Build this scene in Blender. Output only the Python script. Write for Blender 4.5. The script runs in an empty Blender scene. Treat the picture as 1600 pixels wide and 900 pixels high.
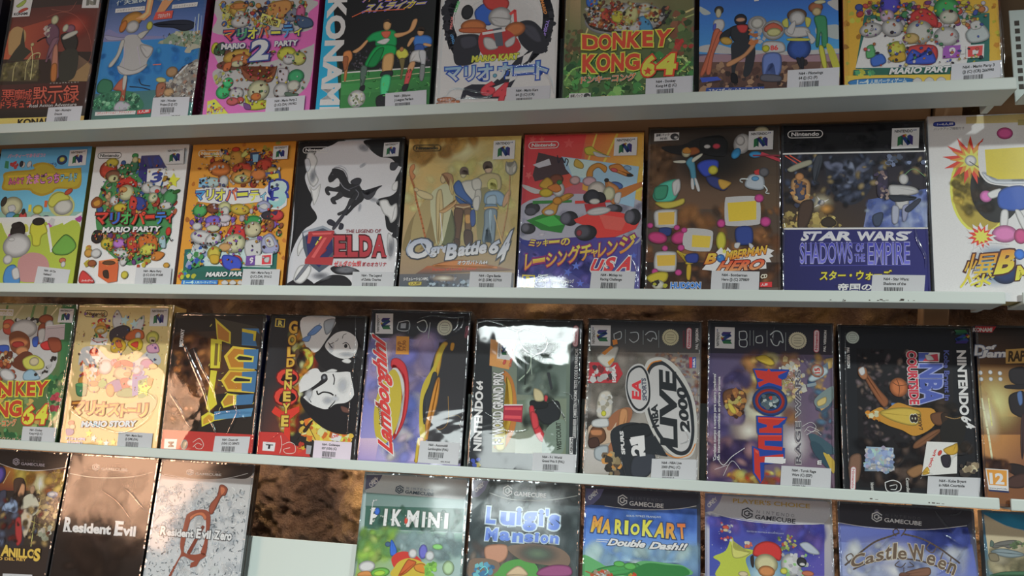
import bpy, bmesh, math, random
from mathutils import Vector, Matrix, noise
from mathutils.geometry import tessellate_polygon
PI = math.pi
C = bpy.context.scene.collection
scn = bpy.context.scene

# ---------------------------------------------------------------- camera, light, exposure
CAM_POS = Vector((0.44301, -0.81813, 0.14282))
YAW, PITCH, ROLL, FOCAL_PX = -0.218917, -0.168985, -0.0279644, 1253.437
cam_data = bpy.data.cameras.new('camera'); cam = bpy.data.objects.new('camera', cam_data); C.objects.link(cam)
fw = Vector((math.sin(YAW)*math.cos(PITCH), math.cos(YAW)*math.cos(PITCH), math.sin(PITCH)))
rt = Vector((math.cos(YAW), -math.sin(YAW), 0)); up = rt.cross(fw)
r2 = rt*math.cos(ROLL) + up*math.sin(ROLL); u2 = -rt*math.sin(ROLL) + up*math.cos(ROLL)
m = Matrix((r2, u2, -fw)).transposed().to_4x4(); m.translation = CAM_POS
cam.matrix_world = m
cam_data.sensor_fit = 'HORIZONTAL'; cam_data.sensor_width = 36; cam_data.lens = FOCAL_PX/1600*36
cam_data.clip_start = 0.02; cam_data.clip_end = 50
scn.camera = cam
scn.view_settings.view_transform = 'Standard'; scn.view_settings.look = 'None'
scn.view_settings.gamma = 1; scn.view_settings.use_curve_mapping = False
scn.view_settings.exposure = 0.0
try:
    scn.cycles.max_bounces = 6; scn.cycles.use_denoising = True; scn.cycles.transparent_max_bounces = 12
except Exception: pass

world = bpy.data.worlds.new('shop_ambient'); scn.world = world; world.use_nodes = True
wn = world.node_tree; bgn = wn.nodes['Background']
bgn.inputs[0].default_value = (0.97, 0.97, 1.0, 1); bgn.inputs[1].default_value = 0.11

def look(o, target):
    o.rotation_euler = (Vector(target) - o.location).to_track_quat('-Z', 'Y').to_euler()
def area(name, loc, target, sx, sy, power, col):
    d = bpy.data.lights.new(name, 'AREA'); d.shape = 'RECTANGLE'; d.size = sx; d.size_y = sy
    d.energy = power; d.color = col
    o = bpy.data.objects.new(name, d); C.objects.link(o); o.location = loc; look(o, target); return o
def spot(name, loc, target, power, deg, blend, r, col):
    d = bpy.data.lights.new(name, 'SPOT'); d.energy = power; d.spot_size = math.radians(deg); d.spot_blend = blend
    d.shadow_soft_size = r; d.color = col
    o = bpy.data.objects.new(name, d); C.objects.link(o); o.location = loc; look(o, target); return o
# a ceiling light panel of the shop behind the camera, a track spot aimed at the lower shelves, a warm lamp down the aisle
PANEL = (0.90, 1.0, 0.985)
for px, py, sx, sy, pw in ((-0.16, -1.76, 0.32, 0.34, 9), (-0.42, -3.12, 0.34, 0.55, 7), (-0.71, -2.80, 0.18, 0.60, 5)):
    pl = area('ceiling_panel_light', (px, py, 0.95), (px, py, 0), sx, sy, pw, PANEL); pl.rotation_euler = (0, 0, -0.21)
SPOT = (0.92, 1.0, 0.975)
spot('track_spot_light', (1.95, -1.70, 1.75), (0.60, 0.0, -0.62), 168, 29.5, 1.0, 0.05, SPOT)
spot('track_spot_light', (-0.08, -1.70, 1.75), (-0.10, 0.0, -0.62), 128, 29.5, 1.0, 0.05, SPOT)
area('warm_aisle_lamp', (-2.10, -2.23, 0.66), (-0.3, 0.03, -0.3), 0.55, 0.46, 13, (1.0, 0.56, 0.34))
area('ceiling_tube_light', (-0.05, -1.08, 2.05), (0.25, 0.0, 0.2), 0.60, 0.05, 2.5, PANEL)
# warm LED strips behind the shelves that wash the wall
for z, y, pw in ((0.178, 0.085, 0.055), (-0.022, 0.10, 0.30), (-0.232, 0.11, 2.2)):
    st = area('shelf_strip_light', (0.20, y, z), (0.20, 0.16, z-0.10), 1.9, 0.008, pw, (1.0, 0.84, 0.68))

# ---------------------------------------------------------------- materials
def srgb(h):
    out = []
    for i in (0, 2, 4):
        c = int(h[i:i+2], 16)/255
        out.append(c/12.92 if c <= 0.04045 else ((c+0.055)/1.055)**2.4)
    return tuple(out)
def new_mat(name):
    mt = bpy.data.materials.new(name); mt.use_nodes = True
    return mt, mt.node_tree.nodes, mt.node_tree.links, mt.node_tree.nodes['Principled BSDF']
def print_mat(name, rough, coat, coat_rough, wr_scale, wr_strength, fine):
    """Printed card: the colour of the print is a mesh attribute, over it a clear film whose creases come from world-space noise."""
    mt, n, l, p = new_mat(name)
    at = n.new('ShaderNodeAttribute'); at.attribute_name = 'Col'
    geo = n.new('ShaderNodeNewGeometry')
    grain = n.new('ShaderNodeTexNoise'); grain.inputs['Scale'].default_value = 900; grain.inputs['Detail'].default_value = 2
    l.new(geo.outputs['Position'], grain.inputs['Vector'])
    mr = n.new('ShaderNodeMapRange'); mr.inputs['To Min'].default_value = 1-fine; mr.inputs['To Max'].default_value = 1+fine
    l.new(grain.outputs['Fac'], mr.inputs['Value'])
    vm = n.new('ShaderNodeVectorMath'); vm.operation = 'SCALE'
    l.new(at.outputs['Color'], vm.inputs[0]); l.new(mr.outputs['Result'], vm.inputs['Scale'])
    l.new(vm.outputs['Vector'], p.inputs['Base Color'])
    if name != 'paper_label': l.new(at.outputs['Alpha'], p.inputs['Alpha'])
    p.inputs['Roughness'].default_value = rough
    p.inputs['Specular IOR Level'].default_value = 0.25
    p.inputs['Coat Weight'].default_value = coat; p.inputs['Coat Roughness'].default_value = coat_rough
    p.inputs['Coat IOR'].default_value = 1.5
    if wr_strength:
        n1 = n.new('ShaderNodeTexNoise'); n1.inputs['Scale'].default_value = wr_scale; n1.inputs['Detail'].default_value = 3
        n1.inputs['Roughness'].default_value = 0.45; n1.inputs['Distortion'].default_value = 0.6
        l.new(geo.outputs['Position'], n1.inputs['Vector'])
        v = n.new('ShaderNodeTexVoronoi'); v.feature = 'F1'; v.inputs['Scale'].default_value = wr_scale*1.7
        l.new(geo.outputs['Position'], v.inputs['Vector'])
        mx = n.new('ShaderNodeMath'); mx.operation = 'MULTIPLY_ADD'; mx.inputs[1].default_value = 0.45
        l.new(v.outputs['Distance'], mx.inputs[0]); l.new(n1.outputs['Fac'], mx.inputs[2])
        b = n.new('ShaderNodeBump'); b.inputs['Strength'].default_value = 1.0; b.inputs['Distance'].default_value = wr_strength
        l.new(mx.outputs['Value'], b.inputs['Height']); l.new(b.outputs['Normal'], p.inputs['Coat Normal'])
    return mt
MAT = {}
MAT['card'] = print_mat('glossy_printed_card', 0.45, 0.35, 0.22, 9, 0.0006, 0.08)
MAT['film'] = print_mat('film_wrapped_print', 0.5, 1.0, 0.035, 11, 0.0009, 0.08)
MAT['case'] = print_mat('insert_behind_clear_plastic', 0.5, 1.0, 0.07, 7, 0.0008, 0.08)
MAT['label'] = print_mat('paper_label', 0.6, 0.10, 0.4, 9, 0, 0.03)
def clear_film(name, col, ior, rough, base):
    mt, n, l, p = new_mat(name); n.remove(p)
    tr = n.new('ShaderNodeBsdfTransparent'); gl = n.new('ShaderNodeBsdfGlossy'); gl.inputs['Roughness'].default_value = rough
    gl.inputs['Color'].default_value = (*col, 1)
    lw = n.new('ShaderNodeFresnel'); lw.inputs['IOR'].default_value = ior
    ad = n.new('ShaderNodeMath'); ad.operation = 'ADD'; ad.inputs[1].default_value = base; ad.use_clamp = True
    nz = n.new('ShaderNodeTexNoise'); nz.inputs['Scale'].default_value = 60
    tc = n.new('ShaderNodeNewGeometry'); l.new(tc.outputs['Position'], nz.inputs['Vector'])
    bp = n.new('ShaderNodeBump'); bp.inputs['Distance'].default_value = 0.002; bp.inputs['Strength'].default_value = 0.6
    l.new(nz.outputs['Fac'], bp.inputs['Height']); l.new(bp.outputs['Normal'], gl.inputs['Normal'])
    mix = n.new('ShaderNodeMixShader')
    l.new(lw.outputs['Fac'], ad.inputs[0]); l.new(ad.outputs['Value'], mix.inputs['Fac'])
    l.new(tr.outputs['BSDF'], mix.inputs[1]); l.new(gl.outputs['BSDF'], mix.inputs[2])
    l.new(mix.outputs['Shader'], n['Material Output'].inputs['Surface'])
    return mt
MAT['sleeve'] = clear_film('clear_sleeve_film', (1, 1, 1), 1.5, 0.08, 0.06)
MAT['clearcase'] = clear_film('clear_case_plastic', (0.95, 0.98, 1), 1.5, 0.06, 0.10)
def plain_mat(name, col, rough, nscale=30, var=0.08, bump=0.0, coat=0.0, col2=None):
    mt, n, l, p = new_mat(name)
    tc = n.new('ShaderNodeNewGeometry')
    nz = n.new('ShaderNodeTexNoise'); nz.inputs['Scale'].default_value = nscale; nz.inputs['Detail'].default_value = 5
    l.new(tc.outputs['Position'], nz.inputs['Vector'])
    mx = n.new('ShaderNodeMix'); mx.data_type = 'RGBA'
    a = [max(0, c*(1-var)) for c in col]; b = col2 or [min(1, c*(1+var)) for c in col]
    mx.inputs[6].default_value = (*a, 1); mx.inputs[7].default_value = (*b, 1)
    l.new(nz.outputs['Fac'], mx.inputs[0]); l.new(mx.outputs[2], p.inputs['Base Color'])
    p.inputs['Roughness'].default_value = rough; p.inputs['Coat Weight'].default_value = coat; p.inputs['Coat Roughness'].default_value = 0.2
    if bump:
        bp = n.new('ShaderNodeBump'); bp.inputs['Distance'].default_value = bump; l.new(nz.outputs['Fac'], bp.inputs['Height'])
        l.new(bp.outputs['Normal'], p.inputs['Normal'])
    return mt
MAT['white_metal'] = plain_mat('white_powder_coat', (0.72, 0.80, 0.75), 0.42, 12, 0.04, 0.0002, 0.0)
MAT['wood'] = plain_mat('brown_board', srgb('7a5a3c'), 0.6, 18, 0.25, 0.0005)
MAT['post'] = plain_mat('tan_wood', srgb('7c6044'), 0.6, 25, 0.2, 0.0005)
MAT['slot'] = plain_mat('slot_shadow_metal', srgb('4a4038'), 0.6)
MAT['scuff'] = plain_mat('chipped_paint_metal', srgb('5a5048'), 0.7)
def rock_mat():
    mt, n, l, p = new_mat('rough_brown_rock')
    g = n.new('ShaderNodeNewGeometry')
    a = n.new('ShaderNodeTexNoise'); a.inputs['Scale'].default_value = 9; a.inputs['Detail'].default_value = 9; a.inputs['Roughness'].default_value = 0.65
    b = n.new('ShaderNodeTexNoise'); b.inputs['Scale'].default_value = 190; b.inputs['Detail'].default_value = 6; b.inputs['Roughness'].default_value = 0.7
    l.new(g.outputs['Position'], a.inputs['Vector']); l.new(g.outputs['Position'], b.inputs['Vector'])
    r = n.new('ShaderNodeValToRGB'); e = r.color_ramp.elements
    e[0].position = 0.36; e[0].color = (*srgb('5d4436'), 1); e[1].position = 0.64; e[1].color = (*srgb('c59a62'), 1)
    k = r.color_ramp.elements.new(0.5); k.color = (*srgb('8f6c52'), 1)
    l.new(a.outputs['Fac'], r.inputs['Fac']); l.new(r.outputs['Color'], p.inputs['Base Color'])
    p.inputs['Roughness'].default_value = 0.85
    bp = n.new('ShaderNodeBump'); bp.inputs['Distance'].default_value = 0.014; l.new(b.outputs['Fac'], bp.inputs['Height'])
    l.new(bp.outputs['Normal'], p.inputs['Normal'])
    return mt
MAT['rock'] = rock_mat()

# ---------------------------------------------------------------- mesh helpers
def obj(name, bm, mat, parent=None, smooth=False):
    me = bpy.data.meshes.new(name); bm.normal_update(); bm.to_mesh(me); bm.free()
    if smooth: me.shade_smooth()
    o = bpy.data.objects.new(name, me); C.objects.link(o)
    for q in (mat if isinstance(mat, (list, tuple)) else [mat]): me.materials.append(q)
    if parent is not None: o.parent = parent
    return o
def tag(o, label=None, cat=None, group=None, kind=None):
    for k, v in (('label', label), ('category', cat), ('group', group), ('kind', kind)):
        if v: o[k] = v
    return o
def bx(bm, x0, x1, y0, y1, z0, z1, bevel=0.0):
    r = bmesh.ops.create_cube(bm, size=1.0); vs = r['verts']
    for v in vs:
        v.co = Vector(((x0+x1)/2 + v.co.x*(x1-x0), (y0+y1)/2 + v.co.y*(y1-y0), (z0+z1)/2 + v.co.z*(z1-z0)))
    if bevel:
        es = list({e for v in vs for e in v.link_edges})
        bmesh.ops.bevel(bm, geom=es, offset=bevel, segments=2, affect='EDGES', profile=0.6)

# ---------------------------------------------------------------- the setting: rock wall behind the shelving
def rock_wall():
    bm = bmesh.new(); nx, nz = 640, 370; x0, x1, z0, z1 = -0.95, 1.45, -0.78, 0.60
    vs = []
    for j in range(nz+1):
        for i in range(nx+1):
            x = x0+(x1-x0)*i/nx; z = z0+(z1-z0)*j/nz
            p = Vector((x*5, 3.1, z*5))
            d = noise.fractal(p, 0.9, 2.1, 4)*0.030 + abs(noise.noise(p*1.9))*0.040 - abs(noise.noise(p*3.4))*0.026 - abs(noise.noise(p*6.1))*0.010 - abs(noise.noise(p*10))*0.012 + noise.noise(p*21)*0.005 + noise.noise(p*38)*0.0022
            vs.append(bm.verts.new((x, 0.160 + d, z)))
    for j in range(nz):
        for i in range(nx):
            a = j*(nx+1)+i
            bm.faces.new((vs[a], vs[a+1], vs[a+nx+2], vs[a+nx+1]))
    o = obj('wall_back', bm, MAT['rock'], None, True); tag(o, kind='structure'); return o
rock_wall()
bm = bmesh.new(); bx(bm, -1.0, 0.688, 0.106, 0.118, 0.128, 0.56, 0.002)
tag(obj('wall_panel', bm, MAT['wood']), kind='structure')
def post(name, x0, x1, y0, y1, z0, z1, hole=None):
    bm = bmesh.new(); bx(bm, x0, x1, y0, y1, z0, z1, 0.0015)
    tag(obj(name, bm, MAT['post']), kind='structure')
post('trim_1', 0.690, 0.716, 0.100, 0.122, -0.75, 0.60)
post('trim_2', 0.742, 0.790, 0.108, 0.124, -0.03, 0.60)

# ---------------------------------------------------------------- white metal display shelves: tilted base, front lip, low slanted back
ROWS = {1: (0.00366, 0.19214, 0.35162, -0.00850, 0.00458), 2: (-0.00015, 0.00000, 0.34697, -0.00850, 0), 3: (0.02226, -0.21202, 0.36468, -0.00850, 0), 4: (0.00760, -0.37050, 0.41997, -0.05230, 0)}   # row: y, z of the foot of the covers, lean, lowest point of the boxes along the lean
def row_frame(r, x, lean=None, roll=0.0, rise=0.0):
    y, z, a, sb, tilt = ROWS[r]
    b = Vector((x, y, z)) + Vector((0, math.sin(a), math.cos(a)))*(sb + tilt*(x-0.3) + rise)
    a = a if lean is None else lean
    S0 = Vector((0, math.sin(a), math.cos(a))); N = Vector((0, -math.cos(a), math.sin(a))); U0 = Vector((1, 0, 0))
    U = U0*math.cos(roll)+S0*math.sin(roll); S = -U0*math.sin(roll)+S0*math.cos(roll)
    M = Matrix((U, -N, S)).transposed().to_4x4(); M.translation = b      # local x along, local y into the shelf, local z up the lean
    return M
def shelf(r, x0, x1, depth, lip, back, label, slots=None, chips=()):
    roll = math.asin(ROWS[r][4])
    root = bpy.data.objects.new('display_shelf', None); C.objects.link(root)
    root.matrix_world = row_frame(r, x0, None, roll)
    tag(root, label, 'shelf', 'white display shelves')
    L = x1-x0; t = 0.0016
    bm = bmesh.new(); bx(bm, 0, L, -0.0045, depth+t, -0.0030, -0.0006, 0.0005); obj('shelf_base', bm, MAT['white_metal'], root)
    bm = bmesh.new(); bx(bm, 0, L, -0.0062, -0.0032, -0.0034, lip, 0.0011); lp = obj('front_lip', bm, MAT['white_metal'], root)
    bm = bmesh.new(); bx(bm, 0, L, depth, depth+t, -0.003, back, 0.0006); bk = obj('back_panel', bm, MAT['white_metal'], root)
    bm = bmesh.new()
    for x in ((0.02, L*0.5, L-0.012) if L > 0.6 else (0.04,)):          # wall brackets behind the back panel
        vs = [bm.verts.new(c) for c in ((x, depth+t, 0.010 if x < L-0.1 else -0.003), (x, depth+t, back*0.9), (x, depth+0.035, back*0.9), (x, depth+0.02, 0.010 if x < L-0.1 else -0.003))]
        f = bm.faces.new(vs); g = bmesh.ops.extrude_face_region(bm, geom=[f])
        for v in g['geom']:
            if isinstance(v, bmesh.types.BMVert): v.co.x += 0.006
    obj('bracket', bm, MAT['white_metal'], root)
    if slots:
        bm = bmesh.new()
        for k in range(slots):
            z = 0.012 + k*(back-0.02)/slots; bx(bm, 0.004, 0.008, depth-0.0004, depth+0.0001, z, z+(back-0.02)/slots*0.6)
        obj('slot_row', bm, MAT['slot'], bk)
    if chips:
        bm = bmesh.new(); rnd = random.Random(5)
        for cx, cz, n in chips:
            for k in range(n):
                x = cx-x0+rnd.uniform(-.008, .008); z = cz+rnd.uniform(-.0006, .0006); w = rnd.uniform(.0006, .003)
                bx(bm, x, x+w, -0.0064, -0.0061, z, z+rnd.uniform(.0004, .0011))
        obj('paint_chip', bm, MAT['scuff'], lp)
    return root
shelf(1, -0.62, 0.7281, 0.031, 0.0082, 0.092, 'topmost white metal shelf, its grey underside showing')
shelf(2, -0.62, 0.7305, 0.031, 0.0080, 0.092, 'white metal shelf second from the top with chipped paint near its right end', chips=((0.62, -0.0015, 6), (0.645, -0.0012, 6), (0.585, -.002, 4)))
shelf(3, -0.62, 0.7475, 0.031, 0.0080, 0.092, 'white metal shelf third from the top, above the rows of slim plastic cases', chips=((0.625, -0.0010, 3), (0.69, -0.0008, 5)))
shelf(4, -0.62, 0.7440, 0.0165, 0.0080, 0.1017, 'lowest white metal shelf, its bare back panel showing in the gap')
shelf(1, 0.7395, 1.0, 0.031, 0.0082, 0.092, 'short white shelf with a slotted edge at the top right corner', slots=9)
shelf(2, 0.7450, 1.0, 0.031, 0.0080, 0.092, 'white shelf end under the boxed game with the orange bomb letters')
shelf(3, 0.7575, 1.0, 0.031, 0.0080, 0.092, 'white shelf end beneath the case with the orange 12 rating')
shelf(4, 0.7480, 1.0, 0.0165, 0.0080, 0.1017, 'lowest white shelf under the teal-topped case')

# ---------------------------------------------------------------- print: flat inks laid on a cover, millimetres from its lower left corner
_glyphs = {}
def glyphs(text, fat, slant=0.0):
    """Outline of a word as (verts, faces), scaled to a unit box."""
    k = (text, fat, slant)
    if k not in _glyphs:
        cu = bpy.data.curves.new('word', 'FONT'); cu.body = text; cu.size = 1.0; cu.offset = fat; cu.resolution_u = 3; cu.shear = slant
        cu.fill_mode = 'FRONT'
        o = bpy.data.objects.new('word', cu)
        me = bpy.data.meshes.new_from_object(o)
        vs = [v.co.copy() for v in me.vertices]; fs = [tuple(p.vertices) for p in me.polygons]
        bpy.data.objects.remove(o); bpy.data.curves.remove(cu); bpy.data.meshes.remove(me)
        if not vs: vs = [Vector((0, 0, 0))]
        f0 = min(v.x for v in vs); f1 = max(v.x for v in vs); g0 = min(v.y for v in vs); g1 = max(v.y for v in vs)
        _glyphs[k] = (vs, fs, (f0, f1, g0, g1))
    return _glyphs[k]
def clip(pts, w, h):
    for ax, lim, s in ((0, 0.0, 1), (0, w, -1), (1, 0.0, 1), (1, h, -1)):
        out = []
        for i in range(len(pts)):
            a, b = pts[i-1], pts[i]; ia = (a[ax]-lim)*s >= 0; ib = (b[ax]-lim)*s >= 0
            if ia != ib:
                t = (lim-a[ax])/(b[ax]-a[ax]); out.append((a[0]+(b[0]-a[0])*t, a[1]+(b[1]-a[1])*t))
            if ib: out.append(b)
        pts = out
        if len(pts) < 3: return []
    return pts
def catmull(p, closed=True, n=5):
    out = []; L = len(p)
    for i in range(L if closed else L-1):
        g = (lambda k: p[k % L]) if closed else (lambda k: p[max(0, min(L-1, k))])
        a, b, c, d = g(i-1), g(i), g(i+1), g(i+2)
        for k in range(n):
            t = k/n
            out.append(tuple(0.5*(2*b[q]+(c[q]-a[q])*t+(2*a[q]-5*b[q]+4*c[q]-d[q])*t*t+(3*b[q]-a[q]-3*c[q]+d[q])*t**3) for q in (0, 1)))
    if not closed: out.append(p[-1])
    return out
class Sheet:
    """One printed part: coloured polygons in layers a hair apart."""
    def __init__(s, w, h, lift): s.w, s.h, s.z = w, h, lift; s.v = []; s.f = []; s.c = []
    def layer(s): s.z += 0.004
    def poly(s, pts, col, cols=None):
        if cols is None:
            pts = clip(pts, s.w, s.h)
            if len(pts) < 3: return
        b = len(s.v); s.v += [(x, y, s.z) for x, y in pts]; s.f.append(tuple(range(b, b+len(pts)))); s.c.append(cols or [col]*len(pts))
    def ell(s, cx, cy, rx, ry, rot, c0, c1=None, dens=1.0, model=True):
        n = 10 if max(rx, ry) < 1.5 else 18 if max(rx, ry) < 8 else 30
        ca, sa = math.cos(rot), math.sin(rot); P = []
        for k in range(n):
            a = 2*PI*k/n; x, y = rx*math.cos(a), ry*math.sin(a); P.append((cx+x*ca-y*sa, cy+x*sa+y*ca))
        if c1 is None:
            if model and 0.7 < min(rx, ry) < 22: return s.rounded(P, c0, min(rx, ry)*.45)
            return s.poly(P, c0)
        ring = (0.0, .3, .6, .8, 1.0); fade = (1.0, .82, .45, .18, 0.0)        # a soft-edged ink that thins out to nothing
        for i0 in range(4):
            r0, r1 = ring[i0], ring[i0+1]
            m0 = [c0[q]+(c1[q]-c0[q])*r0 for q in range(3)]+[fade[i0]*dens]; m1 = [c0[q]+(c1[q]-c0[q])*r1 for q in range(3)]+[fade[i0+1]*dens]
            for k in range(n):
                a, b = P[k], P[(k+1) % n]
                q = [(cx+(a[0]-cx)*r0, cy+(a[1]-cy)*r0), (cx+(a[0]-cx)*r1, cy+(a[1]-cy)*r1), (cx+(b[0]-cx)*r1, cy+(b[1]-cy)*r1), (cx+(b[0]-cx)*r0, cy+(b[1]-cy)*r0)]
                cc = [m0, m1, m1, m0]
                if r0 == 0: q = q[:3]; cc = cc[:3]
                if all(0 <= x <= s.w and 0 <= y <= s.h for x, y in q): s.poly(q, None, cc)
                else: s.poly(q, [(m0[i]+m1[i])/2 for i in range(4)])
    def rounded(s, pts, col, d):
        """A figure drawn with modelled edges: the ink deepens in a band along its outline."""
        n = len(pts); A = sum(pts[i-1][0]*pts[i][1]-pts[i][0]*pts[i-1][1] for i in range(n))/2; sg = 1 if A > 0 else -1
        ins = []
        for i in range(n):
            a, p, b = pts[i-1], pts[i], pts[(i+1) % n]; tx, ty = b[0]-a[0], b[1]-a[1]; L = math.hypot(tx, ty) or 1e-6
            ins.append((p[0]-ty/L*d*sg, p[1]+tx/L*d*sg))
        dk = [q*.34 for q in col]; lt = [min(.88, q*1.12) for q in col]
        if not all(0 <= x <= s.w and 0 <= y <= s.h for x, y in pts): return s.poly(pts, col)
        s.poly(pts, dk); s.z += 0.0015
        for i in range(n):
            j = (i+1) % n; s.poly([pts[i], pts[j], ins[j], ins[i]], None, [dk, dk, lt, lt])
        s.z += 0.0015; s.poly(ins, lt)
    def grad(s, q, c4, n=8):
        tl, tr, br, bl = q
        def mixp(u, v): return tuple((tl[i]*(1-u)+tr[i]*u)*(1-v)+(bl[i]*(1-u)+br[i]*u)*v for i in (0, 1))
        def mixc(u, v): return tuple((c4[0][i]*(1-u)+c4[1][i]*u)*(1-v)+(c4[3][i]*(1-u)+c4[2][i]*u)*v for i in (0, 1, 2))
        for i in range(n):
            for j in range(n):
                uv = [(i/n, j/n), ((i+1)/n, j/n), ((i+1)/n, (j+1)/n), (i/n, (j+1)/n)]
                P = [mixp(*a) for a in uv]; K = [mixc(*a) for a in uv]
                if all(-1e-6 <= x <= s.w+1e-6 and -1e-6 <= y <= s.h+1e-6 for x, y in P): s.poly(P[::-1], None, K[::-1])
                else: s.poly(P[::-1], mixc((i+.5)/n, (j+.5)/n))
    def stroke(s, pts, w, col):
        for i in range(len(pts)-1):
            (x0, y0), (x1, y1) = pts[i], pts[i+1]; L = math.hypot(x1-x0, y1-y0) or 1e-6
            dx, dy = (x1-x0)/L*w/2, (y1-y0)/L*w/2
            s.poly([(x0-dy-dx*.4, y0+dx-dy*.4), (x0+dy-dx*.4, y0-dx-dy*.4), (x1+dy+dx*.4, y1-dx+dy*.4), (x1-dy+dx*.4, y1+dx+dy*.4)], col)
    def word(s, text, col, p0, p1, p2, fat=0.0, out=None, ow=0.0, slant=0.0, col2=None):
        """Set text so that its box fills the parallelogram p0 (lower left), p1 (lower right), p2 (upper left)."""
        _, _, (f0, f1, g0, g1) = glyphs(text, fat, slant)
        ex = ((p1[0]-p0[0])/(f1-f0+1e-9), (p1[1]-p0[1])/(f1-f0+1e-9)); ey = ((p2[0]-p0[0])/(g1-g0+1e-9), (p2[1]-p0[1])/(g1-g0+1e-9))
        for c, ft in (((out, fat+ow), (col, fat)) if out else ((col, fat),)):
            vs, fs, _b = glyphs(text, ft, slant); s.layer(); b = len(s.v)
            for v in vs:
                x, y = v.x-f0, v.y-g0
                s.v.append((p0[0]+ex[0]*x+ey[0]*y, p0[1]+ex[1]*x+ey[1]*y, s.z))
            for f in fs:
                s.f.append(tuple(b+i for i in f))
                if col2 and ft == fat:
                    t = [min(1, max(0, (vs[i].y-g0)/(g1-g0+1e-9))) for i in f]; s.c.append([tuple(col2[q]*(1-k)+col[q]*k for q in range(3)) for k in t])
                else: s.c.append([c]*len(f))
    def build(s, name, mat, parent):
        me = bpy.data.meshes.new(name)
        me.from_pydata([(x*.001, -z*.001, y*.001) for x, y, z in s.v], [], s.f)
        at = me.color_attributes.new('Col', 'FLOAT_COLOR', 'CORNER'); k = 0; buf = []
        for cs in s.c:
            for c in cs: buf += [c[0], c[1], c[2], c[3] if len(c) > 3 else 1.0]
        at.data.foreach_set('color', buf)
        me.materials.append(mat)
        # every ink faces the shopper
        flip = [p.index for p in me.polygons if p.normal.y > 0]
        if flip:
            b = bmesh.new(); b.from_mesh(me); b.faces.ensure_lookup_table()
            bmesh.ops.reverse_faces(b, faces=[b.faces[i] for i in flip]); b.to_mesh(me); b.free()
        o = bpy.data.objects.new(name, me); C.objects.link(o); o.parent = parent
        return o
def rgb(t):
    return tuple(c/12.92 if c <= 0.04045 else ((c+0.055)/1.055)**2.4 for c in (int(q)/255 for q in t.split(',')))
def pt(t): return tuple(float(q)*.1 for q in t.split(','))
BLUE, GREEN, RED, YEL = srgb('24408c'), srgb('2a7a48'), srgb('b02c28'), srgb('c8a43c')
INK = srgb('1c1c20'); PAPER = srgb('eef0f4')

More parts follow.
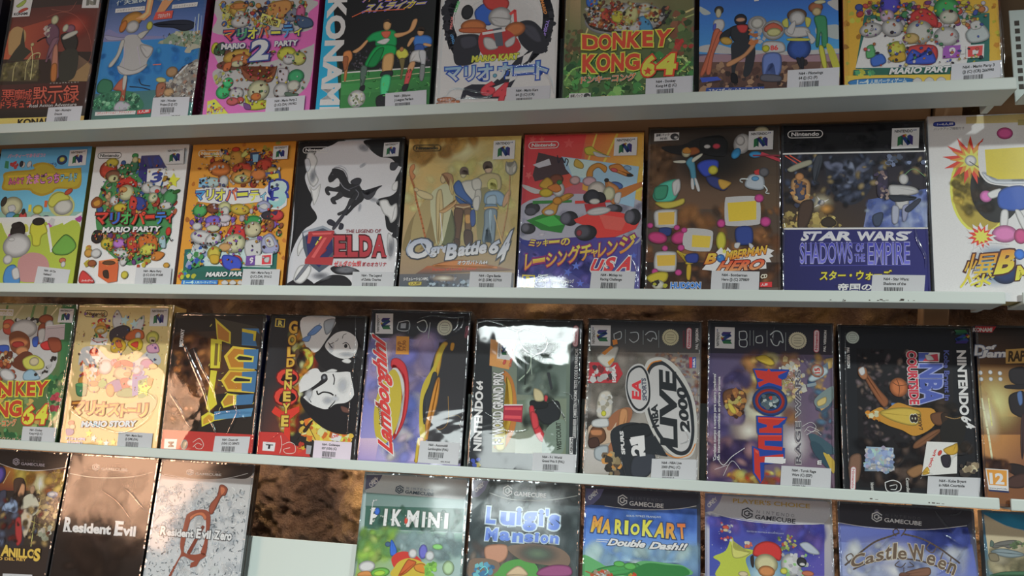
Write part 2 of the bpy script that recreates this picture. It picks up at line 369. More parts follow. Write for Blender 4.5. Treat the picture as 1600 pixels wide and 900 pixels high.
class Game:
    def __init__(s, root, w, h, mat): s.root, s.w, s.h, s.mat = root, w*1000, h*1000, mat; s.lift = 0.03; s.parts = []; s.start('cover_print')
    def start(s, name, mat=None, parent=None):
        s.flush(); s.cur = (name, mat or s.mat, parent or s.root); s.sh = Sheet(s.w, s.h, s.lift)
    def flush(s):
        o = None
        if getattr(s, 'sh', None) and s.sh.f:
            o = s.sh.build(*s.cur); s.lift = s.sh.z + 0.01
        s.sh = None; return o
    def frame(s, tl, tr, bl):
        return lambda u, v: (tl[0]+(tr[0]-tl[0])*u+(bl[0]-tl[0])*v, tl[1]+(tr[1]-tl[1])*u+(bl[1]-tl[1])*v)
    # badges that repeat from cover to cover
    def console_badge(s, tl, tr, bl, plain=False):
        s.start('console_badge'); F = s.frame(tl, tr, bl); sh = s.sh
        R = lambda c, a, b, d, e: sh.poly([F(a, e), F(d, e), F(d, b), F(a, b)], c)
        if not plain:
            sh.layer(); R(srgb('eceef0'), 0, 0, 1, 1)
            sh.word('NINTENDO', INK, F(.10, .22), F(.76, .22), F(.10, .08), .03); sh.word('64', BLUE, F(.78, .15), F(.90, .15), F(.78, .07), .02)
            G = lambda u, v: F(.22+.56*u, .32+.56*v)
        else: G = F
        sh.layer()
        for c, P in ((GREEN, ((0, .22), (.22, .08), (.22, .85), (0, 1))), (srgb('1f5a50'), ((.22, .08), (.36, .18), (.36, .95), (.22, .85))),
                     (BLUE, ((.62, .12), (.80, .0), (.80, .78), (.62, .9))), (srgb('3a2c7c'), ((.80, 0), (1, .16), (1, .92), (.80, .78))),
                     (BLUE, ((.18, .12), (.36, .0), (.84, .82), (.66, .95))), (GREEN, ((.36, 0), (.50, .10), (.84, .70), (.84, .82))),
                     (YEL, ((.36, .0), (.50, -.06), (.62, .06), (.50, .14))), (RED, ((.30, .06), (.44, .02), (.52, .18), (.38, .24)))):
            sh.poly([G(*q) for q in P], c)
        s.start('cover_overprint')
    def maker_badge(s, col, tl, tr, bl, fill=None, text='Nintendo'):
        s.start('maker_badge'); F = s.frame(tl, tr, bl); sh = s.sh
        W = math.hypot(tr[0]-tl[0], tr[1]-tl[1]); H = math.hypot(bl[0]-tl[0], bl[1]-tl[1]); k = H/W/2
        def pill(i):
            P = []
            for a in range(-90, 91, 18): P.append((1-k+math.cos(math.radians(a))*(k-i*k), .5+math.sin(math.radians(a))*(.5-i*.5)))
            for a in range(90, 271, 18): P.append((k+math.cos(math.radians(a))*(k-i*k), .5+math.sin(math.radians(a))*(.5-i*.5)))
            return [F(*q) for q in P]
        if fill: sh.layer(); sh.poly(pill(0), fill)
        sh.layer(); a, b = pill(0), pill(.2)
        for i in range(len(a)):
            j = (i+1) % len(a); sh.poly([a[i], a[j], b[j], b[i]], col)
        sh.word(text, col, F(k*.9, .74), F(1-k*.9, .74), F(k*.9, .24), .03)
        s.start('cover_overprint')
    def cube_badge(s, c1, c2, tl, tr, bl):
        s.start('console_badge'); F = s.frame(tl, tr, bl); sh = s.sh; sh.layer()
        G = lambda u, v: F(.0+.20*u, v)
        w = math.hypot(tr[0]-tl[0], tr[1]-tl[1])*.022
        for L in (((.98, .30), (.5, .04), (.04, .27), (.04, .73), (.5, .97), (.96, .74), (.96, .52), (.6, .52)), ((.72, .40), (.5, .28), (.26, .40), (.26, .62), (.5, .74), (.72, .62))):
            sh.stroke([G(*q) for q in L], w, c1)
        x = .27
        for ch in 'NINTENDO':
            if ch == 'I': sh.word(ch, c2, F(x+.03, .40), F(x+.038, .40), F(x+.03, .12))
            else: sh.word(ch, c2, F(x, .40), F(x+.055, .40), F(x, .12))
            x += .089
        sh.word('GAMECUBE', c1, F(.25, .92), F(.98, .92), F(.25, .52), .02)
        s.start('cover_overprint')
    def seal(s, col, c, r, n=28):
        s.start('quality_seal'); sh = s.sh; sh.layer()
        P = [(c[0]+math.cos(2*PI*k/(2*n))*(r if k % 2 else r*.9), c[1]+math.sin(2*PI*k/(2*n))*(r if k % 2 else r*.9)) for k in range(2*n)]
        ink = tuple(q*.35 for q in col); sh.poly(P, col); sh.layer()
        for a in range(24):
            t0, t1 = 2*PI*a/24, 2*PI*(a+1)/24
            sh.poly([(c[0]+math.cos(t)*q*r, c[1]+math.sin(t)*q*r) for t, q in ((t0, .72), (t1, .72), (t1, .66), (t0, .66))], ink)
        for k in range(3): sh.stroke([(c[0]-r*.4, c[1]+(k-1)*r*.28), (c[0]+r*.4, c[1]+(k-1)*r*.28)], r*.06, ink)
        s.start('cover_overprint')
    def price_label(s, tl, tr, bl, lines, number, price, tint):
        s.lift += 0.06
        s.start('price_label', MAT['label']); F = s.frame(tl, tr, bl); sh = s.sh; sh.layer()
        sh.poly([F(0, 1), F(1, 1), F(1, 0), F(0, 0)], rgb(tint)); lab = s.flush()
        W = math.hypot(tr[0]-tl[0], tr[1]-tl[1]); H = math.hypot(bl[0]-tl[0], bl[1]-tl[1])
        s.start('label_lettering', MAT['label'], lab); sh = s.sh
        for k, t in enumerate(lines):
            if not t: continue
            _, _, (f0, f1, g0, g1) = glyphs(t, .03); sc = 2.75/.73                     # millimetres per unit of type
            wf = min(.68, (f1-f0)*sc*.86/W); v = (5.4+4.5*k)/H
            sh.word(t, INK, F(.22, v-g0*sc/H), F(.22+wf, v-g0*sc/H), F(.22, v-g1*sc/H), .03)
        v0 = 12.2/H
        s_num = sh.word(number, INK, F(.245, v0+8.2/H), F(.245+.26, v0+8.2/H), F(.245, v0+6.8/H), .02)
        if price: sh.word(price, INK, F(.56, v0+11.4/H), F(.80, v0+11.4/H), F(.56, v0+9.4/H), .02)
        s.flush()
        s.start('barcode', MAT['label'], lab); sh = s.sh; sh.layer(); rnd = random.Random(number); u = .245
        while u < .60:
            a = rnd.choice((.006, .006, .011, .016)); sh.poly([F(u, v0+6.2/H), F(u+a, v0+6.2/H), F(u+a, v0), F(u, v0)], INK); u += a+rnd.choice((.006, .007, .012))
        s.flush(); s.start('cover_overprint')
    def run(s, text):
        pal = rgb
        for ln in text.strip().split('\n'):
            t = ln.split(' '); c = t[0]; sh = s.sh
            if c == '#' or not ln: continue
            if c == 'part': s.start(t[1]); continue
            sh.layer()
            if c == 'p': sh.poly([pt(q) for q in t[2:]], pal(t[1]))
            elif c == 's':
                P = catmull([pt(q) for q in t[2:]]); A = abs(sum(P[i-1][0]*P[i][1]-P[i][0]*P[i-1][1] for i in range(len(P))))/2
                per = sum(math.hypot(P[i][0]-P[i-1][0], P[i][1]-P[i-1][1]) for i in range(len(P)))
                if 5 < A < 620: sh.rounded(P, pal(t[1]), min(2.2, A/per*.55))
                else: sh.poly(P, pal(t[1]))
            elif c == 'l': sh.stroke([pt(q) for q in t[3:]], float(t[2])*.1, pal(t[1]))
            elif c == 'c': sh.stroke(catmull([pt(q) for q in t[3:]], False), float(t[2])*.1, pal(t[1]))
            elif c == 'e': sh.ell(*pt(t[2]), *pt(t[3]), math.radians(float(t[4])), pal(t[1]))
            elif c == 'E': sh.ell(*pt(t[3]), *pt(t[4]), math.radians(float(t[5])), pal(t[1]), pal(t[2]))
            elif c == 'q': sh.grad([pt(q) for q in t[5:9]], [pal(q) for q in t[1:5]], 10)
            elif c in 'bBho':                                                    # many small blots, soft blots, rounded figures or pen strokes inside an outline
                cols = [pal(q) for q in t[1].split('/')]; n, ra, rb, sd = int(t[2]), float(t[3])*.1, float(t[4])*.1, int(t[5]); P = [pt(q) for q in t[6:]]
                x0, x1 = min(q[0] for q in P), max(q[0] for q in P); y0, y1 = min(q[1] for q in P), max(q[1] for q in P); rnd = random.Random(sd); k = 0; g = 0
                while k < n and g < n*12:
                    g += 1; x, y = rnd.uniform(x0, x1), rnd.uniform(y0, y1); ins = False
                    for i in range(len(P)):
                        a, b = P[i-1], P[i]
                        if (a[1] > y) != (b[1] > y) and x < (b[0]-a[0])*(y-a[1])/(b[1]-a[1])+a[0]: ins = not ins
                    if not ins: continue
                    if c == 'h':
                        a0 = rnd.uniform(0, 6.283); L = ra*rnd.uniform(.4, 1.3); bend = rnd.uniform(-.9, .9); k += 1
                        if k % 10 == 0: sh.layer()
                        sh.z += 0.0003; Q = [(x, y)]
                        for i in range(3): a0 += bend; Q.append((Q[-1][0]+math.cos(a0)*L/3, Q[-1][1]+math.sin(a0)*L/3))
                        sh.stroke(Q, rb*rnd.uniform(.6, 1.5), rnd.choice(cols)); continue
                    r = rnd.uniform(ra, rb); kc = rnd.uniform(.68, 1.18); cc = [min(.88, q*kc) for q in rnd.choice(cols)]
                    if c == 'B':
                        if k % 3 == 0: sh.layer()
                        sh.z += 0.0009; k += 1
                        sh.ell(x, y, r*1.7, r*rnd.uniform(.9, 1.4), rnd.uniform(0, 3), cc, cc, rnd.uniform(.55, .95)); continue
                    if c == 'o':
                        sh.z += 0.001; sh.ell(x, y, r, r*rnd.uniform(.55, 1.0), rnd.uniform(0, 3.1), cc); k += 1; continue
                    m_ = rnd.randint(5, 7); a0 = rnd.uniform(0, 6)
                    if k % 12 == 0: sh.layer()
                    sh.z += 0.0003
                    sh.poly([(x+math.cos(a0+6.283*i/m_)*r*rnd.uniform(.55, 1.1), y+math.sin(a0+6.283*i/m_)*r*rnd.uniform(.55, 1.1)) for i in range(m_)], cc); k += 1
            elif c == '*':
                x, y = pt(t[2]); ra, rb = pt(t[3]); n = int(t[4]); a0 = math.radians(float(t[5]))
                sh.poly([(x+math.cos(a0+PI*k/n)*(rb if k % 2 else ra), y+math.sin(a0+PI*k/n)*(rb if k % 2 else ra)) for k in range(2*n)], pal(t[1]))
            elif c == 't':
                st = t[1].split('/'); col = pal(st[0]); fat = float(t[5]); o = pal(st[1]) if len(st) > 1 and st[1] else None; c2 = pal(st[2]) if len(st) > 2 and st[2] else None
                sh.word(' '.join(t[8:]), col, pt(t[2]), pt(t[3]), pt(t[4]), fat, o, float(t[6]), float(t[7]), c2)
            elif c == 'n64': s.console_badge(pt(t[1]), pt(t[2]), pt(t[3]), len(t) > 4)
            elif c == 'nin': s.maker_badge(pal(t[1]), pt(t[2]), pt(t[3]), pt(t[4]), pal(t[5]) if len(t) > 5 and t[5] != '-' else None, t[6] if len(t) > 6 else 'Nintendo')
            elif c == 'gc': s.cube_badge(pal(t[1]), pal(t[2]), pt(t[3]), pt(t[4]), pt(t[5]))
            elif c == 'seal': s.seal(pal(t[1]), pt(t[2]), float(t[3])*.1)
            elif c == 'price':
                L = ' '.join(t[5:]).split('|'); s.price_label(pt(t[1]), pt(t[2]), pt(t[3]), L[:2], L[2], L[3], t[4])
            elif c == 'spine': spine_lettering(s, pal(t[1]), ' '.join(t[2:]))
            elif c == 'fold': film_fold(s, float(t[1])*.1, [pt(q) for q in t[2:]])
        s.flush()
def spine_lettering(g, col, text):
    """Words along the narrow right side of a carton, reading upward."""
    vs, fs, (f0, f1, g0, g1) = glyphs(text, .03); me = bpy.data.meshes.new('spine_lettering')
    me.from_pydata([(g.w*.001+.0002, .019-(v.y-g0)/(g1-g0)*.010, .012+(v.x-f0)/(f1-f0)*.105) for v in vs], [], fs)
    at = me.color_attributes.new('Col', 'FLOAT_COLOR', 'CORNER')
    at.data.foreach_set('color', [q for _ in range(len(at.data)) for q in (*col, 1.0)]); me.materials.append(MAT['card'])
    o = bpy.data.objects.new('spine_lettering', me); C.objects.link(o); o.parent = g.root
def film_fold(g, w, pts):
    """A pinched crease of the film: a low half-round ridge of clear film standing on the cover."""
    bm = bmesh.new(); P = catmull(pts, False, 6); rows = []
    for i, (x, y) in enumerate(P):
        a = P[max(0, i-1)]; b = P[min(len(P)-1, i+1)]; dx, dy = b[0]-a[0], b[1]-a[1]; L = math.hypot(dx, dy) or 1; nx, ny = -dy/L, dx/L
        k = math.sin(PI*(i+.15)/(len(P)-.7))**.5 if 0 < i < len(P)-1 else .15
        row = []
        for j in range(7):
            th = PI*j/6; row.append(bm.verts.new(((x+nx*math.cos(th)*w*.8*k)*.001, -(g.lift+0.6+math.sin(th)*w*.15*k)*.001, (y+ny*math.cos(th)*w*.8*k)*.001)))
        rows.append(row)
    for r0, r1 in zip(rows, rows[1:]):
        for j in range(6): bm.faces.new((r0[j], r0[j+1], r1[j+1], r1[j]))
    bmesh.ops.recalc_face_normals(bm, faces=bm.faces)
    obj('film_fold', bm, MAT['sleeve'], g.root, True)
def side_colour(me, cols):
    """Give each face of a carton its own ink: front, back, right, left, top, bottom."""
    at = me.color_attributes.new('Col', 'FLOAT_COLOR', 'CORNER')
    for p in me.polygons:
        n = p.normal; ax = max(range(3), key=lambda q: abs(n[q]))
        c = cols['side'] if ax == 0 else cols['top'] if ax == 2 else cols['face']
        for li in p.loop_indices: at.data[li].color = (*c, 1)
def sleeve(root, w, h, t):
    """Loose clear sleeve: film round the four narrow sides, folded a little onto the front and standing proud at the corners."""
    bm = bmesh.new(); rnd = random.Random(int(w*1e6)); o = 0.0009; n = 14
    per = []
    for k in range(n): per.append((-o, -o+(h+2*o)*k/n))
    for k in range(n): per.append((-o+(w+2*o)*k/n, h+o))
    for k in range(n): per.append((w+o, h+o-(h+2*o)*k/n))
    for k in range(n): per.append((w+o-(w+2*o)*k/n, -o))
    cx, cz = w/2, h/2; rings = []
    for d, ins in ((-0.0021, 0.0030), (-0.0024, 0.0006), (-0.0018, 0.0), (t*.5, 0.0), (t+0.0006, 0.0)):
        ring = []
        for x, z in per:
            j = rnd.uniform(-.0003, .0003)
            xx = x + (ins+j if x < cx else -ins-j); zz = max(0.0003, z + (ins+j if z < cz else -ins-j)); ring.append(bm.verts.new((xx, d, zz)))
        rings.append(ring)
    for a, b in zip(rings, rings[1:]):
        for i in range(len(a)):
            j = (i+1) % len(a); bm.faces.new((a[i], a[j], b[j], b[i]))
    bmesh.ops.recalc_face_normals(bm, faces=bm.faces)
    return obj('plastic_sleeve', bm, MAT['sleeve'], root, True)
def game(r, x, w, h, dlean, roll, kind, label, cat, group, side, text, name):
    a = ROWS[r][2]+dlean
    root = bpy.data.objects.new(name, None); C.objects.link(root)
    root.matrix_world = row_frame(r, x, a, roll, w*max(0.0, -roll) + 0.0285*max(0.0, -dlean)); tag(root, label, cat, group)
    side = [rgb(q) for q in side.split('/')]
    cols = {'side': side[0], 'top': side[-1] if len(side) > 1 else side[0], 'face': side[0]}
    if kind in ('card', 'film'):
        t = 0.0285; bm = bmesh.new(); bx(bm, 0, w, 0, t, 0.0006, h, 0.0006)
        b = obj('carton', bm, MAT['card'], root); side_colour(b.data, cols)
    else:
        t = 0.0140; bm = bmesh.new(); bx(bm, 0.0, w, 0.0, t, 0.0006, h, 0.0012)
        b = obj('case_shell', bm, MAT['case'], root); side_colour(b.data, cols)
        bm = bmesh.new(); bx(bm, w-.0008, w+.0004, 0.0062, 0.0068, 0.004, h-.004)
        e = obj('opening_seam', bm, MAT['slot'], b)
    g = Game(root, w, h, MAT['card' if kind == 'card' else 'film' if kind == 'film' else 'case'])
    g.run(text)
    if kind == 'film': sleeve(root, w, h, t)
    if kind == 'case':
        bm = bmesh.new(); d0, d1 = -(g.lift+.25)*.001, -0.00002; e = .0022    # clear rim moulded round the insert
        for q in ((0, e, 0, h), (w-e, w, 0, h), (e, w-e, h-e, h), (e, w-e, .0006, e)): bx(bm, q[0], q[1], d0, d1, q[2], q[3], .0003)
        obj('clear_rim', bm, MAT['clearcase'], root)
    return root
